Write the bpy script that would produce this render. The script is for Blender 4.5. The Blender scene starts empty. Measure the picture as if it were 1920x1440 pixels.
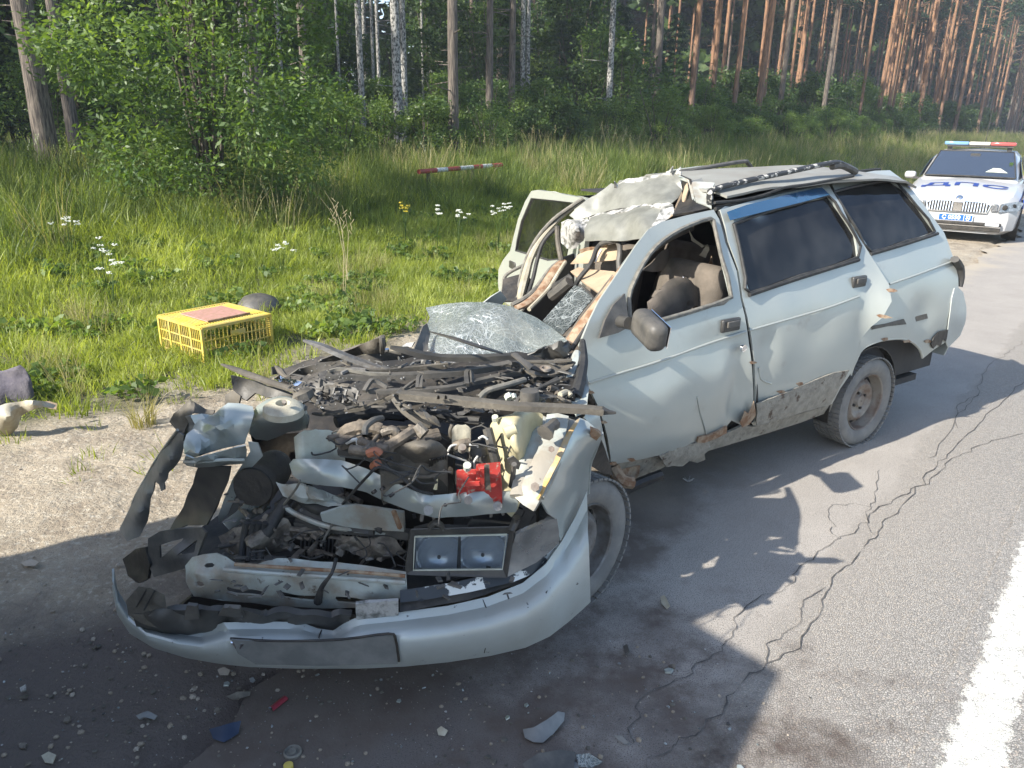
import bpy, bmesh, math, random
import numpy as np
from mathutils import Vector, Matrix, noise
from mathutils.geometry import delaunay_2d_cdt
R = math.radians
random.seed(7); rng = np.random.default_rng(7)
scene = bpy.context.scene
# ---------------------------------------------------------------- camera
FPX, CX, CY, CAMH = 1442.0, 960.0, 720.0, 1.8
TILT, ROLL = R(18.8), R(1.0)
FW = np.array([0, math.cos(TILT), -math.sin(TILT)])
_r = np.array([1.0, 0, 0]); _u = np.array([0, math.sin(TILT), math.cos(TILT)])
RT = math.cos(ROLL)*_r + math.sin(ROLL)*_u
UP = -math.sin(ROLL)*_r + math.cos(ROLL)*_u
CAM = np.array([0, 0, CAMH])
cd = bpy.data.cameras.new('camera'); cam = bpy.data.objects.new('camera', cd)
scene.collection.objects.link(cam); scene.camera = cam
m = Matrix(((RT[0], UP[0], -FW[0], 0), (RT[1], UP[1], -FW[1], 0), (RT[2], UP[2], -FW[2], CAMH), (0, 0, 0, 1)))
cam.matrix_world = m
cd.sensor_width = 36; cd.lens = FPX/1920*36; cd.clip_start = 0.05; cd.clip_end = 3000
# ---------------------------------------------------------------- light
SUN_AZ, SUN_EL = 236.5, 35.0
world = bpy.data.worlds.new('World'); scene.world = world; world.use_nodes = True
wn = world.node_tree; wn.nodes.clear()
sky = wn.nodes.new('ShaderNodeTexSky'); sky.sky_type = 'NISHITA'; sky.sun_disc = False
sky.sun_elevation = R(SUN_EL); sky.sun_rotation = R(SUN_AZ)
bg = wn.nodes.new('ShaderNodeBackground'); bg.inputs[1].default_value = 0.15
wo = wn.nodes.new('ShaderNodeOutputWorld')
wn.links.new(sky.outputs[0], bg.inputs[0]); wn.links.new(bg.outputs[0], wo.inputs[0])
sl = bpy.data.lights.new('sun', 'SUN'); so = bpy.data.objects.new('sun', sl); scene.collection.objects.link(so)
sl.energy = 5.0; sl.angle = R(0.53); sl.color = (1.0, 0.95, 0.86)
_a = R(SUN_AZ + 180); _e = R(SUN_EL)
SUND = Vector((math.sin(_a)*math.cos(_e), math.cos(_a)*math.cos(_e), -math.sin(_e)))
so.rotation_euler = SUND.to_track_quat('-Z', 'Y').to_euler(); so.location = (0, 0, 30)
scene.view_settings.view_transform = 'Standard'; scene.view_settings.look = 'None'
scene.view_settings.gamma = 1.0; scene.view_settings.exposure = 1.08; scene.view_settings.use_curve_mapping = False
scene.cycles.max_bounces = 6; scene.cycles.transparent_max_bounces = 8; scene.cycles.use_denoising = True
scene.cycles.caustics_reflective = False; scene.cycles.caustics_refractive = False

# ---------------------------------------------------------------- placing: a photo ray met with a real plane
def ray(px, py): return FW + RT*(px-CX)/FPX - UP*(py-CY)/FPX
def G(px, py, z=0.0):
    d = ray(px, py); return CAM + d*((z-CAMH)/d[2])
def D(px, py, y):
    d = ray(px, py); return CAM + d*(y/d[1])
def PL(px, py, p0, n):
    d = ray(px, py); return CAM + d*(np.dot(np.array(p0)-CAM, n)/np.dot(d, n))
def pj(p):
    d = np.asarray(p, float)-CAM; Z = d@FW
    return np.array([CX+FPX*(d@RT)/Z, CY-FPX*(d@UP)/Z, Z])
# road frame: u to the right across the road, v along it
RD = R(39); DR = np.array([math.sin(RD), math.cos(RD)]); NR = np.array([math.cos(RD), -math.sin(RD)])
def UV(u, v): return NR*u + DR*v
# car body frame: s forward from rear axle, w outward (car's left), z up
BO = np.array([2.058, 4.234]); _a = R(235)
BF = np.array([math.sin(_a), math.cos(_a)]); BL = np.array([math.sin(_a-math.pi/2), math.cos(_a-math.pi/2)])
BL3 = np.array([BL[0], BL[1], 0.0]); BF3 = np.array([BF[0], BF[1], 0.0])
def B(s, w, z):
    q = BO + BF*s + BL*w; return np.array([q[0], q[1], z])
def V(px, py, w): return PL(px, py, B(0, w, 0), BL3)
PZ = [0.1, .22, .34, .46, .58, .70, .82, .94, 1.04, 1.2, 1.36, 1.46, 1.56]
PW = [-.10, -.05, .0, .03, .04, .035, .012, -.015, -.05, -.115, -.19, -.26, -.42]
def prof(z): return float(np.interp(z, PZ, PW))
def SW(px, py, dw=0.0):
    """(s, z) where a photo ray meets the car's curved side"""
    d = ray(px, py); lo, hi = 1.0, 14.0
    for _ in range(36):
        k = (lo+hi)/2; p = CAM + d*k
        if (p[:2]-BO)@BL - prof(p[2]) - dw > 0: lo = k
        else: hi = k
    p = CAM + d*lo; return ((p[:2]-BO)@BF, p[2])

# ---------------------------------------------------------------- object helpers
COL = scene.collection
def tagp(o, label=None, cat=None, group=None, kind=None):
    if label: o['label'] = label
    if cat: o['category'] = cat
    if group: o['group'] = group
    if kind: o['kind'] = kind
    return o
def empty(name, loc=(0, 0, 0), rz=0.0, **k):
    o = bpy.data.objects.new(name, None); COL.objects.link(o); o.location = loc; o.rotation_euler = (0, 0, rz)
    o.empty_display_size = 0.1
    return tagp(o, **k)
class MB:
    def __init__(s): s.v = []; s.f = []; s.mi = []; s.cur = 0
    def add(s, vs, fs):
        n = len(s.v); s.v += [tuple(map(float, p)) for p in vs]; s.f += [tuple(i+n for i in f) for f in fs]
        s.mi += [s.cur]*len(fs); return s
    def box(s, c, sz, rot=None, taper=1.0):
        x, y, z = [q/2 for q in sz]
        P = [(-x, -y, -z), (x, -y, -z), (x, y, -z), (-x, y, -z), (-x*taper, -y*taper, z), (x*taper, -y*taper, z), (x*taper, y*taper, z), (-x*taper, y*taper, z)]
        if rot is not None: P = [tuple(rot @ Vector(p)) for p in P]
        P = [tuple(np.array(p)+np.array(c)) for p in P]
        return s.add(P, [(0, 3, 2, 1), (4, 5, 6, 7), (0, 1, 5, 4), (1, 2, 6, 5), (2, 3, 7, 6), (3, 0, 4, 7)])
    def bar(s, a, b, w, h, up=(0, 0, 1)):
        a = Vector(a); b = Vector(b); d = (b-a); L = d.length; d.normalize(); up = Vector(up)
        x = d.cross(up); x = x.normalized() if x.length > 1e-6 else Vector((1, 0, 0)); u = x.cross(d)
        rot = Matrix((x, d, u)).transposed()
        return s.box((a+b)/2, (w, L, h), rot)
    def tube(s, pts, r, n=8, smooth=3, cap=True, sq=None):
        P = smooth_path(pts, smooth) if smooth and len(pts) > 2 else [Vector(p) for p in pts]
        m_ = len(P)
        rr = [r]*m_ if not hasattr(r, '__len__') else list(np.interp(np.linspace(0, 1, m_), np.linspace(0, 1, len(r)), r))
        base = len(s.v); prev = None; vs = []
        for i, p in enumerate(P):
            t = (P[min(i+1, m_-1)]-P[max(i-1, 0)])
            t = t.normalized() if t.length > 1e-9 else Vector((0, 0, 1))
            if prev is None:
                a = t.cross(Vector((0, 0, 1)));
                if a.length < .01: a = t.cross(Vector((1, 0, 0)))
            else: a = prev - t*prev.dot(t)
            a.normalize(); prev = a; b = t.cross(a)
            for k in range(n):
                q = 2*math.pi*(k+.5)/n; ca, cb = math.cos(q), math.sin(q)
                if sq: ca *= sq[0]; cb *= sq[1]
                vs.append(p + a*(ca*rr[i]) + b*(cb*rr[i]))
        fs = [(i*n+k, i*n+(k+1) % n, (i+1)*n+(k+1) % n, (i+1)*n+k) for i in range(m_-1) for k in range(n)]
        if cap: fs += [tuple(range(n))[::-1], tuple((m_-1)*n+k for k in range(n))]
        return s.add(vs, fs)
    def lathe(s, prof_, origin, axis, n=32, close=False, cap=True):
        """prof_ = [(r, h)]; h along axis"""
        o = Vector(origin); ax = Vector(axis).normalized()
        a = ax.cross(Vector((0, 0, 1)))
        if a.length < .01: a = Vector((1, 0, 0))
        a.normalize(); b = ax.cross(a)
        vs = []
        for r, h in prof_:
            for k in range(n):
                q = 2*math.pi*k/n; vs.append(o + ax*h + a*(r*math.cos(q)) + b*(r*math.sin(q)))
        m_ = len(prof_); rows = m_ if close else m_-1
        fs = [(i*n+k, i*n+(k+1) % n, ((i+1) % m_)*n+(k+1) % n, ((i+1) % m_)*n+k) for i in range(rows) for k in range(n)]
        if not close and cap:
            if prof_[0][0] > 1e-4: fs.append(tuple(range(n))[::-1])
            if prof_[-1][0] > 1e-4: fs.append(tuple((m_-1)*n+k for k in range(n)))
        return s.add(vs, fs)
    def build(s, name, mat, parent=None, smooth=True, bevel=0, solid=0, ang=40, sub=0, **k):
        me = bpy.data.meshes.new(name); me.from_pydata(s.v, [], s.f); me.update()
        mats = mat if isinstance(mat, (list, tuple)) else [mat]
        for q in mats: me.materials.append(q)
        if len(mats) > 1: me.polygons.foreach_set('material_index', s.mi)
        o = bpy.data.objects.new(name, me); COL.objects.link(o)
        bm = bmesh.new(); bm.from_mesh(me); bmesh.ops.recalc_face_normals(bm, faces=bm.faces); bm.to_mesh(me); bm.free()
        if smooth:
            me.polygons.foreach_set('use_smooth', [True]*len(me.polygons)); me.set_sharp_from_angle(angle=R(ang))
        if bevel:
            md = o.modifiers.new('b', 'BEVEL'); md.width = bevel; md.segments = 2; md.limit_method = 'ANGLE'; md.angle_limit = R(35)
        if solid:
            md = o.modifiers.new('s', 'SOLIDIFY'); md.thickness = abs(solid); md.offset = 0
            e = o.modifiers.new('e', 'EDGE_SPLIT'); e.split_angle = R(45)
        if sub:
            md = o.modifiers.new('u', 'SUBSURF'); md.levels = sub; md.render_levels = sub
        if parent: attach(o, parent)
        return tagp(o, **k)
def wmat(o):
    M = Matrix.LocRotScale(o.location, o.rotation_euler, o.scale)
    return wmat(o.parent) @ o.matrix_parent_inverse @ M if o.parent else M
def attach(o, parent):
    """o was built in world coordinates unless its parent is a local builder (flag)"""
    o.parent = parent
    if not parent.get('_local'): o.matrix_parent_inverse = wmat(parent).inverted()
def smooth_path(pts, n):
    P = [Vector(p) for p in pts]; out = []
    for i in range(len(P)-1):
        p0 = P[max(i-1, 0)]; p1 = P[i]; p2 = P[i+1]; p3 = P[min(i+2, len(P)-1)]
        for k in range(n):
            t = k/n
            out.append(0.5*((2*p1) + (p2-p0)*t + (2*p0-5*p1+4*p2-p3)*t*t + (3*p1-p0-3*p2+p3)*t**3))
    out.append(P[-1]); return out
def pip(x, y, poly):
    c = False; n = len(poly); j = n-1
    for i in range(n):
        xi, yi = poly[i]; xj, yj = poly[j]
        if (yi > y) != (yj > y) and x < (xj-xi)*(y-yi)/(yj-yi)+xi: c = not c
        j = i
    return c
def cdt(outline, holes=(), sp=None, extra=()):
    """triangles inside a 2-D outline; boundary split at spacing sp, grid points inside"""
    loops = [outline]+list(holes); V2 = []; E = []
    xs = [p[0] for p in outline]; ys = [p[1] for p in outline]
    if sp is None: sp = max(max(xs)-min(xs), max(ys)-min(ys))/10
    nb = 0
    for L in loops:
        st = len(V2)
        for i in range(len(L)):
            a = L[i]; b = L[(i+1) % len(L)]; n = max(1, int(math.hypot(a[0]-b[0], a[1]-b[1])/sp))
            for k in range(n): V2.append((a[0]+(b[0]-a[0])*k/n, a[1]+(b[1]-a[1])*k/n))
        E += [(i, i+1) for i in range(st, len(V2)-1)] + [(len(V2)-1, st)]
    bd = np.array(V2)
    g = []
    x = min(xs)+sp*.5; row = 0
    while x < max(xs):
        y = min(ys)+sp*(.5 if row % 2 else .25)
        while y < max(ys):
            qx, qy = x, y
            if pip(qx, qy, outline) and not any(pip(qx, qy, h) for h in holes) and np.min(np.hypot(bd[:, 0]-qx, bd[:, 1]-qy)) > sp*.4:
                g.append((qx, qy))
            y += sp
        x += sp; row += 1
    allv = [Vector(p) for p in V2+list(extra)+g]
    vs, es, fs, *_ = delaunay_2d_cdt(allv, E, [], 0, 1e-7)
    out = []
    for f in fs:
        cx = sum(vs[i][0] for i in f)/len(f); cy = sum(vs[i][1] for i in f)/len(f)
        if pip(cx, cy, outline) and not any(pip(cx, cy, h) for h in holes): out.append(tuple(f))
    return [(v[0], v[1]) for v in vs], out
def side_panel(name, px, mat, parent, holes=(), dw=0.0, sp=.06, disp=None, th=.012, **k):
    """car-side sheet: outline given where the photo shows it, laid on the curved body side"""
    ol = [SW(x, y, dw) for x, y in px]; hs = [[SW(x, y, dw) for x, y in h] for h in holes]
    vs, fs = cdt(ol, hs, sp)
    P = []
    for s_, z in vs:
        w = prof(z)+dw
        if disp: w += disp(s_, z)
        P.append(B(s_, w, z))
    mb = MB(); mb.add(P, fs); o = mb.build(name, mat, parent, ang=60, **k)
    md = o.modifiers.new('s', 'SOLIDIFY'); md.thickness = th; md.offset = -1 if flip_out(o) else 1
    crisp(o); return o
def crisp(o, ang=45):
    e = o.modifiers.new('e', 'EDGE_SPLIT'); e.split_angle = R(ang)
def flip_out(o):
    """make side sheet's normals point out to the car's left; solidify then goes inward"""
    me = o.data; s = sum(p.normal.dot(Vector(BL3))*p.area for p in me.polygons)
    if s < 0: me.flip_normals()
    return True
def sheet(name, pts, mat, parent, holes=(), extra=(), sp=None, amp=0.0, freq=8.0, th=.004, bulge=0.0, drop=0.0, smooth=True, ang=35, off=0, **k):
    """free sheet through 3-D points (triangulated as seen, smooth depth between them).
    bulge lifts the middle towards the viewer's side/up; drop extrudes the rim downwards to a closed body"""
    A = [pj(p) for p in pts]; X = [pj(p) for p in extra]; H = [[pj(p) for p in h] for h in holes]
    C = np.array(A+X+[q for h in H for q in h]); q = 1/C[:, 2]; c0 = C[:, :2].mean(0); sc_ = np.ptp(C[:, :2], axis=0).max()
    Cn = (C[:, :2]-c0)/sc_; nC = len(C)
    def tk(r2): return .5*r2*np.log(r2+1e-9)
    K = tk(((Cn[:, None]-Cn[None])**2).sum(-1))+np.eye(nC)*2e-3; Pm = np.c_[np.ones(nC), Cn]
    sol = np.linalg.solve(np.block([[K, Pm], [Pm.T, np.zeros((3, 3))]])+np.eye(nC+3)*1e-10, np.r_[q, 0, 0, 0])
    ol = [(a[0], a[1]) for a in A]
    vs, fs = cdt(ol, [[(a[0], a[1]) for a in h] for h in H], sp, [(a[0], a[1]) for a in X])
    bd = []
    for i in range(len(ol)):
        a = np.array(ol[i]); b = np.array(ol[(i+1) % len(ol)])
        for t in np.linspace(0, 1, 8, endpoint=False): bd.append(a+(b-a)*t)
    bd = np.array(bd); P = []; dm = []
    for x, y in vs:
        xn = (np.array([x, y])-c0)/sc_; Z = 1/(np.dot(sol[:nC], tk(((Cn-xn)**2).sum(1)))+sol[nC]+sol[nC+1:]@xn)
        d = ray(x, y); P.append(CAM+d*Z); dm.append(np.sqrt(np.min((bd[:, 0]-x)**2+(bd[:, 1]-y)**2)))
    mx = max(dm) or 1
    out = []
    for p, dd in zip(P, dm):
        p = p.copy()
        if bulge:
            t = min(1, dd/mx); p[2] += bulge*math.sqrt(max(0, 1-(1-t)**2))
        if amp:
            n = noise.noise_vector(Vector(p)*freq)
            p += np.array(n)*amp*(0.35+.65*min(1, dd/mx*2))
        out.append(p)
    mb = MB(); mb.add(out, fs)
    if drop:
        # boundary edges -> skirt
        cnt = {}
        for f in fs:
            for i in range(len(f)):
                e = (f[i], f[(i+1) % len(f)]); ke = tuple(sorted(e)); cnt.setdefault(ke, []).append(e)
        be = [v[0] for v in cnt.values() if len(v) == 1]; low = {}
        for a, b in be:
            for i in (a, b):
                if i not in low: low[i] = len(mb.v); mb.v.append((out[i][0], out[i][1], out[i][2]-drop))
            mb.f.append((a, b, low[b], low[a])); mb.mi.append(0)
        th = 0
    o = mb.build(name, mat, parent, smooth=smooth, ang=ang, **k)
    if th:
        md = o.modifiers.new('s', 'SOLIDIFY'); md.thickness = th; md.offset = off
        crisp(o, ang)
    return o
def copy_tree(o, parent=None, lib=None):
    c = o.copy(); COL.objects.link(c)
    if parent: c.parent = parent
    for ch in list(o.children): copy_tree(ch, c)
    return c

# ---------------------------------------------------------------- materials
def hexc(r, g, b): return (r, g, b, 1)
def mat(name, col, rough=.6, metal=0.0, col2=None, nscale=8.0, nmix=(.4, .65), bump=0.0, bscale=60.0, coat=0.0, spec=.5, detail=5, dirt=None, coords='Object', col3=None, n3=3.0, t3=(.55, .6), trans=0.0, alpha=1.0):
    m = bpy.data.materials.new(name); m.use_nodes = True; nt = m.node_tree; N = nt.nodes; L = nt.links
    p = N['Principled BSDF']; p.inputs['Roughness'].default_value = rough; p.inputs['Metallic'].default_value = metal
    p.inputs['Coat Weight'].default_value = coat; p.inputs['Specular IOR Level'].default_value = spec
    p.inputs['Transmission Weight'].default_value = trans; p.inputs['Alpha'].default_value = alpha
    p.inputs['Base Color'].default_value = (*col, 1)
    tc = N.new('ShaderNodeNewGeometry').outputs['Position'] if coords == 'World' else N.new('ShaderNodeTexCoord').outputs['Object']
    cur = None
    def mixc(fac, a, b):
        x = N.new('ShaderNodeMix'); x.data_type = 'RGBA'; L.new(fac, x.inputs[0])
        for v, i in ((a, 6), (b, 7)):
            if isinstance(v, tuple): x.inputs[i].default_value = (*v[:3], 1)
            else: L.new(v, x.inputs[i])
        return x.outputs[2]
    def nz(scale, det=detail, lo=.4, hi=.65, rough_=.6):
        n = N.new('ShaderNodeTexNoise'); n.inputs['Scale'].default_value = scale; n.inputs['Detail'].default_value = det; n.inputs['Roughness'].default_value = rough_
        L.new(tc, n.inputs['Vector'])
        r = N.new('ShaderNodeMapRange'); r.inputs[1].default_value = lo; r.inputs[2].default_value = hi; L.new(n.outputs[0], r.inputs[0]); return r.outputs[0]
    c = tuple(col)
    if col2: c = mixc(nz(nscale, detail, *nmix), c, tuple(col2))
    if col3: c = mixc(nz(n3, 8, *t3, rough_=.7), c, tuple(col3))
    if dirt:   # mud thrown up from the road: (colour, z_low, z_high)
        dc, z0, z1 = dirt
        g = N.new('ShaderNodeNewGeometry'); sx = N.new('ShaderNodeSeparateXYZ'); L.new(g.outputs['Position'], sx.inputs[0])
        mr = N.new('ShaderNodeMapRange'); mr.inputs[1].default_value = z1; mr.inputs[2].default_value = z0; L.new(sx.outputs[2], mr.inputs[0])
        ml = N.new('ShaderNodeMath'); ml.operation = 'MULTIPLY'; L.new(mr.outputs[0], ml.inputs[0])
        ad = N.new('ShaderNodeMath'); ad.operation = 'ADD'; ad.inputs[1].default_value = .35; L.new(nz(14, 8, .35, .65), ad.inputs[0]); L.new(ad.outputs[0], ml.inputs[1])
        cl = N.new('ShaderNodeClamp'); L.new(ml.outputs[0], cl.inputs[0])
        c = mixc(cl.outputs[0], c, tuple(dc))
    if not isinstance(c, tuple): L.new(c, p.inputs['Base Color'])
    if bump:
        n = N.new('ShaderNodeTexNoise'); n.inputs['Scale'].default_value = bscale; n.inputs['Detail'].default_value = 6; L.new(tc, n.inputs['Vector'])
        b = N.new('ShaderNodeBump'); b.inputs['Strength'].default_value = min(1, bump); b.inputs['Distance'].default_value = .01*max(1, bump); L.new(n.outputs[0], b.inputs['Height']); L.new(b.outputs[0], p.inputs['Normal'])
    return m
M = {}
DUST = (.30, .25, .19)
M['paint'] = mat('car_paint', (.375, .395, .36), .36, .2, col2=(.41, .42, .375), nscale=3, coat=.35, col3=(.31, .29, .25), n3=5, t3=(.60, .80), dirt=((.30, .265, .21), .18, .46), coords='World')
M['paint_clean'] = mat('silver_paint', (.33, .365, .345), .32, .35, col2=(.38, .40, .375), nscale=5, coat=.4, col3=(.16, .15, .13), n3=30, t3=(.68, .72), coords='World')
M['paint_bumper'] = mat('bumper_paint', (.37, .385, .36), .40, .2, col2=(.42, .45, .43), nscale=4, coat=.2, col3=(.10, .10, .095), n3=22, t3=(.66, .675), coords='World')
M['paint_dirty'] = mat('dirty_inner_metal', (.38, .41, .38), .5, .15, col2=(.30, .27, .22), nscale=9, nmix=(.42, .6), col3=(.12, .085, .06), n3=16, t3=(.62, .68), coords='World', bump=.15, bscale=40)
M['primer'] = mat('bent_roof_metal', (.235, .235, .205), .42, .15, col2=(.16, .16, .14), nscale=9, nmix=(.4, .62), col3=(.10, .09, .075), n3=9, t3=(.66, .74), coords='World', bump=.12, bscale=25)
M['primer_white'] = mat('scraped_white_metal', (.40, .39, .37), .6, 0, col2=(.13, .13, .115), nscale=30, nmix=(.45, .62), coords='World', bump=.5, bscale=70)
M['cream'] = mat('cream_trim', (.42, .39, .30), .6, 0, col2=(.30, .26, .19), nscale=14, coords='World', bump=.2)
M['beige'] = mat('beige_headliner', (.40, .30, .20), .9, 0, col2=(.30, .225, .15), nscale=8, coords='World', bump=.3, bscale=120)
M['rust'] = mat('rusty_metal', (.20, .105, .055), .85, 0, col2=(.33, .25, .17), nscale=25, nmix=(.4, .6), coords='World', bump=.4, bscale=70)
M['rustband'] = mat('rust_edge', (.50, .30, .10), .8, 0, col2=(.40, .36, .28), nscale=18, coords='World', bump=.3)
M['plastic'] = mat('black_plastic', (.035, .034, .033), .45, 0, col2=(.075, .07, .06), nscale=12, nmix=(.35, .7), coords='World')
M['plastic_dusty'] = mat('dusty_grey_plastic', (.055, .053, .049), .55, 0, col2=(.115, .105, .09), nscale=14, nmix=(.35, .65), coords='World', bump=.15, bscale=80)
M['plastic_dirty'] = mat('dirty_brown_plastic', (.115, .10, .078), .7, 0, col2=(.055, .05, .042), nscale=18, nmix=(.4, .65), col3=(.20, .175, .135), n3=9, t3=(.52, .7), coords='World', bump=.2, bscale=80)
M['rubber'] = mat('black_rubber', (.022, .022, .022), .7, 0, col2=(.05, .047, .042), nscale=20, coords='World')
M['rubber_grey'] = mat('weathered_rubber', (.12, .115, .10), .8, 0, col2=(.19, .175, .145), nscale=30, nmix=(.4, .6), coords='World', bump=.2)
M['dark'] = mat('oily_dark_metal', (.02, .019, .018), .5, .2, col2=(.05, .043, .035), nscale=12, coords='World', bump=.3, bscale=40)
M['engine'] = mat('dirty_engine_alloy', (.22, .19, .15), .6, .3, col2=(.09, .075, .06), nscale=22, coords='World', bump=.5, bscale=60)
M['engine_brown'] = mat('brown_engine_parts', (.19, .155, .115), .75, .1, col2=(.07, .06, .05), nscale=22, coords='World', bump=.5, bscale=60)
M['red'] = mat('red_battery', (.50, .045, .035), .5, 0, col2=(.38, .045, .035), nscale=20, col3=(.38, .26, .20), n3=70, t3=(.55, .62), coords='World')
M['cream_plastic'] = mat('yellowed_reservoir', (.56, .51, .32), .4, 0, col2=(.46, .40, .25), nscale=10, nmix=(.4, .7), col3=(.36, .31, .22), n3=18, t3=(.62, .75), coords='World')
M['white_plastic'] = mat('milky_tank', (.52, .55, .47), .4, 0, col2=(.4, .4, .33), nscale=10, coords='World')
M['chrome'] = mat('chrome', (.85, .86, .88), .08, 1.0)
M['reflector'] = mat('headlamp_reflector', (.78, .82, .88), .22, .3)
M['steel'] = mat('wheel_steel', (.26, .235, .20), .6, .15, col2=(.16, .11, .08), nscale=12, nmix=(.4, .65), coords='Object', bump=.3, bscale=60)
M['steel_grey'] = mat('grey_wheel_steel', (.24, .235, .225), .55, .3, col2=(.14, .12, .10), nscale=14, bump=.3, bscale=60)
M['tyre'] = mat('dusty_tyre', (.165, .16, .15), .9, 0, col2=(.225, .215, .195), nscale=9, bump=.2, bscale=90)
M['tyre_dark'] = mat('dark_tyre', (.035, .034, .033), .85, 0, col2=(.075, .07, .062), nscale=9, bump=.2, bscale=90)
M['seat'] = mat('seat_fabric', (.15, .125, .10), .95, 0, col2=(.10, .085, .068), nscale=10, bump=.4, bscale=200)
M['interior'] = mat('dark_interior', (.022, .022, .024), .8, 0, col2=(.04, .038, .036), nscale=6)
M['visor'] = mat('blue_window_visor', (.02, .075, .15), .22, 0, coat=.8, spec=.8)
M['mudcrust'] = mat('cracked_underseal', (.31, .285, .235), .9, 0, col2=(.22, .20, .165), nscale=25, col3=(.10, .07, .05), n3=14, t3=(.58, .64), coords='World', bump=1.0, bscale=60)
M['orange'] = mat('orange_plastic', (.34, .12, .06), .6, 0, coords='World')
M['cable'] = mat('white_cable', (.55, .54, .5), .5)
M['scratch'] = mat('chipped_white_black_strip', (.02, .024, .03), .4, 0, col2=(.62, .64, .62), nscale=9, nmix=(.53, .55), detail=10, coords='World')
M['worn_rail'] = mat('flaking_black_rail', (.03, .03, .03), .5, 0, col2=(.45, .43, .38), nscale=28, nmix=(.54, .57), detail=8, coords='World')
def glass_mat(name, tint, rough=.02, mixf=.25, gl=(.9, .95, 1.0), dust=0.0):
    """thin pane: see-through tinted + mirror"""
    m = bpy.data.materials.new(name); m.use_nodes = True; nt = m.node_tree; N = nt.nodes; L = nt.links; N.clear()
    out = N.new('ShaderNodeOutputMaterial'); tr = N.new('ShaderNodeBsdfTransparent'); tr.inputs[0].default_value = (*tint, 1)
    g = N.new('ShaderNodeBsdfGlossy'); g.inputs['Roughness'].default_value = rough; g.inputs['Color'].default_value = (*gl, 1)
    fr = N.new('ShaderNodeFresnel'); fr.inputs[0].default_value = 1.5
    ad = N.new('ShaderNodeMath'); ad.operation = 'ADD'; ad.inputs[1].default_value = mixf*.3; L.new(fr.outputs[0], ad.inputs[0])
    mx = N.new('ShaderNodeMixShader'); L.new(ad.outputs[0], mx.inputs[0]); L.new(tr.outputs[0], mx.inputs[1]); L.new(g.outputs[0], mx.inputs[2])
    last = mx.outputs[0]
    if dust:
        d = N.new('ShaderNodeBsdfDiffuse'); d.inputs[0].default_value = (.36, .35, .33, 1)
        n = N.new('ShaderNodeTexNoise'); n.inputs['Scale'].default_value = 7; n.inputs['Detail'].default_value = 8
        gp = N.new('ShaderNodeNewGeometry'); L.new(gp.outputs['Position'], n.inputs['Vector'])
        mr = N.new('ShaderNodeMapRange'); mr.inputs[1].default_value = .35; mr.inputs[2].default_value = .75; mr.inputs[3].default_value = dust*.4; mr.inputs[4].default_value = dust*1.6; L.new(n.outputs[0], mr.inputs[0])
        m2 = N.new('ShaderNodeMixShader'); L.new(mr.outputs[0], m2.inputs[0]); L.new(last, m2.inputs[1]); L.new(d.outputs[0], m2.inputs[2]); last = m2.outputs[0]
    L.new(last, out.inputs[0]); return m
M['glass_dark'] = glass_mat('dark_side_glass', (.12, .125, .135), .05, .05, gl=(.42, .43, .46), dust=.07)
M['glass_clear'] = glass_mat('clear_glass', (.35, .42, .4), .02, .2, dust=.03)
M['lens'] = glass_mat('lamp_lens', (.85, .88, .9), .04, .15)
M['lens_grey'] = glass_mat('turn_lens', (.7, .7, .7), .22, .6, dust=.6)
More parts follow.
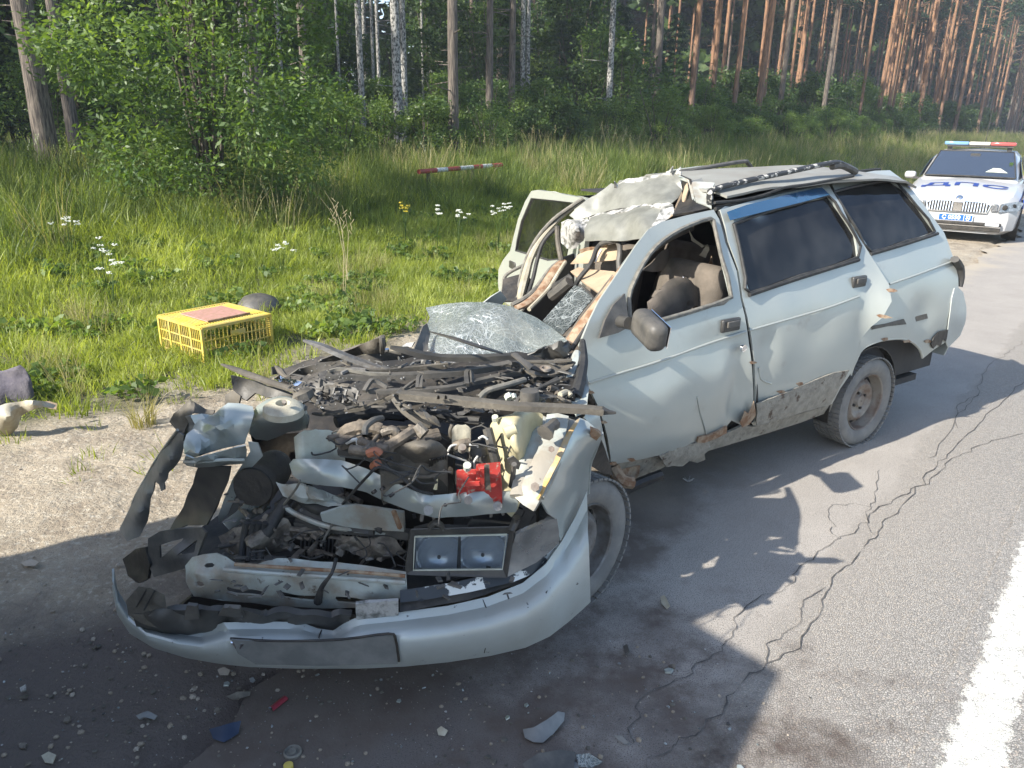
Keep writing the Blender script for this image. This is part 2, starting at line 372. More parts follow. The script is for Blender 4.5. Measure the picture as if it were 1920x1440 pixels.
def crack_mat(name, base, line, scale, thr, alpha_gap=None):
    m = bpy.data.materials.new(name); m.use_nodes = True; nt = m.node_tree; N = nt.nodes; L = nt.links
    p = N['Principled BSDF']; p.inputs['Roughness'].default_value = .25
    g = N.new('ShaderNodeNewGeometry'); outs = []
    nd = N.new('ShaderNodeTexNoise'); nd.inputs['Scale'].default_value = 5; L.new(g.outputs['Position'], nd.inputs['Vector'])
    mx0 = N.new('ShaderNodeMix'); mx0.data_type = 'VECTOR'; mx0.inputs[0].default_value = .12; L.new(g.outputs['Position'], mx0.inputs[4]); L.new(nd.outputs['Color'], mx0.inputs[5])
    for sc_ in (scale, scale*2.3, scale*.5):
        v = N.new('ShaderNodeTexVoronoi'); v.feature = 'DISTANCE_TO_EDGE'; v.inputs['Scale'].default_value = sc_; L.new(mx0.outputs[1], v.inputs['Vector'])
        r = N.new('ShaderNodeMapRange'); r.inputs[1].default_value = 0; r.inputs[2].default_value = thr; r.inputs[3].default_value = 1; r.inputs[4].default_value = 0; L.new(v.outputs[0], r.inputs[0]); outs.append(r.outputs[0])
    a = N.new('ShaderNodeMath'); a.operation = 'MAXIMUM'; L.new(outs[0], a.inputs[0]); L.new(outs[1], a.inputs[1])
    b = N.new('ShaderNodeMath'); b.operation = 'MAXIMUM'; L.new(a.outputs[0], b.inputs[0]); L.new(outs[2], b.inputs[1])
    nv = N.new('ShaderNodeTexNoise'); nv.inputs['Scale'].default_value = 4.5; nv.inputs['Detail'].default_value = 4; L.new(g.outputs['Position'], nv.inputs['Vector'])
    nr_ = N.new('ShaderNodeMapRange'); nr_.inputs[1].default_value = .35; nr_.inputs[2].default_value = .66; nr_.inputs[3].default_value = .22; nr_.inputs[4].default_value = 1.15; L.new(nv.outputs[0], nr_.inputs[0])
    nf = N.new('ShaderNodeTexNoise'); nf.inputs['Scale'].default_value = 120; nf.inputs['Detail'].default_value = 3; L.new(g.outputs['Position'], nf.inputs['Vector'])
    nq = N.new('ShaderNodeMapRange'); nq.inputs[1].default_value = .5; nq.inputs[2].default_value = .75; nq.inputs[4].default_value = .6; L.new(nf.outputs[0], nq.inputs[0])
    b2 = N.new('ShaderNodeMath'); b2.operation = 'MAXIMUM'; L.new(b.outputs[0], b2.inputs[0]); L.new(nq.outputs[0], b2.inputs[1])
    b3 = N.new('ShaderNodeMath'); b3.operation = 'MULTIPLY'; b3.use_clamp = True; L.new(b2.outputs[0], b3.inputs[0]); L.new(nr_.outputs[0], b3.inputs[1]); b = b3
    x = N.new('ShaderNodeMix'); x.data_type = 'RGBA'; L.new(b.outputs[0], x.inputs[0]); x.inputs[6].default_value = (*base, 1); x.inputs[7].default_value = (*line, 1); L.new(x.outputs[2], p.inputs['Base Color'])
    bp = N.new('ShaderNodeBump'); bp.inputs['Strength'].default_value = .6; bp.inputs['Distance'].default_value = .01; L.new(b.outputs[0], bp.inputs['Height']); L.new(bp.outputs[0], p.inputs['Normal'])
    if alpha_gap is not None:
        r2 = N.new('ShaderNodeMapRange'); r2.inputs[3].default_value = alpha_gap; r2.inputs[4].default_value = 1; L.new(b.outputs[0], r2.inputs[0]); L.new(r2.outputs[0], p.inputs['Alpha'])
    return m
M['crackglass'] = crack_mat('crazed_windscreen', (.17, .20, .19), (.60, .63, .62), 56, .06, .55)
M['crackdark'] = crack_mat('crazed_dark_glass', (.04, .05, .05), (.34, .37, .37), 34, .05, .8)
def leaf_mat(name, c1, c2, trans=.45, var=.5):
    m = bpy.data.materials.new(name); m.use_nodes = True; nt = m.node_tree; N = nt.nodes; L = nt.links; N.clear()
    out = N.new('ShaderNodeOutputMaterial'); at = N.new('ShaderNodeAttribute'); at.attribute_name = 'rnd'
    oi = N.new('ShaderNodeObjectInfo'); ad = N.new('ShaderNodeMath'); ad.operation = 'MULTIPLY_ADD'; L.new(oi.outputs['Random'], ad.inputs[0]); ad.inputs[1].default_value = .4; L.new(at.outputs['Fac'], ad.inputs[2])
    ml = N.new('ShaderNodeMath'); ml.operation = 'MULTIPLY'; ml.inputs[1].default_value = .75; L.new(ad.outputs[0], ml.inputs[0])
    gp = N.new('ShaderNodeNewGeometry'); wn_ = N.new('ShaderNodeTexNoise'); wn_.inputs['Scale'].default_value = 1.6; wn_.inputs['Detail'].default_value = 3; L.new(gp.outputs['Position'], wn_.inputs['Vector'])
    wr = N.new('ShaderNodeMapRange'); wr.inputs[1].default_value = .35; wr.inputs[2].default_value = .65; wr.inputs[3].default_value = .25; wr.inputs[4].default_value = 1.25; L.new(wn_.outputs[0], wr.inputs[0])
    m3 = N.new('ShaderNodeMath'); m3.operation = 'MULTIPLY'; L.new(ml.outputs[0], m3.inputs[0]); L.new(wr.outputs[0], m3.inputs[1]); ml = m3
    x = N.new('ShaderNodeMix'); x.data_type = 'RGBA'; L.new(ml.outputs[0], x.inputs[0]); x.inputs[6].default_value = (*c1, 1); x.inputs[7].default_value = (*c2, 1)
    d = N.new('ShaderNodeBsdfPrincipled'); d.inputs['Roughness'].default_value = .45; d.inputs['Specular IOR Level'].default_value = .4; L.new(x.outputs[2], d.inputs['Base Color'])
    t = N.new('ShaderNodeBsdfTranslucent'); mu = N.new('ShaderNodeMix'); mu.data_type = 'RGBA'; mu.blend_type = 'MULTIPLY'; mu.inputs[0].default_value = 1; L.new(x.outputs[2], mu.inputs[6]); mu.inputs[7].default_value = (1.5, 1.5, .5, 1); L.new(mu.outputs[2], t.inputs[0])
    s = N.new('ShaderNodeMixShader'); s.inputs[0].default_value = trans; L.new(d.outputs[0], s.inputs[1]); L.new(t.outputs[0], s.inputs[2]); L.new(s.outputs[0], out.inputs[0])
    return m
M['leaf_willow'] = leaf_mat('willow_leaf', (.04, .09, .022), (.19, .27, .075))
M['leaf_dark'] = leaf_mat('dark_leaf', (.026, .062, .02), (.12, .18, .055))
M['leaf_light'] = leaf_mat('light_leaf', (.06, .115, .028), (.25, .33, .09))
M['needle'] = leaf_mat('needle_twigs', (.02, .05, .022), (.05, .09, .04), .2)
M['grass'] = leaf_mat('grass_blade', (.16, .21, .035), (.46, .50, .15), .5)
M['grass_tall'] = leaf_mat('tall_grass_blade', (.06, .105, .022), (.25, .30, .085), .45)
M['grass_dry'] = leaf_mat('dry_grass_blade', (.26, .25, .11), (.42, .36, .2), .35)
M['straw'] = mat('straw', (.42, .35, .2), .8)
M['petal'] = mat('white_petal', (.80, .80, .72), .6)
M['petal_y'] = mat('yellow_petal', (.70, .55, .05), .6)
def bark(name, low, high=None, zt=(2, 5), cr=(.05, .04, .035), scale=(14, 14, 3), thr=(.42, .6), birch=False):
    m = bpy.data.materials.new(name); m.use_nodes = True; nt = m.node_tree; N = nt.nodes; L = nt.links; p = N['Principled BSDF']; p.inputs['Roughness'].default_value = .9
    g = N.new('ShaderNodeTexCoord'); mp = N.new('ShaderNodeMapping'); mp.inputs['Scale'].default_value = scale; L.new(g.outputs['Object'], mp.inputs[0])
    n = N.new('ShaderNodeTexNoise'); n.inputs['Scale'].default_value = 1; n.inputs['Detail'].default_value = 7; n.inputs['Roughness'].default_value = .65; L.new(mp.outputs[0], n.inputs['Vector'])
    r = N.new('ShaderNodeMapRange'); r.inputs[1].default_value = thr[0]; r.inputs[2].default_value = thr[1]; L.new(n.outputs[0], r.inputs[0])
    c = N.new('ShaderNodeMix'); c.data_type = 'RGBA'
    if high:
        s = N.new('ShaderNodeSeparateXYZ'); L.new(g.outputs['Object'], s.inputs[0]); mr = N.new('ShaderNodeMapRange'); mr.inputs[1].default_value = zt[0]; mr.inputs[2].default_value = zt[1]; L.new(s.outputs[2], mr.inputs[0])
        L.new(mr.outputs[0], c.inputs[0]); c.inputs[6].default_value = (*low, 1); c.inputs[7].default_value = (*high, 1)
    else: c.inputs[0].default_value = 0; c.inputs[6].default_value = (*low, 1)
    x = N.new('ShaderNodeMix'); x.data_type = 'RGBA'; L.new(r.outputs[0], x.inputs[0]); x.inputs[6].default_value = (*cr, 1); L.new(c.outputs[2], x.inputs[7])
    L.new(x.outputs[2], p.inputs['Base Color'])
    b = N.new('ShaderNodeBump'); b.inputs['Strength'].default_value = .7; b.inputs['Distance'].default_value = .03; L.new(n.outputs[0], b.inputs['Height']); L.new(b.outputs[0], p.inputs['Normal'])
    return m
M['bark_pine'] = bark('pine_bark', (.20, .165, .13), (.34, .19, .10), (5, 9), scale=(16, 16, 4))
M['bark_orange'] = bark('orange_pine_bark', (.15, .10, .075), (.33, .175, .09), (1.0, 5), scale=(9, 9, 2.5), thr=(.36, .55))
M['bark_birch'] = bark('birch_bark', (.40, .385, .35), cr=(.05, .05, .045), scale=(5, 5, 13), thr=(.43, .56))
M['bark_shrub'] = bark('shrub_bark', (.12, .10, .075))
# ================================================================ ground, road
def hgt(u, v):
    t = np.clip((-np.asarray(u, float)-6.2)/6.5, 0, 1); return .85*t*t*(3-2*t)
def gz(u, v): return float(hgt(u, v))
def world_noise_mat(name, build):
    m = bpy.data.materials.new(name); m.use_nodes = True; nt = m.node_tree; build(nt, nt.nodes, nt.links, nt.nodes['Principled BSDF']); return m
class NT:
    def __init__(s, nt): s.nt = nt; s.N = nt.nodes; s.L = nt.links; s.pos = s.N.new('ShaderNodeNewGeometry').outputs['Position']
    def noise(s, sc, det=6, rough=.6, lo=0., hi=1., vec=None, lo2=0., hi2=1.):
        n = s.N.new('ShaderNodeTexNoise'); n.inputs['Scale'].default_value = sc; n.inputs['Detail'].default_value = det; n.inputs['Roughness'].default_value = rough
        s.L.new(vec or s.pos, n.inputs['Vector']); return s.map(n.outputs[0], lo, hi, lo2, hi2)
    def map(s, x, lo, hi, a=0., b=1.):
        r = s.N.new('ShaderNodeMapRange'); 
        for i, q in zip((1, 2, 3, 4), (lo, hi, a, b)): r.inputs[i].default_value = q
        s.L.new(x, r.inputs[0]); return r.outputs[0]
    def vor(s, sc, out='Distance', feat='F1', vec=None):
        v = s.N.new('ShaderNodeTexVoronoi'); v.feature = feat; v.inputs['Scale'].default_value = sc; s.L.new(vec or s.pos, v.inputs['Vector']); return v.outputs[out]
    def mix(s, f, a, b):
        x = s.N.new('ShaderNodeMix'); x.data_type = 'RGBA'
        if isinstance(f, float): x.inputs[0].default_value = f
        else: s.L.new(f, x.inputs[0])
        for q, i in ((a, 6), (b, 7)):
            if isinstance(q, tuple): x.inputs[i].default_value = (*q, 1)
            else: s.L.new(q, x.inputs[i])
        return x.outputs[2]
    def math(s, op, a, b=None, c=None):
        x = s.N.new('ShaderNodeMath'); x.operation = op
        for i, q in enumerate((a, b, c)):
            if q is None: continue
            if isinstance(q, (int, float)): x.inputs[i].default_value = q
            else: s.L.new(q, x.inputs[i])
        return x.outputs[0]
    def dot(s, vec3):
        x = s.N.new('ShaderNodeVectorMath'); x.operation = 'DOT_PRODUCT'; s.L.new(s.pos, x.inputs[0]); x.inputs[1].default_value = vec3; return x.outputs['Value']
    def bump(s, h, p, st=.6, dist=.01):
        b = s.N.new('ShaderNodeBump'); b.inputs['Strength'].default_value = st; b.inputs['Distance'].default_value = dist; s.L.new(h, b.inputs['Height']); s.L.new(b.outputs[0], p.inputs['Normal'])
def ground_build(nt, N, L, p):
    t = NT(nt); p.inputs['Roughness'].default_value = .95
    u = t.dot((NR[0], NR[1], 0))
    dirt = t.mix(t.noise(3, 8, .65, .35, .65), (.40, .34, .255), (.27, .22, .16))
    dirt = t.mix(t.noise(38, 4, .6, .52, .70), dirt, (.50, .45, .36))
    dirt = t.mix(t.noise(1.3, 6, .6, .54, .66), dirt, (.20, .165, .12))
    soil = t.mix(t.noise(6, 6, .6, .35, .65), (.055, .06, .025), (.11, .105, .05))
    uu = t.math('ADD', u, t.noise(1.2, 5, .6, 0, 1, None, -1.1, 1.1))
    c = t.mix(t.map(uu, -4.6, -5.5), dirt, soil)
    # dark oily, ground-in dirt in front of the wreck (fluid stain)
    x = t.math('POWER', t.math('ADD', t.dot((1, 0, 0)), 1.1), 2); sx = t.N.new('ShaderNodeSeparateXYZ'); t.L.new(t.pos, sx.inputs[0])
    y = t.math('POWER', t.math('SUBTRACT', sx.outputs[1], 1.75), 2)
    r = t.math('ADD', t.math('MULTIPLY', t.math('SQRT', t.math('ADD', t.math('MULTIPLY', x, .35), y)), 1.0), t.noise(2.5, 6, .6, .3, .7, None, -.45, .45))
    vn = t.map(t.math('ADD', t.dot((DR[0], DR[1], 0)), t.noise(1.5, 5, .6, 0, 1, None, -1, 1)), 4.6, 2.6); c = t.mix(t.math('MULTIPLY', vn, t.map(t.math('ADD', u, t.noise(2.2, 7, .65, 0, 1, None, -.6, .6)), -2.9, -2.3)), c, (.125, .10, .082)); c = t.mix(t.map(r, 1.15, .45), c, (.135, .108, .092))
    t.L.new(c, p.inputs['Base Color'])
    h = t.math('ADD', t.noise(30, 8, .7), t.math('MULTIPLY', t.noise(7, 5, .6), 2.0)); t.bump(h, p, .9, .022)
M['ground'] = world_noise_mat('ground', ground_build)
def asphalt_cols(t):
    sx = t.N.new('ShaderNodeSeparateXYZ'); t.L.new(t.pos, sx.inputs[0]); u = t.dot((NR[0], NR[1], 0))
    un = t.math('ADD', u, t.noise(9, 6, .7, 0, 1, None, -.11, .11)); un = t.math('ADD', un, t.noise(1.1, 3, .5, 0, 1, None, -.12, .12))
    old = t.map(un, -.80, -.72)           # 1 on the coarse old carriageway
    # fine shoulder asphalt
    fine = t.mix(t.noise(2.2, 7, .65, .35, .65), (.36, .325, .285), (.295, .265, .232))
    fine = t.mix(t.noise(160, 3, .6, .50, .66), fine, (.36, .335, .30)); fine = t.mix(t.noise(240, 2, .5, .56, .64), fine, (.07, .065, .06))
    # coarse: stones proud of dark binder
    vc = t.vor(125, 'Color'); sp = t.N.new('ShaderNodeSeparateColor'); t.L.new(vc, sp.inputs[0])
    st = t.mix(sp.outputs[0], (.26, .245, .222), (.45, .42, .375)); st = t.mix(t.map(sp.outputs[1], .80, .9), st, (.46, .40, .33))
    vd = t.vor(125, 'Distance', 'DISTANCE_TO_EDGE'); gap = t.map(vd, .03, .14)
    coarse = t.mix(gap, (.15, .138, .122), st)
    dusty = t.map(un, -.05, -.85); coarse = t.mix(t.math('MULTIPLY', dusty, .55), coarse, (.38, .335, .285))
    c = t.mix(old, fine, coarse)
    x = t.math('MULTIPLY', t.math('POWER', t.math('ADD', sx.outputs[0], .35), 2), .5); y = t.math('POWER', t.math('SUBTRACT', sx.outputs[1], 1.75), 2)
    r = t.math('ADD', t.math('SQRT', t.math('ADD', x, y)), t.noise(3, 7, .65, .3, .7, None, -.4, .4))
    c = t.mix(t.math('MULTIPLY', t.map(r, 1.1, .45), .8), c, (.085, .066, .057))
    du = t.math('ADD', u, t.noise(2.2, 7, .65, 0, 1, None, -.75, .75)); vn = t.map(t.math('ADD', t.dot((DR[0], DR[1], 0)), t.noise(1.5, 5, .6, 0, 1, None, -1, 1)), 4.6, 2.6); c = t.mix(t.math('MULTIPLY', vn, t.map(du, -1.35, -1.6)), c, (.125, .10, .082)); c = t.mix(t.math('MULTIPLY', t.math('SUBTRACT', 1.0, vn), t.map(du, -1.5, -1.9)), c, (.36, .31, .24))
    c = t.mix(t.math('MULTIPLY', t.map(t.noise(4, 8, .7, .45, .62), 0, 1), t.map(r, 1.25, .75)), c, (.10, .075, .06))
    hf = t.noise(130, 4, .6); hc = t.math('MULTIPLY', t.map(vd, 0, .2), 2.2)
    h = t.math('ADD', t.math('MULTIPLY', hc, old), t.math('MULTIPLY', hf, t.math('SUBTRACT', 1.0, old)))
    return c, h, un
def asphalt_build(nt, N, L, p):
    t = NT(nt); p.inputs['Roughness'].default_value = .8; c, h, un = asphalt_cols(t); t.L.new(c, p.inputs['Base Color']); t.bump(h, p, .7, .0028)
def line_build(nt, N, L, p):
    t = NT(nt); p.inputs['Roughness'].default_value = .7; c, h, un = asphalt_cols(t); u = t.dot((NR[0], NR[1], 0))
    e = t.math('MINIMUM', t.map(u, -.20, -.11), t.map(u, .075, -.01))
    f = t.math('ADD', e, t.noise(15, 10, .85, 0, 1, None, -1.9, .95)); f = t.map(f, .22, .30)
    f2 = t.map(t.vor(125, 'Distance', 'DISTANCE_TO_EDGE'), .015, .05); f = t.math('MULTIPLY', f, t.math('MAXIMUM', f2, t.noise(20, 5, .6, .45, .5)))
    paint = t.mix(t.noise(30, 6, .6, .4, .7), (.74, .72, .65), (.56, .53, .46)); c2 = t.mix(f, c, paint); t.L.new(c2, p.inputs['Base Color']); t.bump(h, p, .6, .003)
M['asphalt'] = world_noise_mat('asphalt', asphalt_build); M['line'] = world_noise_mat('worn_white_paint', line_build)
us = np.unique(np.concatenate([np.linspace(-160, -20, 15), np.linspace(-20, -6, 22), np.linspace(-6, -1.5, 70), [-1.2, 0, 6, 9, 12, 20, 60, 200]]))
vs_ = np.unique(np.concatenate([[-200, -100, -60, -40, -20, -10, -5], np.linspace(-2, 8, 150), np.linspace(8, 40, 40), np.linspace(45, 120, 20), [150, 200, 300, 500, 900]]))
UU, VV = np.meshgrid(us, vs_); ZZ = hgt(UU, VV)
nz_ = np.array([noise.fractal(Vector((a*.9, b*.9, 3)), 1, 2, 4) for a, b in zip(UU.ravel(), VV.ravel())]).reshape(UU.shape)
nf_ = np.array([noise.fractal(Vector((a*5, b*5, 8)), 1, 2, 3) for a, b in zip(UU.ravel(), VV.ravel())]).reshape(UU.shape)
ZZ = ZZ + np.where(UU < -2.3, nz_*.03*np.clip((-UU-2.3)/1, 0, 1)+nf_*.012*np.clip((-UU-2.3)/.5, 0, 1), 0) - np.where(UU > -2.0, .03, 0.0)
mb = MB(); xy = NR[None, None, :]*UU[..., None]+DR[None, None, :]*VV[..., None]
mb.v = [(a[0], a[1], z) for a, z in zip(xy.reshape(-1, 2), ZZ.ravel())]
nu = len(us); mb.f = [(j*nu+i, j*nu+i+1, (j+1)*nu+i+1, (j+1)*nu+i) for j in range(len(vs_)-1) for i in range(nu-1)]; mb.mi = [0]*len(mb.f)
mb.build('ground', M['ground'], kind='structure')
def strip_sheet(name, lf, rf, v0, v1, z, m, n, **k):
    mb = MB(); vv = np.concatenate([np.linspace(v0, min(v1, 20), n), np.linspace(21, v1, 30)]) if v1 > 21 else np.linspace(v0, v1, n)
    for v in vv:
        a = UV(lf(v), v); b = UV(rf(v), v); mb.v += [(a[0], a[1], z), (b[0], b[1], z)]
    for i in range(len(vv)-1): mb.f.append((2*i, 2*i+1, 2*i+3, 2*i+2)); mb.mi.append(0)
    return mb.build(name, m, **k)
strip_sheet('road', lambda v: -1.85+.22*noise.noise(Vector((v*1.3, 0, 0)))+.12*noise.noise(Vector((v*5, 5, 0)))+.05*noise.noise(Vector((v*19, 5, 0))), lambda v: 7.6, -30, 600, .004, M['asphalt'], 400, kind='structure')
strip_sheet('road_edge_line', lambda v: -.20, lambda v: .075, -10, 500, .008, M['line'], 60, kind='structure')
# cracks in the shoulder asphalt, traced on the ground
M['crack'] = mat('crack_shadow_gap', (.06, .055, .05), .95, coords='World', col2=(.15, .135, .12), nscale=30)
cracks = [[(1180, 1395), (1195, 1340), (1215, 1300), (1290, 1260), (1340, 1225), (1365, 1205), (1372, 1180), (1380, 1150), (1430, 1120), (1485, 1095), (1495, 1065), (1540, 1035), (1568, 1010), (1605, 995), (1640, 960), (1690, 930), (1745, 900), (1790, 860), (1850, 830), (1915, 812)],
          [(1210, 1440), (1240, 1400), (1290, 1385), (1330, 1350), (1380, 1290), (1440, 1240), (1480, 1215), (1530, 1160), (1550, 1100), (1600, 1050), (1625, 1020), (1650, 985), (1700, 940), (1750, 880), (1800, 830), (1860, 770), (1920, 715)],
          [(1440, 1240), (1440, 1205), (1500, 1170), (1505, 1130), (1545, 1100)],
          [(1568, 1010), (1555, 975), (1560, 950), (1600, 945), (1632, 950)], [(1632, 1000), (1625, 960), (1640, 930), (1650, 880)],
          [(1745, 860), (1790, 790), (1830, 740), (1850, 690), (1890, 660), (1920, 640)], [(1830, 740), (1800, 760), (1790, 800)]]
mb = MB()
for ci, c in enumerate(cracks):
    P = [G(x, y, .0085) for x, y in c]; Q = smooth_path(P, 7); L_ = []
    for i, q in enumerate(Q):
        q = q + Vector((noise.noise(q*14), noise.noise(q*14+Vector((9, 9, 9))), 0))*.028 + Vector((noise.noise(q*45), noise.noise(q*45+Vector((9, 9, 9))), 0))*.012
        d = (Q[min(i+1, len(Q)-1)]-Q[max(i-1, 0)]).normalized(); nn = Vector((-d.y, d.x, 0))
        w = (.0015 if ci < 2 else .0009)*(1+1.6*noise.noise(q*11)) + .0004
        L_.append((q+nn*w, q-nn*w))
    n0 = len(mb.v)
    for a, b in L_: mb.v += [tuple(a), tuple(b)]
    for i in range(len(L_)-1): mb.f.append((n0+2*i, n0+2*i+1, n0+2*i+3, n0+2*i+2)); mb.mi.append(0)
mb.build('asphalt_cracks', M['crack'], kind='structure')

# ================================================================ scattering
def lib_mesh(name, V_, F_, m, rnd=None):
    me = bpy.data.meshes.new(name); me.from_pydata([tuple(p) for p in V_], [], F_); me.update()
    for q in (m if isinstance(m, (list, tuple)) else [m]): me.materials.append(q)
    if rnd is not None:
        a = me.attributes.new('rnd', 'FLOAT', 'POINT'); a.data.foreach_set('value', np.asarray(rnd, dtype=np.float32))
    return me
def scatter(name, pts, scl, meshes, tilt=.15, **k):
    """one countless 'stuff' object: instances of a few library meshes on points"""
    lib = bpy.data.collections.new(name+'_library')
    for i, me in enumerate(meshes):
        o = bpy.data.objects.new(name+'_piece', me); lib.objects.link(o)
    n = len(pts); me = bpy.data.meshes.new(name); me.from_pydata([tuple(p) for p in pts], [], [])
    a = me.attributes.new('scl', 'FLOAT_VECTOR', 'POINT'); s = np.asarray(scl, float); s = np.repeat(s[:, None], 3, 1) if s.ndim == 1 else s
    a.data.foreach_set('vector', s.astype(np.float32).ravel())
    rt = np.c_[rng.normal(0, tilt, n), rng.normal(0, tilt, n), rng.uniform(0, 6.283, n)]
    a = me.attributes.new('rot', 'FLOAT_VECTOR', 'POINT'); a.data.foreach_set('vector', rt.astype(np.float32).ravel())
    for mm in meshes[0].materials: me.materials.append(mm)
    o = bpy.data.objects.new(name, me); COL.objects.link(o)
    ng = bpy.data.node_groups.new(name, 'GeometryNodeTree'); ng.interface.new_socket('Geometry', in_out='INPUT', socket_type='NodeSocketGeometry'); ng.interface.new_socket('Geometry', in_out='OUTPUT', socket_type='NodeSocketGeometry')
    N = ng.nodes; L = ng.links; gi = N.new('NodeGroupInput'); go = N.new('NodeGroupOutput'); ip = N.new('GeometryNodeInstanceOnPoints'); ci = N.new('GeometryNodeCollectionInfo')
    ci.inputs['Collection'].default_value = lib; ci.inputs['Separate Children'].default_value = True; ci.inputs['Reset Children'].default_value = True
    def na(nm):
        q = N.new('GeometryNodeInputNamedAttribute'); q.data_type = 'FLOAT_VECTOR'; q.inputs['Name'].default_value = nm; return q.outputs['Attribute']
    L.new(gi.outputs[0], ip.inputs['Points']); L.new(ci.outputs[0], ip.inputs['Instance']); ip.inputs['Pick Instance'].default_value = True
    L.new(na('rot'), ip.inputs['Rotation']); L.new(na('scl'), ip.inputs['Scale']); L.new(ip.outputs[0], go.inputs[0])
    md = o.modifiers.new('scatter', 'NODES'); md.node_group = ng
    return tagp(o, kind='stuff', **k)
def tuft(n, h, spread, w, bend, seed, m, heads=False):
    r = np.random.default_rng(seed); V_ = []; F_ = []; rd = []
    for i in range(n):
        a = r.uniform(0, 6.283); rr = spread*math.sqrt(r.random()); x, y = rr*math.cos(a), rr*math.sin(a)
        da = a+r.normal(0, .9); H = h*r.uniform(.45, 1.1); bd = bend*r.uniform(.2, 1.3)*H; dx, dy = math.cos(da), math.sin(da); ww = w*r.uniform(.6, 1.3); q = r.random()
        ta = r.uniform(0, 3.14); px_, py_ = math.cos(ta), math.sin(ta)
        b = len(V_)
        for k, t in enumerate((0, .35, .7)):
            cx, cy, cz = x+dx*bd*t*t, y+dy*bd*t*t, H*(t-.25*bend*t*t)
            wk = ww*(1, .85, .55)[k]
            V_ += [(cx-px_*wk, cy-py_*wk, cz), (cx+px_*wk, cy+py_*wk, cz)]
        V_.append((x+dx*bd, y+dy*bd, H*(1-.25*bend))); rd += [q]*7
        F_ += [(b, b+1, b+3, b+2), (b+2, b+3, b+5, b+4), (b+4, b+5, b+6)]
        if heads and r.random() < .25:
            tx, ty, tz = x+dx*bd, y+dy*bd, H*(1-.25*bend)
            for s_ in range(5):
                b2 = len(V_); zz = tz-.02*s_*1.6; ox, oy = r.normal(0, .008, 2)
                V_ += [(tx+ox-.006, ty+oy, zz), (tx+ox+.006, ty+oy, zz), (tx+ox, ty+oy, zz+.03)]; rd += [.95]*3; F_.append((b2, b2+1, b2+2))
    return lib_mesh('grass_tuft', V_, F_, m, rd)
def uvpts(n, u0, u1, v0, v1, dens=None):
    u = rng.uniform(u0, u1, n); v = rng.uniform(v0, v1, n)
    if dens is not None:
        keep = rng.random(n) < dens(u, v); u, v = u[keep], v[keep]
    p = NR[None]*u[:, None]+DR[None]*v[:, None]; return np.c_[p, hgt(u, v)-.01], u, v
def nz2(u, v, s=1.0, o=0): return np.array([noise.noise(Vector((a*s, b*s, o))) for a, b in zip(u, v)])
short = [tuft(26, .15, .10, .0035, .55, i, M['grass']) for i in range(4)]+[tuft(22, .09, .10, .005, .9, 20+i, M['grass']) for i in range(2)]
tall = [tuft(34, .62, .20, .005, .45, 40+i, M['grass_tall'], True) for i in range(4)]+[tuft(26, .42, .2, .0065, .6, 50+i, M['grass']) for i in range(2)]
dry = [tuft(26, .75, .22, .0045, .35, 60+i, M['grass_dry'], True) for i in range(3)]
def near_wreck(p): return (np.hypot(p[:, 0]+.2, p[:, 1]-2.8) < 1.0)
p, u, v = uvpts(17000, -9.8, -4.7, -3, 16, lambda u, v: np.clip((-u-4.75)*1.1+nz2(u, v, 1.2)*1.3, 0, 1)*np.clip(1.25-v/30, .4, 1))
scatter('short_grass', p, rng.uniform(.6, 1.35, len(p))*(1+np.clip(-u-7, 0, 3)*.25), short, label='short sunlit green grass growing between the dirt and the tall grass', cat='grass')
p, u, v = uvpts(260, -5.2, -3.6, -1, 14, lambda u, v: np.clip((-u-3.7)*.6+nz2(u, v, 1.7, 3)*.8, 0, 1))
scatter('pale_dry_grass', *(lambda z: (z[0], rng.uniform(.25, .5, len(z[0]))))(uvpts(900, -7.5, -4.6, -2, 16, lambda u, v: np.clip(nz2(u, v, 1.3, 31)*2.2, 0, 1))), dry, label='short dead straw-coloured grass between the green tufts', cat='grass')
scatter('verge_weeds', p, rng.uniform(.45, 1.0, len(p)), short[:3], label='sparse low weeds at the edge of the bare dirt', cat='weeds')
p, u, v = uvpts(4600, -13.4, -8.6, -5, 30, lambda u, v: np.clip((-u-8.5)*.9+nz2(u, v, .8)*.9, .0, 1))
scatter('tall_grass', p, rng.uniform(.55, 1.2, len(p)), tall, label='tall dark green grass in front of the forest edge', cat='grass')
p, u, v = uvpts(420, -13, -8.8, 0, 16, lambda u, v: np.clip(nz2(u, v, .6, 9)*2.2, 0, 1))
scatter('dry_stalks', p, rng.uniform(.7, 1.3, len(p)), dry, label='pale dry seed stalks standing up out of the tall grass', cat='grass')
p, u, v = uvpts(3600, -14.5, -4.3, 16, 105)
scatter('far_verge_grass', p, rng.uniform(.8, 1.3, len(p))*np.clip(.8+(-u-5)*.06, .6, 1.5), tall+dry, label='long yellowish green roadside grass running away along the forest', cat='grass')
p, u, v = uvpts(2600, -45, -15, -14, 50)
scatter('forest_floor_plants', p, rng.uniform(.5, .9, len(p)), tall[:4], label='low green plants covering the shaded forest floor', cat='undergrowth')
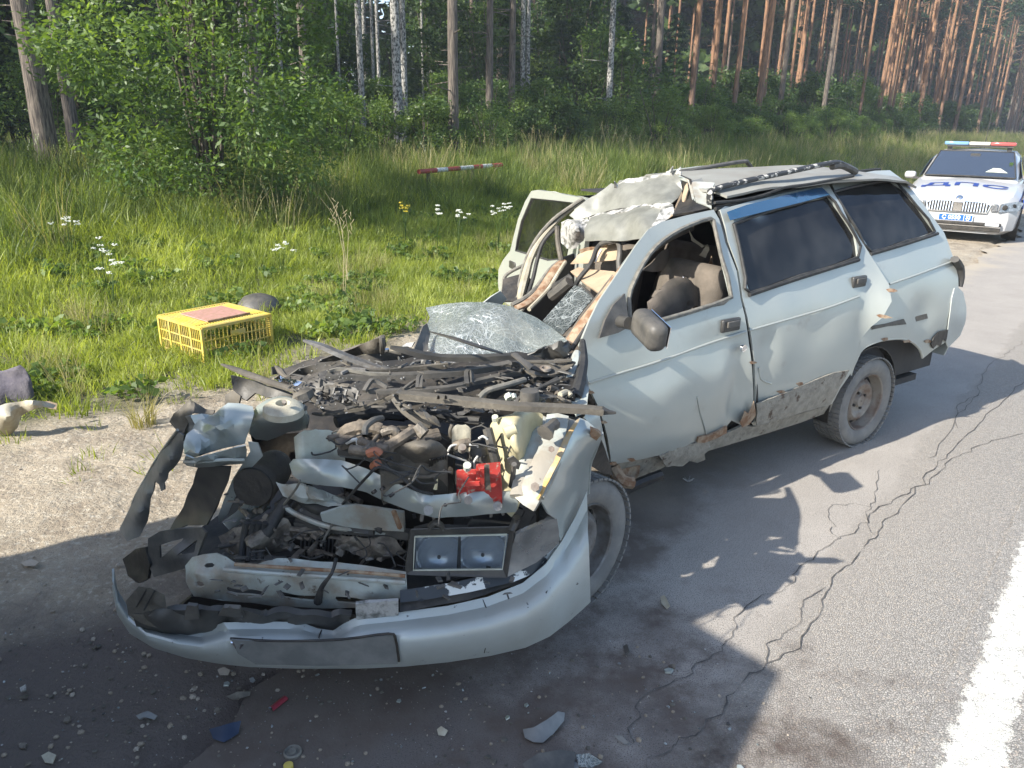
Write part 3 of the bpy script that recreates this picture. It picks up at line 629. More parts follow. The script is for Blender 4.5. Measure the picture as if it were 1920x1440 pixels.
# pebbles and crumbs of dirt
def pebble(seed, m):
    bm = bmesh.new(); bmesh.ops.create_icosphere(bm, subdivisions=1, radius=1); r = random.Random(seed)
    for v in bm.verts: v.co = Vector((v.co.x*r.uniform(.7, 1.2), v.co.y*r.uniform(.6, 1.1), v.co.z*r.uniform(.35, .7)))
    me = bpy.data.meshes.new('pebble'); bm.to_mesh(me); bm.free(); me.materials.append(m); return me
M['stone'] = mat('pebble_stone', (.40, .35, .28), .9, col2=(.24, .2, .16), nscale=3)
M['clod'] = mat('dirt_clod', (.30, .25, .185), .95, col2=(.2, .16, .12), nscale=3)
p, u, v = uvpts(5200, -4.9, -1.9, -1.5, 9)
scatter('dirt_crumbs', p+[0, 0, .012], .003+.011*rng.random(len(p))**3.5, [pebble(i, M['stone'] if i % 2 else M['clod']) for i in range(6)], label='small stones and clods lying on the bare dirt verge', cat='gravel')

# ================================================================ vegetation builders
def leaf_cloud(centres, radii, n, size, seed, m, aspect=.45, droop=.3, flat=.8):
    r = np.random.default_rng(seed); centres = np.asarray(centres, float); radii = np.asarray(radii, float)
    ci = r.integers(0, len(centres), n); d = r.normal(size=(n, 3)); d /= np.linalg.norm(d, axis=1)[:, None]
    rad = r.random(n)**.45; P = centres[ci]+d*rad[:, None]*radii[ci][:, None]*np.array([1, 1, flat])
    L_ = size*r.uniform(.5, 1.35, n); ax = r.normal(size=(n, 3)); ax[:, 2] = ax[:, 2]*.5-droop; ax += d*.9; ax /= np.linalg.norm(ax, axis=1)[:, None]
    sd = np.cross(ax, r.normal(size=(n, 3))); sd /= np.linalg.norm(sd, axis=1)[:, None]; nn = np.cross(ax, sd)
    a = P-ax*L_[:, None]*.5; b = P+ax*L_[:, None]*.5; w = L_[:, None]*aspect*.5
    c = P+sd*w+nn*w*.35; e = P-sd*w+nn*w*.35
    V_ = np.stack([a, c, b, e], 1).reshape(-1, 3); F_ = [(4*i, 4*i+1, 4*i+2, 4*i+3) for i in range(n)]
    rd = np.repeat(np.clip(r.random(n)*.6+.4*(r.random(len(centres))[ci]), 0, 1), 4)
    me = bpy.data.meshes.new('foliage'); me.vertices.add(4*n); me.vertices.foreach_set('co', V_.astype(np.float32).ravel())
    me.loops.add(4*n); me.loops.foreach_set('vertex_index', np.arange(4*n, dtype=np.int32)); me.polygons.add(n); me.polygons.foreach_set('loop_start', np.arange(0, 4*n, 4, dtype=np.int32)); me.polygons.foreach_set('loop_total', np.full(n, 4, dtype=np.int32)); me.update(); me.validate()
    me.materials.append(m); at = me.attributes.new('rnd', 'FLOAT', 'POINT'); at.data.foreach_set('value', rd.astype(np.float32)); return me
clv = [leaf_cloud([(0, 0, .05), (.08, .03, .06), (-.06, -.05, .05)], [.12, .1, .1], 70, .05, 600+q_, M['leaf_light'], .7, .1, .45) for q_ in range(2)]
scatter('broad_leaf_weeds', *(lambda z: (z[0]+[0, 0, .03], rng.uniform(.6, 1.5, len(z[0]))))(uvpts(1300, -9, -4.9, -2, 16, lambda u, v: np.clip(nz2(u, v, 1.0, 21)*2.4+.15, 0, 1))), clv, label='clover and broad-leaved weeds mixed into the short grass', cat='weeds')
def bush_clumps(r, H, W, k, base=.15):
    C = []; Rr = []
    for i in range(k):
        z = H*(base+(.9-base)*r.random()); q = math.sin(math.pi*min(1, max(.12, z/H*.85+.12)))
        a = r.random()*6.283; rr = W*.5*q*math.sqrt(r.random()); C.append((rr*math.cos(a), rr*math.sin(a), z)); Rr.append(W*.17*r.uniform(.5, 1.2))
    return C, Rr
def stems_mesh(r, H, W, k, r0=.02):
    mb = MB()
    for i in range(k):
        a = r.random()*6.283; q = W*.35*r.random(); mb.tube([(math.cos(a)*.08, math.sin(a)*.08, -.1), (math.cos(a)*q*.4, math.sin(a)*q*.4, H*.4), (math.cos(a)*q, math.sin(a)*q, H*.85)], [r0, r0*.7, r0*.25], 5)
    return mb
def mesh_of(mb, m, name='stem'):
    me = bpy.data.meshes.new(name); me.from_pydata(mb.v, [], mb.f); me.update(); me.materials.append(m); me.polygons.foreach_set('use_smooth', [True]*len(me.polygons)); return me
def two_part(name, loc, rz, sc, parts, **k):
    t = empty(name, loc, rz, **k); t.scale = (sc, sc, sc) if not hasattr(sc, '__len__') else sc; t['_local'] = 1
    for pn, me in parts:
        o = bpy.data.objects.new(pn, me); COL.objects.link(o); o.parent = t
    return t
bushes = {}
for kind, m, sz, H, W, k, n, asp in (('willow', 'leaf_willow', .095, 2.6, 2.4, 34, 5200, .38), ('dark', 'leaf_dark', .10, 2.4, 2.4, 26, 4200, .6), ('light', 'leaf_light', .075, 2.0, 2.0, 30, 4200, .5), ('under', 'leaf_dark', .16, 6.5, 4.2, 48, 6500, .6), ('underlight', 'leaf_light', .15, 6.5, 4.0, 44, 5600, .6)):
    bushes[kind] = []
    for i in range(3):
        r = random.Random(hash(kind) % 1 + i*17+len(kind)); C, Rr = bush_clumps(r, H, W, k)
        bushes[kind].append([('foliage', leaf_cloud(C, Rr, n, sz, i*5+len(kind), M[m], asp)), ('stem', mesh_of(stems_mesh(r, H, W, 6, .02 if H < 4 else .04), M['bark_shrub']))])
# young spruce: whorls of drooping needle sprays
bushes['spruce'] = []
for i in range(3):
    r = np.random.default_rng(90+i); H = 5.5; C = []; Rr = []
    for z in np.linspace(.5, H-.3, 20):
        W = 1.5*(1-z/H)+.12
        for k in range(7):
            a = r.random()*6.283
            for q in (.35, .7, 1.0): C.append((W*q*math.cos(a), W*q*math.sin(a), z-.12*q)); Rr.append(.16+.06*(1-q))
    mb = MB(); mb.tube([(0, 0, -.1), (0, 0, H)], [.06, .01], 6, 0)
    bushes['spruce'].append([('foliage', leaf_cloud(C, Rr, 8000, .14, 70+i, M['needle'], .18, .5, .45)), ('stem', mesh_of(mb, M['bark_shrub']))])
def tree_meshes(kind, i):
    r = random.Random(i*31+len(kind)); nr = np.random.default_rng(i+200)
    H = {'pine': 19, 'orange': 20, 'birch': 17}[kind]; mb = MB(); n = 12; pts = []
    bx, by = r.uniform(-.25, .25), r.uniform(-.25, .25)
    for k in range(n+1):
        t = k/n; pts.append((bx*math.sin(t*2.4)*(1 if kind != 'orange' else .5), by*math.sin(t*3.1), -0.3+t*(H+.3)))
    rad = [(1.18 if k == 0 else 1)*(.5*(1-.72*(k/n))) for k in range(n+1)]   # unit diameter 1, scaled in xy
    mb.tube([(p[0], p[1], p[2]) for p in pts], rad, 14, 2)
    # bark plates: gentle lumps
    mb.v = [(x, y, z) for x, y, z in mb.v]
    return mb, pts, H
trees = {}
def make_tree_lib(kind, barkm, leafm, cz, cw, nleaf, lsize, stubs):
    trees[kind] = []
    for i in range(3):
        mb0, pts, H = tree_meshes(kind, i); dia = 1.0
        tr = mesh_of(mb0, barkm, 'trunk'); r = random.Random(i+len(kind)*7)
        C = []; Rr = []; bm_ = MB()
        for k in range(cz[2]):
            z = H*(cz[0]+(cz[1]-cz[0])*(k/cz[2])); a = r.random()*6.283; L_ = cw*(.35+.65*r.random())*(1-.6*max(0, (z/H-.75)/.25))
            ex, ey, ez = L_*math.cos(a), L_*math.sin(a), z+r.uniform(-.3, .6)
            bm_.tube([(0, 0, z-.4), (ex*.5, ey*.5, z), (ex, ey, ez)], [.05, .035, .012], 5, 1)
            for q in (.55, .85, 1.05): C.append((ex*q, ey*q, ez)); Rr.append(cw*.2*r.uniform(.6, 1.2))
        for k in range(stubs):
            z = r.uniform(1.2, H*.5); a = r.random()*6.283; L_ = r.uniform(.25, .9); bm_.tube([(0, 0, z), (L_*math.cos(a), L_*math.sin(a), z+r.uniform(-.12, .12))], [.016, .006], 4, 0)
        trees[kind].append((tr, mesh_of(bm_, barkm, 'branches'), leaf_cloud(C, Rr, nleaf, lsize, i+300, M[leafm], .5 if kind == 'birch' else .3)))
make_tree_lib('pine', M['bark_pine'], 'needle', (.55, .98, 30), 2.4, 4200, .30, 26)
make_tree_lib('orange', M['bark_orange'], 'needle', (.68, .98, 26), 2.0, 3400, .32, 10)
make_tree_lib('birch', M['bark_birch'], 'leaf_light', (.42, .98, 34), 2.0, 4200, .16, 6)
tcount = 0
def tree(name, kind, x, y, z, dia, lean=(0, 0), crown=True, hs=1.0, **k):
    global tcount
    tcount += 1; lib = trees[kind][tcount % 3]
    t = empty(name, (x, y, z), random.uniform(0, 6.28), **k); t['_local'] = 1; t.rotation_euler = (lean[1], lean[0], random.uniform(0, 6.28))
    tr = bpy.data.objects.new('trunk', lib[0]); COL.objects.link(tr); tr.parent = t; tr.scale = (dia, dia, hs)
    b = bpy.data.objects.new('branches', lib[1]); COL.objects.link(b); b.parent = t; b.scale = (1, 1, hs); b['kind'] = 'stuff'
    if crown:
        c = bpy.data.objects.new('crown', lib[2]); COL.objects.link(c); c.parent = t; c.scale = (1, 1, hs)
    return t
def tree_px(kind, px, py, u, dia_, label, group=None, name=None, lean=0.0):
    """tree whose trunk crosses photo point (px,py); u = distance band from the road"""
    d = ray(px, py); k = u/np.dot(d[:2], NR)   # plane u = const
    dia = dia_*.68; P = CAM+d*k; tree(name or {'pine': 'pine_tree', 'birch': 'birch_tree', 'orange': 'pine_tree'}[kind], kind, P[0], P[1], gz(u, 0), dia, (lean, 0), label=label, cat='tree', group=group)
    return P
T = [('pine', 66, 150, -13.0, .46, 'thick grey pine leaning slightly left, leftmost trunk at the forest edge'),
     ('pine', 116, 110, -15.5, .33, 'dark shaded pine just right of the leftmost thick pine'),
     ('birch', 453, 50, -15.0, .20, 'slim birch standing directly beside the grey pine above the big willow bush'),
     ('pine', 474, 50, -14.6, .42, 'grey pine rising out of the top of the big willow bush'),
     ('birch', 521, 60, -17.0, .16, 'thin white birch between two pines above the willow bush'),
     ('pine', 569, 90, -13.6, .29, 'slim grey pine at the right edge of the willow bush'),
     ('birch', 632, 80, -19.0, .13, 'very thin birch leaning left, behind the slim grey pine'),
     ('birch', 676, 110, -15.6, .24, 'patchy light-barked birch left of the pair of thin birches'),
     ('birch', 697, 70, -19.5, .15, 'thin birch, left one of two close together'),
     ('birch', 709, 90, -17.5, .16, 'thin birch, right one of two close together'),
     ('birch', 745, 130, -14.6, .35, 'biggest white birch, front trunk of a pair left of the barrier pole'),
     ('birch', 758, 130, -15.6, .25, 'birch half hidden behind the biggest white birch'),
     ('birch', 792, 70, -21.0, .15, 'thin distant birch between the big birch and the dark pine'),
     ('pine', 850, 150, -12.3, .36, 'dark pine trunk directly behind the red and white barrier pole'),
     ('pine', 918, 120, -14.0, .30, 'sunlit tan pine trunk right of the dark pine by the barrier'),
     ('pine', 961, 110, -14.6, .30, 'shaded brown pine next to the sunlit tan pine'),
     ('birch', 1147, 110, -14.5, .33, 'single white birch above the rear door of the wrecked car')]
for kind, px, py, u, dia, lab in T: tree_px(kind, px, py, u, dia, lab)
# other trunks deeper in on the left, and the dense pine stand on the right
r = random.Random(5)
for i in range(34):
    v = r.uniform(0, 40); u = -r.uniform(18, 42); p = UV(u, v)
    kind = 'birch' if r.random() < .4 else 'pine'
    tree('birch_tree' if kind == 'birch' else 'pine_tree', kind, p[0], p[1], .85, r.uniform(.16, .32), (r.uniform(-.02, .02), 0), label='slender %s trunk deep in the shaded forest on the left' % kind, cat='tree', group='%s trees deep in the left forest' % kind)
for i in range(190):
    v = 24+r.random()**.9*120; u = -14.2-r.random()**1.3*(28 if v > 40 else 20); p = UV(u, v)
    a = math.degrees(math.atan2(p[0], p[1]))
    if a < 8.5 or a > 37: continue
    tree('pine_tree', 'orange' if r.random() < .72 else 'pine', p[0], p[1], .85, r.uniform(.20, .36), (r.uniform(-.012, .012), r.uniform(-.012, .012)), label='tall straight orange-barked pine in the dense stand on the right', cat='tree', group='orange pines in the roadside stand', crown=(i % 3 != 1))
# trees standing outside the picture, behind and left of the camera: they shade the forest edge
for i in range(30):
    v = r.uniform(-34, 0); u = -r.uniform(17.5, 27); p = UV(u, v)
    if math.degrees(math.atan2(p[0], p[1])) > -44 and p[1] > 0: continue
    tree('birch_tree' if i % 2 else 'pine_tree', 'birch' if i % 2 else 'pine', p[0], p[1], .85, .3, hs=.85, label='%s tree beside the left edge of the view' % ('birch' if i % 2 else 'pine'), cat='tree', group='%s trees beside the left edge of the view' % ('birch' if i % 2 else 'pine'))
# undergrowth
def bush(kind, x, y, z, sc, i, label, group=None, name='bush', cat='bush'):
    return two_part(name, (x, y, z), random.uniform(0, 6.28), sc, bushes[kind][i % 3], label=label, cat=cat, group=group)
def at_u(px, u):
    d = ray(px, 260); k = u/np.dot(d[:2], NR); P = CAM+d*k; return P[0], P[1], gz(u, 0)
i = 0
for v in np.arange(-3, 100, 1.5):
    for uu, lab, kinds, s in ((-13.9, 'leafy bush in the row along the forest edge', ('dark', 'light', 'dark', 'willow'), (.55, 1.0)), (-16.3, 'tall dark undergrowth just inside the forest edge', ('dark', 'willow', 'dark'), (1.0, 1.7))):
        i += 1; vv = v+r.uniform(-.8, .8); u = uu+r.uniform(-.9, .9); p = UV(u, vv)
        az_ = math.degrees(math.atan2(p[0], p[1]))
        if vv < 24 and uu > -15 and (r.random() < .35 or az_ < -28): continue
        if vv > 60 and i % 2: continue
        bush(kinds[r.randrange(len(kinds))], p[0], p[1], gz(u, 0)-.05, r.uniform(*s)*(.62 if vv < 24 else 1), i, lab, 'bushes along the forest edge' if uu > -15 else 'undergrowth inside the forest edge')
for v in np.arange(8, 46, .8):
    u = -12.9+r.uniform(-.5, .6); p = UV(u, v+r.uniform(-.3, .3)); i += 1
    bush(('dark', 'light', 'light', 'willow')[r.randrange(4)], p[0], p[1], gz(u, 0)-.08, r.uniform(.48, .85), i, 'low dark shrub growing out of the tall grass at the forest edge', 'low shrubs in the grass at the forest edge')
for k in range(170):
    v = r.uniform(-8, 110) if k < 90 else r.uniform(4, 60); u = -r.uniform(19, 34) - (8 if v > 40 else 0)*r.random(); p = UV(u, v)
    kd = ('under', 'underlight', 'spruce', 'under', 'spruce')[r.randrange(5)]
    if v > 38 and kd == 'underlight': kd = 'spruce'
    s = r.uniform(.75, 1.3) if v < 40 else r.uniform(.4, .8)
    bush(kd, p[0], p[1], .8, s, k, 'young %s in the shade between the trunks' % ('spruce' if kd == 'spruce' else 'broadleaf tree'), 'young %s under the pines' % ('spruces' if kd == 'spruce' else 'broadleaf trees'), 'young_tree', 'tree')
# the thick forest that closes the view, far back
mbx = []
for k in range(60):
    v = -20+k*4.2+r.uniform(-1, 1); u = -50-r.uniform(0, 6); mbx.append(UV(u, v).tolist()+[8+r.uniform(-1, 3)])
C = []; Rr = []
for x, y, z in mbx:
    for q in range(20): C.append((x+r.uniform(-3, 3), y+r.uniform(-3, 3), r.uniform(.5, 30))); Rr.append(2.8)
for q in range(420):
    v = rng.uniform(60, 170); uu = -rng.uniform(30, 50); C.append((*UV(uu, v), rng.uniform(1, 22))); Rr.append(2.2)
for q in range(700):
    uu = r.uniform(-52, -5); C.append((*UV(uu, r.uniform(150, 182)), r.uniform(1, 27))); Rr.append(3.4)
o = bpy.data.objects.new('distant_forest', leaf_cloud(C, Rr, 400000, 1.15, 5, M['leaf_dark'], .6)); COL.objects.link(o)
tagp(o, 'dense dark wood far back that closes the view between the trunks', 'forest', kind='stuff')
# individually recognisable shrubs
rw = random.Random(77); C, Rr = bush_clumps(rw, 4.6, 3.7, 110, .06)
big = empty('willow_bush', (*at_u(385, -10.1)[:2], gz(-10.1, 0)-.05), 0, label='big round willow bush standing in front of the pines on the left', cat='bush'); big['_local'] = 1
for pn, me in (('foliage', leaf_cloud(C, Rr, 34000, .085, 999, M['leaf_willow'], .40)), ('stem', mesh_of(stems_mesh(rw, 4.4, 3.4, 12, .035), M['bark_shrub']))):
    o = bpy.data.objects.new(pn, me); COL.objects.link(o); o.parent = big
for px, u, kd, s, lab in ((640, -12.6, 'light', .8, 'small pale green shrub between the willow bush and the big birch'), (1235, -11.9, 'light', 1.15, 'pale leafy shrub behind the wrecked car roof, right of the birch'), (1150, -12.6, 'light', .85, 'low pale shrub below the single white birch'), (1330, -12.4, 'light', .9, 'light green shrub above the right end of the roof rail'), (1010, -13.2, 'dark', .9, 'dark low bush right of the barrier pole'), (1555, -12.6, 'light', 1.0, 'sunlit bush above the rear quarter window'), (790, -13.0, 'dark', .6, 'dark bush behind the barrier pole')):
    x, y, z = at_u(px, u); bush(kd, x, y, z-.05, s, int(px), lab, name='shrub', cat='shrub')
# flowering plants
def umbel(name, x, y, z, h, seed, label, group, m, k=7):
    rr = random.Random(seed); st = MB(); fl = MB()
    for q in range(k):
        a = rr.random()*6.283; L_ = .22*rr.random()*h/.7; hx, hy, hz = L_*math.cos(a), L_*math.sin(a), h*rr.uniform(.72, 1.0)
        st.tube([(0, 0, -.05), (hx*.3, hy*.3, hz*.5), (hx, hy, hz)], [.004, .003, .0015], 4, 2, False)
        for s_ in range(16):
            b = rr.random()*6.283; q2 = .03*math.sqrt(rr.random()); fl.box((hx+q2*math.cos(b), hy+q2*math.sin(b), hz+.018*rr.random()), (.009, .009, .004), Matrix.Rotation(rr.random()*3, 3, 'Z') @ Matrix.Rotation(rr.uniform(-.4, .4), 3, 'X'))
    t = empty(name, (x, y, z), 0, label=label, cat='flower', group=group); t['_local'] = 1
    a = st.build('stem', M['leaf_light']); b = fl.build('flower_heads', m, smooth=False, kind='stuff')
    for o in (a, b): o.parent = t
for j, (px, py, zz, h, lab) in enumerate(((200, 545, .15, .62, 'white cow parsley in bloom left of the yellow crate'), (212, 570, .12, .5, 'lower white cow parsley left of the yellow crate'), (530, 520, .1, .55, 'white flowering umbel above the dark dome in the grass'), (820, 440, .35, .5, 'white flowering weed in the grass left of the open door'), (858, 452, .3, .5, 'white flowering weed nearer the open door'), (935, 445, .3, .55, 'white flowers touching the open door edge'), (950, 430, .3, .5, 'white flowers right behind the open door edge'), (130, 475, .4, .5, 'small white flowers at the left in the tall grass'))):
    p = G(px, py, zz); umbel('flowering_plant', p[0], p[1], zz-.1, h, j, lab, 'white umbel flowers in the grass', M['petal'])
p = G(760, 430, .4); umbel('yellow_flower', p[0], p[1], .3, .45, 50, 'yellow flowering weed in the grass below the birch', None, M['petal_y'])
for j, (px, py, lab) in enumerate(((640, 520, 'tall dry brown weed stalks right of the willow bush'), (655, 500, 'second cluster of tall dry weed stalks right of the willow bush'))):
    p = G(px, py, .3); t = MB(); rr = random.Random(j)
    for q in range(2):
        dx, dy = rr.uniform(-.12, .12), rr.uniform(-.1, .1); hh = rr.uniform(.6, .85)
        t.tube([(p[0]+dx*.3, p[1]+dy*.3, .15), (p[0]+dx, p[1]+dy, .3+hh*.6), (p[0]+dx*1.6-.1, p[1]+dy, .3+hh)], [.003, .002, .001], 5, 2)
        for w in range(6): t.tube([(p[0]+dx*1.4, p[1]+dy, .3+hh*(.6+.05*w)), (p[0]+dx*1.4+rr.uniform(-.05, .05), p[1]+dy, .34+hh*(.6+.05*w))], [.002, .004], 4, 0)
    t.build('dry_weed', M['straw'], label=lab, cat='weed')
p = G(270, 800, 0); o = tuft(70, .30, .07, .003, .8, 777, M['grass_dry']); q = bpy.data.objects.new('grass_clump', o); COL.objects.link(q); q.location = p; tagp(q, 'wiry yellowish grass clump on the dirt left of the wreck', 'grass')
# barrier pole
a = G(792, 323, .95); b = G(932, 309, .98); a[2] = 1.12; b = np.array([*b[:2], 1.12])
a = np.array([*UV(-11.4, 11.3), 1.0]); b = np.array([*UV(-11.5, 13.6), 1.0])
def fitz(px, py, u): d = ray(px, py); k = u/np.dot(d[:2], NR); return CAM+d*k
a = fitz(785, 322, -9.9); b = fitz(940, 309, -10.1)
root = empty('barrier_pole', (a[0], a[1], gz(-10, 0)), 0, label='red and white striped barrier pole lying across posts at the forest edge', cat='barrier')
M['red_paint'] = mat('red_paint', (.30, .05, .035), .6, col2=(.30, .04, .03), nscale=20); M['white_paint'] = mat('white_paint', (.58, .58, .55), .6, col2=(.42, .42, .39), nscale=20)
bt = [0, .12, .27, .42, .58, .75, .86, 1.0]
bt = [0, .19, .31, .46, .62, .74, .86, 1.0]
for i in range(7):
    mb = MB(); mb.tube([a+(b-a)*bt[i], a+(b-a)*bt[i+1]], .040, 12, 0); mb.build('pole_band', M['red_paint' if i % 2 == 0 else 'white_paint'], root, label=('white' if i % 2 else 'red')+' painted band')
for t_ in (.1, .62):
    q = a+(b-a)*t_; mb = MB(); mb.box((q[0], q[1]+.03, (q[2]+.4)/2), (.06, .06, q[2]-.4+.02)); mb.build('post', M['bark_shrub'], root)
# ================================================================ the wrecked car
W = empty('wrecked_station_wagon', B(1.2, -.8, 0), 0, label='crushed pale green-grey station wagon with its bonnet gone, roof caved in and nose torn open', cat='car')
PA = M['paint']
# ---- left side panels
door_out = [(1087, 647), (1106, 600), (1124, 563), (1160, 510), (1194, 458), (1216, 430), (1240, 416), (1286, 404), (1338, 393), (1348, 410), (1360, 455), (1381, 507), (1389, 561), (1402, 620), (1411, 693), (1414, 755), (1403, 785), (1391, 798), (1376, 790), (1366, 800), (1352, 806), (1336, 822), (1320, 818), (1300, 829), (1233, 851), (1143, 870), (1137, 820), (1123, 773), (1105, 730), (1099, 722), (1097, 690)]
door_win = [(1183, 612), (1179, 560), (1190, 527), (1207, 494), (1229, 464), (1259, 440), (1297, 421), (1333, 410), (1340, 425), (1352, 480), (1371, 556), (1330, 573), (1240, 600)]
def dd(s, z):
    # buckled front door: bulge low-middle, crease near the B pillar
    return .035*math.exp(-((s-1.75)/.28)**2-((z-.55)/.2)**2) - .03*math.exp(-((s-1.22)/.06)**2-((z-.62)/.22)**2) + .012*noise.noise(Vector((s*4, z*5, 1)))*(z < .9)
fd = side_panel('front_door', door_out, PA, W, [door_win], dw=.012, sp=.05, disp=dd, label='bulged front door with sunlit grey mirror')
rear_out = [(1351, 393), (1400, 379), (1470, 362), (1553, 345), (1562, 360), (1590, 412), (1629, 476), (1641, 500), (1650, 530), (1648, 560), (1640, 592), (1622, 632), (1600, 680), (1592, 702), (1574, 728), (1560, 757), (1500, 775), (1418, 800), (1411, 790), (1419, 760), (1417, 700), (1408, 622), (1394, 560), (1386, 505), (1366, 452)]
rear_win = [(1376, 420), (1440, 397), (1500, 381), (1553, 367), (1576, 398), (1603, 440), (1609, 482), (1500, 517), (1407, 549), (1398, 520), (1386, 460)]
def dr(s, z):
    # rear edge peeled outwards
    e = .10*math.exp(-((s+.02)/.13)**2-((z-.86)/.17)**2)
    return e - .018*math.exp(-((s-.18)/.07)**2-((z-.8)/.2)**2) - .02*math.exp(-((s-1.02)/.05)**2)*(z < .85) + .008*noise.noise(Vector((s*4, z*5, 7)))
rdoor = side_panel('rear_door', rear_out, PA, W, [rear_win], dw=.012, sp=.05, disp=dr, label='rear door with peeled-out rear edge and blue rain visor')
q_out = [(1560, 346), (1606, 326), (1640, 320), (1668, 319), (1690, 335), (1710, 357), (1735, 388), (1770, 436), (1778, 455), (1788, 484), (1796, 520), (1796, 560), (1790, 600), (1776, 640), (1752, 655), (1731, 672), (1725, 655), (1712, 643), (1690, 636), (1659, 638), (1632, 645), (1616, 656), (1600, 690), (1596, 705), (1588, 690), (1605, 660), (1625, 600), (1640, 560), (1640, 520), (1628, 478), (1595, 415), (1568, 362)]
q_win = [(1563, 360), (1600, 350), (1669, 339), (1690, 352), (1718, 385), (1753, 434), (1700, 452), (1634, 472), (1610, 435), (1585, 395)]
def dq(s, z): return .010*noise.noise(Vector((s*3, z*4, 3))) - .02*math.exp(-((s+.45)/.12)**2-((z-.75)/.1)**2)
qp = side_panel('rear_quarter_panel', q_out, PA, W, [q_win], dw=0, sp=.06, disp=dq)
# arch lip and dark wheel well
side_panel('sill', [(1143, 872), (1233, 853), (1320, 822), (1336, 824), (1391, 799), (1414, 800), (1500, 776), (1562, 757), (1556, 772), (1500, 793), (1430, 815), (1330, 845), (1260, 868), (1190, 905), (1150, 915)], M['mudcrust'], W, dw=-.02, sp=.06)
side_panel('mud_band', [(1419, 757), (1470, 738), (1530, 712), (1560, 700), (1593, 694), (1574, 727), (1559, 757), (1500, 775), (1419, 799)], M['mudcrust'], rdoor, dw=.022, sp=.04, th=.006, disp=lambda s, z: .006*noise.noise(Vector((s*20, z*20, 0))))
fl = side_panel('torn_sill_flap', [(1236, 855), (1262, 843), (1300, 833), (1322, 826), (1331, 832), (1329, 846), (1320, 851), (1322, 862), (1308, 868), (1292, 864), (1280, 874), (1263, 874), (1250, 876)], M['mudcrust'], W, dw=.03, sp=.03, disp=lambda s, z: .05*(.3-z)+.012*noise.noise(Vector((s*15, z*15, 0))), label='torn muddy flap of underseal under the front door')
side_panel('torn_sill_rust', [(1310, 820), (1332, 816), (1350, 808), (1364, 800), (1362, 812), (1340, 824), (1322, 830), (1308, 830)], M['rust'], W, dw=.028, sp=.03, disp=lambda s, z: .006*noise.noise(Vector((s*30, z*30, 0))))
side_panel('rust_patch', [(1388, 792), (1397, 770), (1404, 776), (1414, 752), (1417, 780), (1405, 796), (1392, 802)], M['rust'], fd, dw=.03, sp=.02, th=.004)
side_panel('quarter_scrape', [(1634, 611), (1660, 607), (1695, 598), (1698, 604), (1700, 608), (1664, 612), (1636, 618)], M['plastic_dirty'], qp, dw=.004, sp=.02, th=.004)
side_panel('quarter_scrape', [(1716, 594), (1738, 588), (1740, 597), (1718, 603)], M['plastic_dirty'], qp, dw=-.012, sp=.02, th=.004)
side_panel('torn_edge', [(1752, 632), (1762, 622), (1778, 618), (1774, 640), (1768, 636), (1764, 650), (1757, 646), (1750, 654), (1746, 645)], M['dark'], W, dw=.008, sp=.015, th=.006)
# creases pressed in the doors
def crease(pts, parent, dz=0.0, name='body_crease', dw=.016, r=.006):
    P = []
    for x, y in pts:
        s_, z = SW(x, y, dw); P.append(B(s_, prof(z)+dw+(dd(s_, z) if parent is fd else dr(s_, z) if parent is rdoor else 0), z))
    mb = MB(); mb.tube(P, r, 8, 4); mb.build(name, PA, parent)
crease([(1103, 718), (1160, 700), (1240, 675), (1330, 645), (1400, 622)], fd)
crease([(1406, 620), (1500, 592), (1560, 574), (1612, 556)], rdoor)
crease([(1668, 533), (1720, 515), (1784, 491)], qp, dw=.002, r=.006)
def seam(pts, parent, name='door_seam', dw=-.004, r=.004, m='rubber'):
    P = []
    for x, y in pts: s_, z = SW(x, y, dw); P.append(B(s_, prof(z)+dw, z))
    mb = MB(); mb.tube(P, r, 6, 3); mb.build(name, M[m], parent)
seam([(1349, 396), (1363, 452), (1384, 507), (1392, 560), (1405, 620), (1414, 693), (1418, 755), (1409, 790)], W, r=.010)
# backing behind the doors so the gaps read dark
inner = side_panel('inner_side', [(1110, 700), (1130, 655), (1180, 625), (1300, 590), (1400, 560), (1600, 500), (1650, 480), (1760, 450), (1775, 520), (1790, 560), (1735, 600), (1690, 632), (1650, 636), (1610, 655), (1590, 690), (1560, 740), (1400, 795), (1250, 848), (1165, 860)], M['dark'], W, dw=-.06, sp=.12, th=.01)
# window rubbers and glass
def rub(pts, parent, name, r=.009, m='rubber', dw=.018, closed=True, dfun=None):
    P = []
    for x, y in pts + ([pts[0]] if closed else []): s_, z = SW(x, y, dw); P.append(B(s_, prof(z)+dw+(dfun(s_, z) if dfun else 0), z))
    mb = MB(); mb.tube(P, r, 6, 2); return mb.build(name, M[m], parent)
rub(rear_win, rdoor, 'window_rubber', .008); rub(q_win, qp, 'window_rubber', .008, dw=.006); rub(door_win, fd, 'window_rubber', .010, 'rubber_grey')
rub([(1183, 614), (1240, 601), (1330, 574), (1372, 557)], fd, 'window_sill_strip', .011, 'rubber_grey', closed=False)
rub([(1405, 553), (1500, 521), (1610, 487)], rdoor, 'window_sill_strip', .012, closed=False)
rub([(1632, 477), (1700, 457), (1758, 438)], qp, 'window_sill_strip', .011, closed=False, dw=.008)
side_panel('window_pane', rear_win, M['glass_dark'], rdoor, dw=-.002, sp=.09, th=.003); side_panel('window_pane', q_win, M['glass_dark'], qp, dw=-.012, sp=.09, th=.003)
side_panel('channel_strip', [(1340, 412), (1350, 410), (1368, 470), (1384, 548), (1371, 556), (1352, 480)], M['plastic_dirty'], fd, dw=.004, sp=.04, th=.01)
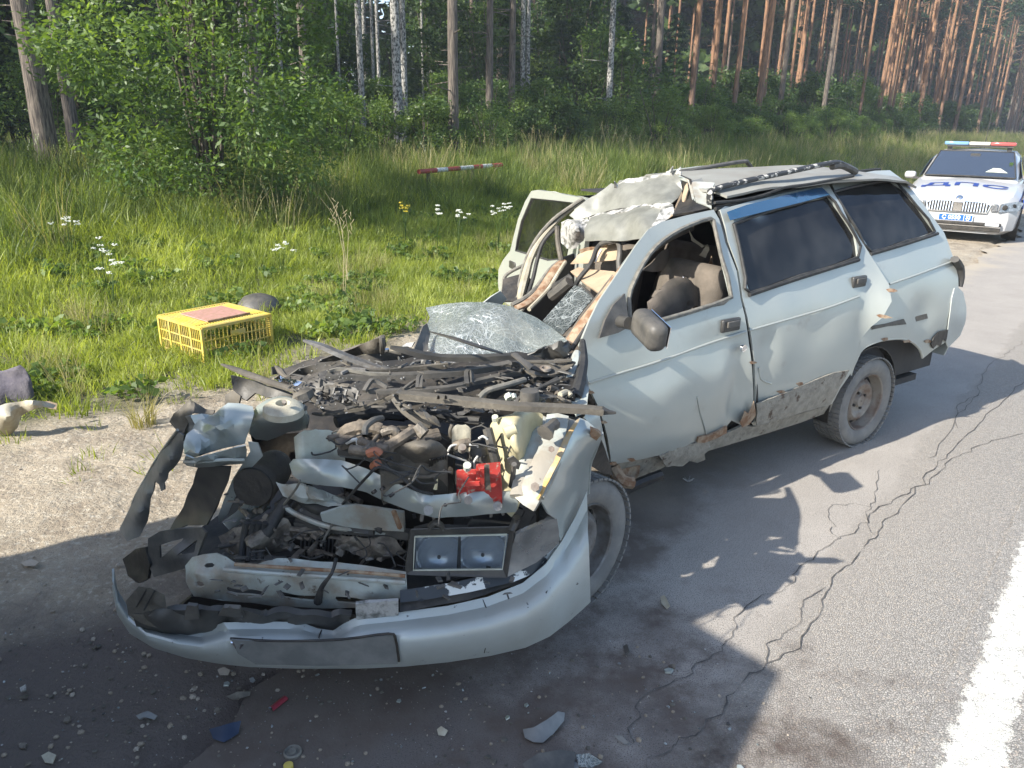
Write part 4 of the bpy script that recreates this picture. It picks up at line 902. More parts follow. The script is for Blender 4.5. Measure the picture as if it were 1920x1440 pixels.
vis = side_panel('rain_visor', [(1364, 397), (1400, 384), (1470, 366), (1541, 351), (1556, 365), (1500, 380), (1440, 395), (1370, 413)], M['visor'], rdoor, dw=.035, sp=.04, th=.004, disp=lambda s, z: .0)
# door handles: dark recess, frame and flap
def handle(cx, cy, parent, dfun):
    s_, z = SW(cx, cy, .014); w = prof(z)+.014+dfun(s_, z)
    m1 = MB(); rot = Matrix(((BF[0], BL[0], 0), (BF[1], BL[1], 0), (0, 0, 1)))
    m1.box(B(s_, w+.004, z), (.125, .022, .062), rot); h = m1.build('door_handle', M['plastic'], parent, bevel=.008)
    m2 = MB(); m2.box(B(s_-.005, w+.018, z+.006), (.085, .01, .03), rot); m2.build('handle_flap', M['plastic_dusty'], h, bevel=.004)
handle(1369, 609, fd, dd); handle(1610, 528, rdoor, dr)
m1 = MB(); s_, z = SW(1391, 652, .02); m1.lathe([(.02, -.004), (.018, .006), (.008, .008)], B(s_, prof(z)+.03, z), BL3, 12); m1.build('door_lock', M['chrome'], fd)
# mirror on the front door
mc = np.array(B(*[SW(1150, 600)[0], prof(.93)+.01, .93]))
sail = [(1124, 634), (1135, 600), (1150, 572), (1172, 550), (1176, 580), (1181, 612), (1160, 624)]
side_panel('mirror_sail', sail, M['plastic_dusty'], fd, dw=.035, sp=.04, th=.012)
cen = V(1217, 618, .20); ax = (BL3*.85+BF3*.25); ax /= np.linalg.norm(ax)
fwd = np.cross(ax, [0, 0, 1]); up = np.array([0, 0, 1.0])
rot = Matrix(((ax[0], fwd[0], up[0]), (ax[1], fwd[1], up[1]), (ax[2], fwd[2], up[2])))
rr = rot @ Matrix.Rotation(R(12), 3, 'Y')
m1 = MB(); m1.box(cen, (.195, .085, .118), rr)
mo = m1.build('mirror_housing', M['plastic_dusty'], fd, bevel=.035); mo.modifiers['b'].segments = 5
m1 = MB(); m1.tube([V(1163, 603, .03), V(1180, 606, .10)], .026, 10, 0); m1.build('mirror_arm', M['plastic'], mo)
m1 = MB(); m1.box(np.array(cen)-fwd*.044 if np.dot(fwd, BF3) > 0 else np.array(cen)+fwd*.044, (.165, .004, .092), rr); m1.build('mirror_glass', M['chrome'], mo)
# ---- tail lamp, rear bumper, tailgate, far side
mb = MB(); P = []
for x, y in ((1790, 486), (1799, 500), (1800, 520), (1796, 537)): P.append(V(x, y, -.02))
mb.tube(P, .028, 8, 2, sq=(1, .8)); mb.build('tail_lamp', M['plastic'], W)
side_panel('rear_bumper', [(1796, 538), (1806, 548), (1812, 575), (1810, 605), (1800, 630), (1778, 652), (1774, 640), (1780, 600), (1785, 560), (1790, 540)], M['paint_bumper'], W, dw=.008, sp=.04, th=.006)
def Bz(s, w, z): return B(s, w, z)
mb = MB(); RW = [(.44, -.84), (.62, -.93), (1.0, -.80), (1.24, -.68), (1.50, -.50)]
rows = []
for z, s_ in RW:
    rows.append([Bz(s_+.03*math.cos(t*math.pi)-.03, prof(z)*(1-t)+(-1.6-prof(z))*t-(0.02), z) for t in np.linspace(0, 1, 9)])
for i in range(len(rows)-1):
    for j in range(8): mb.add([rows[i][j], rows[i][j+1], rows[i+1][j+1], rows[i+1][j]], [(0, 1, 2, 3)])
mb.build('tailgate', PA, W, solid=.01)
def mirror_of(o, name):
    c = o.copy(); c.data = o.data.copy(); COL.objects.link(c); c.parent = W; c.name = name
    n_ = np.array([BL[0], BL[1]]); mid = BO+BL*(-.80)
    for v in c.data.vertices:
        q = np.array([v.co.x, v.co.y]); dist = (q-mid)@n_; q = q-2*dist*n_; v.co.x, v.co.y = q; v.co.z = .25+(v.co.z-.25)*.84
    c.data.flip_normals(); return c
mirror_of(qp, 'right_quarter_panel'); mirror_of(inner, 'right_inner_side')
# ---- roof (rear, undamaged part) and rails
mb = MB(); cols = []
def roofz(s, w):
    t = (w+.80)/.58; base = np.interp(s, [-.62, -.5, -.2, .3, .8, 1.12], [1.475, 1.515, 1.545, 1.54, 1.52, 1.485]); return base-.035*max(0, -t)+.02*(1-t*t) - .055*max(0, abs(t)-.9)*10*.5
ss = np.linspace(-.60, 1.10, 16); ww = np.linspace(-.24, -1.36, 15)
for s0_ in ss:
  for w in ww:
    s_ = min(s0_, 1.12) if w > -.45 else -.60+(s0_+.60)*(1-.30*(-.45-w)/.9); mb.v.append(tuple(B(s_, w, roofz(s_, w)+.012*noise.noise(Vector((s_*3, w*3, 0)))-.02*math.exp(-((w+.8)/.3)**2-((s_-.9)/.25)**2))))
for i in range(len(ss)-1):
    for j in range(len(ww)-1): a = i*len(ww)+j; mb.f.append((a, a+1, a+len(ww)+1, a+len(ww))); mb.mi.append(0)
M['roof'] = mat('dusty_roof_paint', (.30, .30, .27), .5, .1, col2=(.24, .225, .195), nscale=4, nmix=(.35, .65), coords='World')
mb.build('roof', M['roof'], W, solid=.012)
def roof_side(w, px, name, m, foot=()):
    P = [V(x, y, w) for x, y in px]; mb = MB(); mb.tube(P, .017, 8, 3, sq=(1.1, .8)); return mb.build(name, M[m], W)
rl = roof_side(-.30, [(1331, 383), (1331, 366), (1339, 355), (1400, 339), (1480, 322), (1555, 306), (1576, 306), (1600, 320)], 'roof_rail', 'worn_rail', )
rr_ = roof_side(-1.30, [(1195, 342), (1260, 327), (1330, 313), (1392, 303), (1402, 306), (1414, 322)], 'roof_rail', 'plastic_dusty')
mb = MB(); mb.tube([V(1560, 312, -.3), V(1580, 310, -.3), V(1604, 322, -.3)], .02, 8, 2); mb.build('rail_foot', M['plastic_dusty'], rl)
# roof side lip with dark drip line
seam([(1341, 392), (1400, 377), (1470, 360), (1556, 340), (1610, 322), (1650, 318)], W, 'drip_channel', -.01, .010)
seamP = [V(x, y, -.24) for x, y in ((1340, 380), (1385, 376), (1430, 366), (1470, 352), (1520, 345), (1600, 330))]; mb = MB(); mb.tube(seamP, .008, 6, 3); mb.build('roof_gutter', M['rubber'], W)
# ---- caved front roof: folded, scraped sheet (w runs from the left edge to the far side)
def Vw(lst): return [V(x, y, w) for x, y, w in lst]
sheet('crumpled_roof_panel', Vw([(1068, 404, -1.18), (1100, 378, -1.14), (1146, 345, -1.05), (1156, 348, -1.0), (1162, 340, -1.0), (1190, 337, -.92), (1216, 334, -.85), (1240, 329, -.78), (1258, 322, -.74), (1262, 330, -.7), (1274, 324, -.66), (1276, 340, -.62), (1280, 358, -.6), (1270, 372, -.55), (1258, 384, -.5), (1200, 386, -.72), (1150, 395, -.92), (1105, 407, -1.08), (1080, 412, -1.15)]), M['primer'], W, extra=Vw([(1150, 370, -.98), (1200, 360, -.80), (1240, 355, -.68), (1120, 392, -1.08)]), amp=.03, freq=6, sp=9, th=.006, label='buckled pale upper half of the caved roof')
sheet('crumpled_roof_panel', Vw([(1108, 410, -1.0), (1150, 397, -.88), (1200, 388, -.68), (1256, 386, -.46), (1262, 402, -.42), (1240, 418, -.40), (1218, 436, -.38), (1206, 447, -.42), (1167, 452, -.60), (1130, 452, -.78), (1098, 452, -.92), (1098, 430, -.95)]), M['primer'], W, extra=Vw([(1150, 425, -.70), (1200, 415, -.52), (1180, 440, -.58)]), amp=.02, freq=7, sp=8, th=.006, label='rounded lower half of the caved roof')
sheet('scraped_fold', Vw([(1104, 408, -1.03), (1150, 396, -.87), (1200, 385, -.69), (1256, 381, -.47), (1262, 386, -.43), (1248, 391, -.45), (1200, 393, -.66), (1150, 403, -.84), (1108, 416, -1.0)]), M['primer_white'], W, amp=.012, freq=20, sp=5, th=.01)
sheet('scraped_fold', Vw([(1052, 416, -1.2), (1066, 410, -1.17), (1085, 412, -1.12), (1108, 412, -1.03), (1112, 422, -.98), (1100, 436, -.98), (1096, 452, -1.0), (1078, 466, -1.05), (1062, 468, -1.12), (1054, 455, -1.18), (1051, 435, -1.2)]), M['primer_white'], W, extra=Vw([(1080, 430, -.98)]), amp=.03, freq=13, sp=6, th=.006, label='torn white corner of the caved roof')
sheet('scraped_fold', Vw([(1160, 345, -.99), (1175, 336, -.96), (1200, 334, -.88), (1230, 328, -.80), (1262, 320, -.70), (1276, 322, -.65), (1277, 338, -.63), (1255, 340, -.72), (1220, 345, -.82), (1180, 356, -.92), (1150, 372, -1.0), (1140, 372, -1.03)]), M['primer_white'], W, amp=.02, freq=18, sp=6, th=.006)
sheet('scraped_fold', Vw([(1240, 392, -.46), (1262, 388, -.42), (1264, 402, -.4), (1240, 422, -.39), (1218, 442, -.37), (1210, 440, -.39), (1228, 418, -.42)]), M['primer_white'], W, amp=.012, freq=22, sp=5, th=.006)
for a in ((1258, 322, 1262, 312), (1268, 324, 1277, 313), (1272, 326, 1276, 318), (1155, 350, 1152, 340)):
    p, q = V(a[0], a[1], -.7), V(a[2], a[3], -.68); mb = MB(); mb.tube([p, q], [.012, .003], 4, 0); mb.build('torn_strip', M['primer_white'], W)
# dark open end of the roof box with beige lining
sheet('roof_end_gap', Vw([(1277, 328, -.62), (1294, 336, -.5), (1302, 380, -.36), (1330, 392, -.28), (1300, 398, -.3), (1262, 404, -.38), (1282, 360, -.56)]), M['dark'], W, amp=.01, sp=8, th=.01)
sheet('lining_shard', Vw([(1254, 410, -.39), (1262, 396, -.42), (1278, 360, -.56), (1281, 376, -.5), (1272, 398, -.41)]), M['beige'], W, sp=8, th=.006)
sheet('lining_shard', Vw([(1284, 350, -.5), (1289, 343, -.5), (1291, 356, -.47), (1286, 372, -.44), (1281, 384, -.44), (1279, 372, -.48)]), M['beige'], W, sp=6, th=.006)
sheet('roof_end_frame', Vw([(1273, 330, -.6), (1290, 336, -.52), (1296, 342, -.50), (1303, 378, -.38), (1298, 376, -.39), (1291, 343, -.51), (1276, 336, -.6)]), M['paint_dirty'], W, sp=6, th=.008)
sheet('roof_front_edge', Vw([(1296, 342, -.5), (1340, 345, -.4), (1331, 372, -.33), (1334, 392, -.27), (1305, 380, -.36)]), M['paint_dirty'], W, amp=.02, sp=8, th=.008)
sheet('roof_centre', Vw([(1296, 340, -.52), (1340, 330, -.8), (1400, 318, -1.2), (1392, 330, -.9), (1345, 352, -.36), (1320, 356, -.4)]), M['roof'], W, sp=12, th=.008)
# hanging headliner, hoses, pillars
sheet('headliner', Vw([(1086, 476, -.98), (1130, 462, -.85), (1165, 456, -.72), (1166, 470, -.7), (1163, 486, -.68), (1150, 490, -.72), (1124, 492, -.8), (1096, 494, -.92), (1070, 495, -1.05), (1078, 486, -1.0)]), M['beige'], W, amp=.02, freq=14, sp=6, th=.006)
sheet('headliner', Vw([(1086, 468, -.98), (1120, 460, -.88), (1140, 459, -.8), (1130, 468, -.85), (1092, 478, -.97)]), M['rust'], W, amp=.012, freq=14, sp=6, th=.006)
sheet('dashboard_panel', Vw([(1070, 510, -.95), (1085, 502, -.92), (1100, 506, -.88), (1152, 510, -.62), (1158, 516, -.58), (1148, 528, -.55), (1124, 551, -.52), (1100, 535, -.68)]), M['beige'], W, amp=.008, sp=8, th=.01, label='sunlit beige inner panel behind the crazed glass')
sheet('crushed_far_door', Vw([(1052, 485, -1.4), (1090, 470, -1.42), (1170, 455, -1.45), (1215, 440, -1.45), (1345, 405, -1.45), (1380, 560, -1.45), (1240, 620, -1.45), (1130, 640, -1.4), (1062, 645, -1.35), (1000, 612, -1.3), (972, 590, -1.3), (1005, 556, -1.35), (1030, 520, -1.4)]), M['interior'], W, sp=25, th=.02, amp=.0)
for nm, pts, r_, m_ in (('black_hose', [(1126, 458, -.80), (1118, 468, -.8), (1112, 485, -.78), (1104, 500, -.76), (1086, 522, -.78), (1080, 534, -.8)], .013, 'rubber'), ('black_hose', [(1126, 458, -.8), (1140, 453, -.74), (1158, 454, -.68), (1162, 470, -.64), (1160, 490, -.62), (1161, 508, -.6)], .014, 'plastic_dusty'),
    ('white_cable', [(1128, 468, -.78), (1122, 478, -.78), (1116, 492, -.77)], .006, 'cable'), ('grey_tube', [(1034, 555, -.95), (1048, 545, -.9), (1068, 528, -.84)], .03, 'plastic_dusty'), ('dark_tube', [(1042, 540, -1.0), (1060, 530, -.92), (1072, 522, -.9)], .03, 'rubber')):
    mb = MB(); mb.tube(Vw(pts), r_, 8, 3); mb.build(nm, M[m_], W)
# left A pillar: rusty inner face with black seal
mb = MB(); mb.tube(Vw([(1066, 645, -.09), (1090, 610, -.10), (1120, 571, -.12), (1155, 524, -.15), (1192, 474, -.19)]), .022, 8, 3, sq=(1.2, .6)); mb.build('windscreen_pillar', M['rust'], W, label='rust-brown left windscreen pillar')
mb = MB(); mb.tube(Vw([(1072, 655, -.05), (1098, 616, -.06), (1128, 574, -.08), (1165, 522, -.11), (1200, 466, -.16), (1225, 436, -.2), (1260, 416, -.24), (1330, 398, -.26)]), .011, 8, 3); mb.build('pillar_seal', M['rubber'], W)
mb = MB(); mb.tube(Vw([(1060, 640, -.13), (1085, 604, -.14), (1116, 563, -.16), (1150, 518, -.19)]), .010, 8, 3); mb.build('pillar_seal', M['plastic_dirty'], W)
# right side frame folded forwards
wR = -1.35
for nm, pts, r_, m_, sq in (('right_door_frame', [(1097, 375, -1.25), (1075, 390, -1.3), (1045, 414, -1.38), (1015, 448, -1.42), (995, 485, -1.42), (985, 520, -1.38), (978, 548, -1.3), (975, 566, -1.25)], [.012, .018, .022, .030, .042, .05, .045, .022], 'cream', (1, .55)),
    ('frame_seal', [(1094, 372, -1.25), (1068, 389, -1.3), (1037, 412, -1.38), (1006, 448, -1.43), (985, 490, -1.43), (974, 530, -1.4), (970, 560, -1.32)], .012, 'rubber_grey', None),
    ('frame_seal', [(1046, 425, -1.34), (1020, 452, -1.36), (1008, 485, -1.36), (1000, 520, -1.33), (990, 552, -1.25)], .012, 'rubber', None),
    ('window_guide', [(1045, 424, -1.28), (1046, 450, -1.26), (1050, 475, -1.22), (1053, 489, -1.2)], .016, 'plastic_dirty', None),
    ('bent_pillar', [(1056, 490, -1.2), (1040, 505, -1.15), (1024, 530, -1.1), (1008, 552, -1.05), (985, 570, -1.0), (968, 578, -1.0)], .02, 'rust', (1.3, .7)),
    ('bent_pillar', [(1060, 492, -1.15), (1047, 512, -1.1), (1030, 540, -1.05), (1010, 562, -1.0), (992, 580, -.95)], .012, 'cream', None),
    ('bent_pillar', [(1048, 492, -1.22), (1030, 508, -1.2), (1010, 535, -1.15), (990, 556, -1.1), (960, 573, -1.1)], .016, 'rubber_grey', None),
    ('seal_loop', [(983, 497, -1.5), (960, 508, -1.52), (946, 520, -1.54), (944, 540, -1.5), (938, 560, -1.45), (928, 570, -1.4)], .011, 'rubber_grey', None)):
    mb = MB(); mb.tube(Vw(pts), r_, 8, 3, sq=sq); mb.build(nm, M[m_], W)
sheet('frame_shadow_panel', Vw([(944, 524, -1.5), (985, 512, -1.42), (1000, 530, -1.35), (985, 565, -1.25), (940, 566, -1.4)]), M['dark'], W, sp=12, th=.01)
# open right rear door
h0 = B(1.02, -1.58, 0); h1 = h0+np.array([-.36, .90, 0]); dn = np.cross(h1-h0, [0, 0, 1]); dn /= np.linalg.norm(dn)
def DP(px, py, off=0.0): return PL(px, py, h0+dn*off, dn)
od_out = [(1000, 358), (1012, 356), (1060, 364), (1102, 372), (1108, 400), (1100, 460), (1095, 540), (1070, 590), (1000, 600), (940, 560), (937, 530), (938, 505), (946, 488), (960, 470), (966, 445), (975, 410), (988, 378)]
od_win = [(999, 371), (1040, 375), (1082, 380), (1078, 430), (1066, 486), (1030, 489), (969, 471), (972, 450), (980, 415)]
rdo = sheet('open_rear_door', [DP(x, y) for x, y in od_out], PA, W, holes=[[DP(x, y) for x, y in od_win]], sp=14, th=.03, label='far side rear door standing open')
sheet('window_pane', [DP(x, y) for x, y in od_win], M['glass_clear'], rdo, sp=40, th=.004)
mb = MB(); mb.tube([DP(x, y, -.0) for x, y in od_win+[od_win[0]]], .011, 6, 0); mb.build('window_rubber', M['rubber'], rdo)
mb = MB(); c_ = DP(965, 497); t_ = (h1-h0)/np.linalg.norm(h1-h0); mb.bar(c_-t_*.06, c_+t_*.06, .05, .055); mb.build('door_handle', M['plastic'], rdo, bevel=.008)
# ---- interior
rotB = Matrix(((BF[0], BL[0], 0), (BF[1], BL[1], 0), (0, 0, 1)))
mb = MB(); mb.box(B(.45, -.80, .30), (2.3, 1.45, .04), rotB); mb.box(B(-.35, -.8, .6), (1.0, 1.45, .5), rotB); mb.build('cabin_floor', M['interior'], W)
def seat(s, w, rz, name='front_seat'):
    rt = rotB @ Matrix.Rotation(R(-14), 3, 'Y')
    mb = MB(); mb.box(B(s, w, .86), (.16, .48, .56), rt, taper=.85); o = mb.build('seat_back', M['seat'], W, bevel=.06); o.modifiers['b'].segments = 4
    mb = MB(); mb.box(B(s+.30, w, .54), (.52, .5, .16), rotB); o2 = mb.build('seat_cushion', M['seat'], W, bevel=.06); return o
s1 = seat(1.12, -.42, 0); s2 = seat(1.0, -1.15, 0)
mb = MB(); mb.box(B(.28, -.8, .80), (.18, 1.25, .55), rotB @ Matrix.Rotation(R(-18), 3, 'Y')); o = mb.build('rear_seat', M['seat'], W, bevel=.06)
mb = MB(); mb.tube([V(1281, 536, -.40), V(1282, 521, -.40), V(1290, 522, -.42), V(1318, 534, -.5), V(1331, 545, -.52), V(1333, 558, -.52)], .009, 8, 3); mb.build('headrest_bracket', M['chrome'], s1)
sheet('seat_bolster', Vw([(1212, 586, -.25), (1228, 560, -.28), (1248, 540, -.30), (1270, 531, -.32), (1292, 534, -.34), (1300, 545, -.34), (1302, 575, -.30), (1270, 600, -.26), (1235, 606, -.24)]), M['seat'], W, bulge=.05, sp=8, th=.04, label='brown left front seat leaning forwards')
sheet('seat_bolster', Vw([(1312, 575, -.3), (1318, 560, -.32), (1330, 556, -.33), (1342, 560, -.33), (1346, 570, -.3), (1314, 580, -.28)]), M['seat'], W, bulge=.03, sp=8, th=.04)
sheet('hanging_lining', Vw([(1203, 507, -.5), (1222, 492, -.5), (1240, 472, -.52), (1258, 464, -.55), (1254, 490, -.55), (1240, 508, -.53), (1224, 510, -.5)]), M['seat'], W, sp=8, th=.005, amp=.02)
sheet('hanging_lining', Vw([(1292, 432, -.45), (1296, 450, -.45), (1316, 464, -.42), (1326, 458, -.4), (1330, 470, -.4), (1322, 483, -.4), (1310, 478, -.42), (1322, 462, -.42), (1300, 446, -.45)]), M['cream'], W, sp=6, th=.004, amp=.02, freq=20)
mb = MB(); mb.tube(Vw([(1229, 466, -.42), (1262, 444, -.45), (1298, 428, -.48)]), .014, 8, 3); mb.build('grab_rail', M['plastic_dirty'], W)
sheet('belt_tower', Vw([(1326, 500, -.55), (1334, 480, -.55), (1338, 510, -.52), (1336, 560, -.5), (1326, 558, -.52)]), M['rust'], W, sp=10, th=.02)
sheet('cabin_lining', [B(-.5, -1.5, .35), B(1.05, -1.5, .35), B(1.05, -1.45, 1.38), B(-.5, -1.4, 1.38)], M['interior'], W, sp=90, th=.01)
sheet('roof_lining', [B(-.5, -1.4, 1.42), B(1.05, -1.4, 1.42), B(1.1, -.3, 1.42), B(-.5, -.3, 1.42)], M['interior'], W, sp=90, th=.01)
sheet('scuttle', [B(1.85, -1.2, .25), B(1.85, -.2, .25), B(1.85, -.2, .70), B(1.85, -1.2, .70)], M['interior'], W, sp=60, th=.02)

# ---- wheels
def wheel(c, axis, R0, wd, name, tm, sm, seed=0, holes=12):
    c = Vector(c); ax = Vector(axis).normalized(); h = wd/2
    tprof = [(R0*.62, -h*.80), (R0*.70, -h), (R0*.86, -h*1.06), (R0*.955, -h*.9), (R0, -h*.62), (R0, h*.62), (R0*.955, h*.9), (R0*.86, h*1.06), (R0*.70, h), (R0*.62, h*.80)]
    t = MB(); t.lathe(tprof, c, ax, 56, True); w = empty(name, tuple(c)); attach(w, W)
    # tread blocks
    a = ax.cross(Vector((0, 0, 1))).normalized(); b = ax.cross(a)
    for k in range(56):
        q = 2*math.pi*k/56; d = a*math.cos(q)+b*math.sin(q); tt = ax.cross(d)
        for off in (-.42, -.14, .14, .42): t.box(c+d*(R0+.001)+ax*off*wd, (wd*.22, R0*.085, .008), Matrix((ax, tt, d)).transposed())
    t.build('tyre', tm, w)
    r = R0*.64
    rim = MB(); rim.lathe([(r, h*.86), (r*.985, h*.93), (r*.95, h*.86), (r*.93, h*.40), (r*.88, h*.10), (r*.82, h*.05), (r*.71, h*.42), (r*.60, h*.58), (r*.46, h*.50), (r*.38, h*.36), (r*.26, h*.34), (r*.22, h*.42), (r*.20, h*.56), (.004, h*.60)], c, ax, 56, cap=False)
    rim.lathe([(r, h*.86), (r*.98, -h*.8)], c, ax, 40, cap=False)
    ro = rim.build('rim', sm, w, ang=30)
    hm = MB()
    for k in range(holes):
        q = 2*math.pi*(k+.5)/holes; d = a*math.cos(q)+b*math.sin(q); hm.lathe([(r*.062, -.010), (r*.062, .004)], c+d*r*.765+ax*h*.28, ax+d*.7, 10)
    for k in range(4):
        q = 2*math.pi*k/4+.4; d = a*math.cos(q)+b*math.sin(q); hm.lathe([(.009, -.0), (.008, .012)], c+d*r*.31+ax*h*.35, ax, 6)
    hm.build('rim_openings', M['dark'], ro); return w
wc = B(-.04, -.085, .272); wheel(wc, BL3, .272, .165, 'rear_wheel', M['tyre'], M['steel'])
wheel(B(-.04, -1.52, .272), -BL3, .272, .165, 'far_rear_wheel', M['tyre_dark'], M['steel_grey'])
fa = R(134); fax = Vector((math.sin(fa), math.cos(fa), .0))
fc = np.array([.235, 2.63, .272]); wheel(fc, fax, .272, .165, 'front_wheel', M['tyre'], M['steel_grey'])
# rear arch liner
mb = MB()
for k in range(12):
    a0 = math.pi*k/11; pass
Pa = [B(-.04+.335*math.cos(a_), 0, .27+.335*math.sin(a_)) for a_ in np.linspace(-.2, math.pi+.2, 18)]
for i in range(17):
    p, q = Pa[i], Pa[i+1]; o1 = np.append(BL*(-.03), 0); o2 = np.append(BL*(-.34), 0); mb.add([p+o1, q+o1, q+o2, p+o2], [(0, 1, 2, 3)])
mb.add([Pa[0]+o2, *[p+o2 for p in Pa[1:]]], [tuple(range(18))])
mb.build('wheel_arch_liner', M['dark'], W, solid=.006)
mb = MB(); mb.tube([np.array(SW3) for SW3 in [B(*[SW(x, y, .0)[0], prof(SW(x, y)[1])-.006, SW(x, y)[1]]) for x, y in [(1592, 700), (1602, 680), (1618, 655), (1640, 643), (1662, 637), (1690, 635), (1712, 641), (1726, 655), (1731, 671)]]], .009, 6, 3); mb.build('arch_lip', PA, W)
# ---- engine bay and nose (points traced with their heights)
def g3(lst): return [G(x, y, z) for x, y, z in lst]
def tb(name, pts, r, m, n=8, sm=3, sq=None, parent=None, **k):
    mb = MB(); mb.tube(g3(pts) if len(pts[0]) == 3 and abs(pts[0][0]) > 20 else pts, r, n, sm, sq=sq); return mb.build(name, M[m], parent or W, **k)
# dark under-tray so the bay is not open to the ground
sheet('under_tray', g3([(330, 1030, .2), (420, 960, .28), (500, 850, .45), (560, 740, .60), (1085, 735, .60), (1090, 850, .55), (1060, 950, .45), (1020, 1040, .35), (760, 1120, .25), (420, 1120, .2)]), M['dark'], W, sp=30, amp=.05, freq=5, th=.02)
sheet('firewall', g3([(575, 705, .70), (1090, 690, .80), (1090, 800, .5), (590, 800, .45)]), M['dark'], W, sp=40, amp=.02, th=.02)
# bumper
bc = [(213, 1112, .34, 212, 1066), (222, 1152, .27, 218, 1105), (245, 1187, .22, 236, 1135), (290, 1214, .2, 262, 1168), (350, 1232, .19, 320, 1182), (400, 1241, .18, 370, 1186), (430, 1245, .18, 405, 1172), (470, 1249, .18, 420, 1167), (520, 1251, .18, 510, 1166), (560, 1252, .18, 565, 1167), (600, 1252, .18, 595, 1179), (640, 1252, .18, 625, 1183), (672, 1252, .18, 652, 1165), (700, 1251, .18, 672, 1157), (760, 1248, .18, 750, 1148), (840, 1240, .18, 840, 1136), (920, 1228, .18, 915, 1119), (985, 1213, .19, 980, 1093), (1030, 1192, .2, 1022, 1058), (1065, 1165, .2, 1053, 1014), (1090, 1143, .21, 1080, 966), (1106, 1128, .22, 1100, 920)]
mb = MB(); NB = 12; nsub = 4; colsb = []
bca = np.array(bc, float)
for q in np.linspace(0, len(bc)-1, (len(bc)-1)*nsub+1):
    i = min(int(q), len(bc)-2); f = q-i; c = bca[i]*(1-f)+bca[i+1]*f
    p0 = G(c[0], c[1], c[2]); hd = math.hypot(p0[0], p0[1]); col = []
    for k in range(NB+1):
        t = k/NB; px_ = c[0]+(c[3]-c[0])*t; py_ = c[1]+(c[4]-c[1])*t
        off = -.045*math.sin(math.pi*min(1, t*1.25))**.8 + .05*max(0, t-.55)**1.2*2.2
        inrec = 428 < px_ < 748 and t < .62
        if inrec: off += .016*min(1, (min(px_-428, 748-px_))/8)*min(1, (.62-t)/.08)
        d = ray(px_, py_); kk = (hd+off)/math.hypot(d[0], d[1]); col.append(CAM+d*kk)
    colsb.append(col)
for col in colsb: mb.v += [tuple(p) for p in col]
for i in range(len(colsb)-1):
    for k in range(NB): a = i*(NB+1)+k; mb.f.append((a, a+1, a+NB+2, a+NB+1)); mb.mi.append(0)
bump_o = mb.build('front_bumper', M['paint_bumper'], W, solid=.006, ang=60, label='silver front bumper cover with torn upper lip and number plate recess')
def bsurf(px_, py_, off=-.024):
    j = min(range(len(colsb)), key=lambda i: min(abs(pj(colsb[i][k])[0]-px_)+abs(pj(colsb[i][k])[1]-py_) for k in (0, 4, 8))); q = min(colsb[j], key=lambda p: abs(pj(p)[1]-py_)); hd = math.hypot(q[0], q[1])+off
    d = ray(px_, py_); return CAM+d*(hd/math.hypot(d[0], d[1]))
M['recess'] = mat('plate_recess_plastic', (.15, .155, .15), .55, .1, col2=(.21, .21, .2), nscale=14, coords='World')
rec = sheet('plate_recess', [bsurf(x, y) for x, y in [(434, 1199), (520, 1203), (640, 1200), (735, 1190), (742, 1200), (746, 1244), (600, 1248), (480, 1245), (446, 1225)]], M['recess'], bump_o, sp=12, th=.003)
tb('recess_lip', [bsurf(x, y, -.027) for x, y in [(432, 1197), (520, 1202), (640, 1199), (728, 1188), (742, 1200), (748, 1240)]], .004, 'dark', parent=bump_o)
tb('broken_clip', [bsurf(436, 1203, -.02), bsurf(447, 1218, -.02), bsurf(455, 1205, -.02)], [.006, .003, .006], 'chrome', parent=bump_o)
sheet('white_lip_block', g3([(667, 1131, .405), (690, 1127, .41), (747, 1124, .41), (747, 1151, .35), (700, 1156, .34), (668, 1159, .34)]), M['primer_white'], bump_o, sp=8, amp=.004, th=.012, label='scratched white block on the bumper lip')
sheet('chipped_strip', g3([(750, 1107, .42), (850, 1092, .43), (940, 1072, .44), (1000, 1047, .46), (1047, 1018, .48), (1048, 1034, .44), (1015, 1068, .42), (960, 1092, .41), (880, 1110, .40), (800, 1124, .39), (750, 1130, .39)]), M['scratch'], bump_o, sp=10, th=.012, label='black bumper top strip with chipped white paint')
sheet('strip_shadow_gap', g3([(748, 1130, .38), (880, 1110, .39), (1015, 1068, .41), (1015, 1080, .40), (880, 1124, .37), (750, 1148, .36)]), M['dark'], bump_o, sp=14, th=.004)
# black absorber left behind in the lip
sheet('bumper_absorber', g3([(250, 1146, .36), (300, 1140, .37), (345, 1139, .38), (380, 1138, .38), (430, 1142, .37), (560, 1146, .37), (660, 1150, .36), (655, 1178, .28), (560, 1172, .29), (420, 1178, .28), (370, 1190, .26), (300, 1185, .26), (258, 1170, .29)]), M['plastic'], W, extra=g3([(300, 1160, .34), (420, 1158, .34), (560, 1158, .34)]), amp=.03, freq=16, sp=9, th=.02)
for a in ((345, 1160, 352, 1132, 370, 1134, 374, 1158), (410, 1150, 420, 1136, 450, 1138, 458, 1156)):
    sheet('absorber_tab', g3([(a[0], a[1], .36), (a[2], a[3], .42), (a[4], a[5], .42), (a[6], a[7], .36)]), M['plastic_dusty'], W, sp=6, th=.012)
sheet('foam_block', g3([(236, 1126, .40), (260, 1099, .46), (283, 1102, .46), (309, 1115, .43), (292, 1152, .36), (262, 1143, .37)]), M['plastic_dirty'], W, sp=8, drop=.05, amp=.004, label='grey broken foam block in the bumper corner')
for q in ((256, 1138, 276, 1103), (270, 1144, 290, 1108)): tb('block_groove', g3([(q[0], q[1], .395), (q[2], q[3], .455)]), .0035, 'dark', 4, 0)
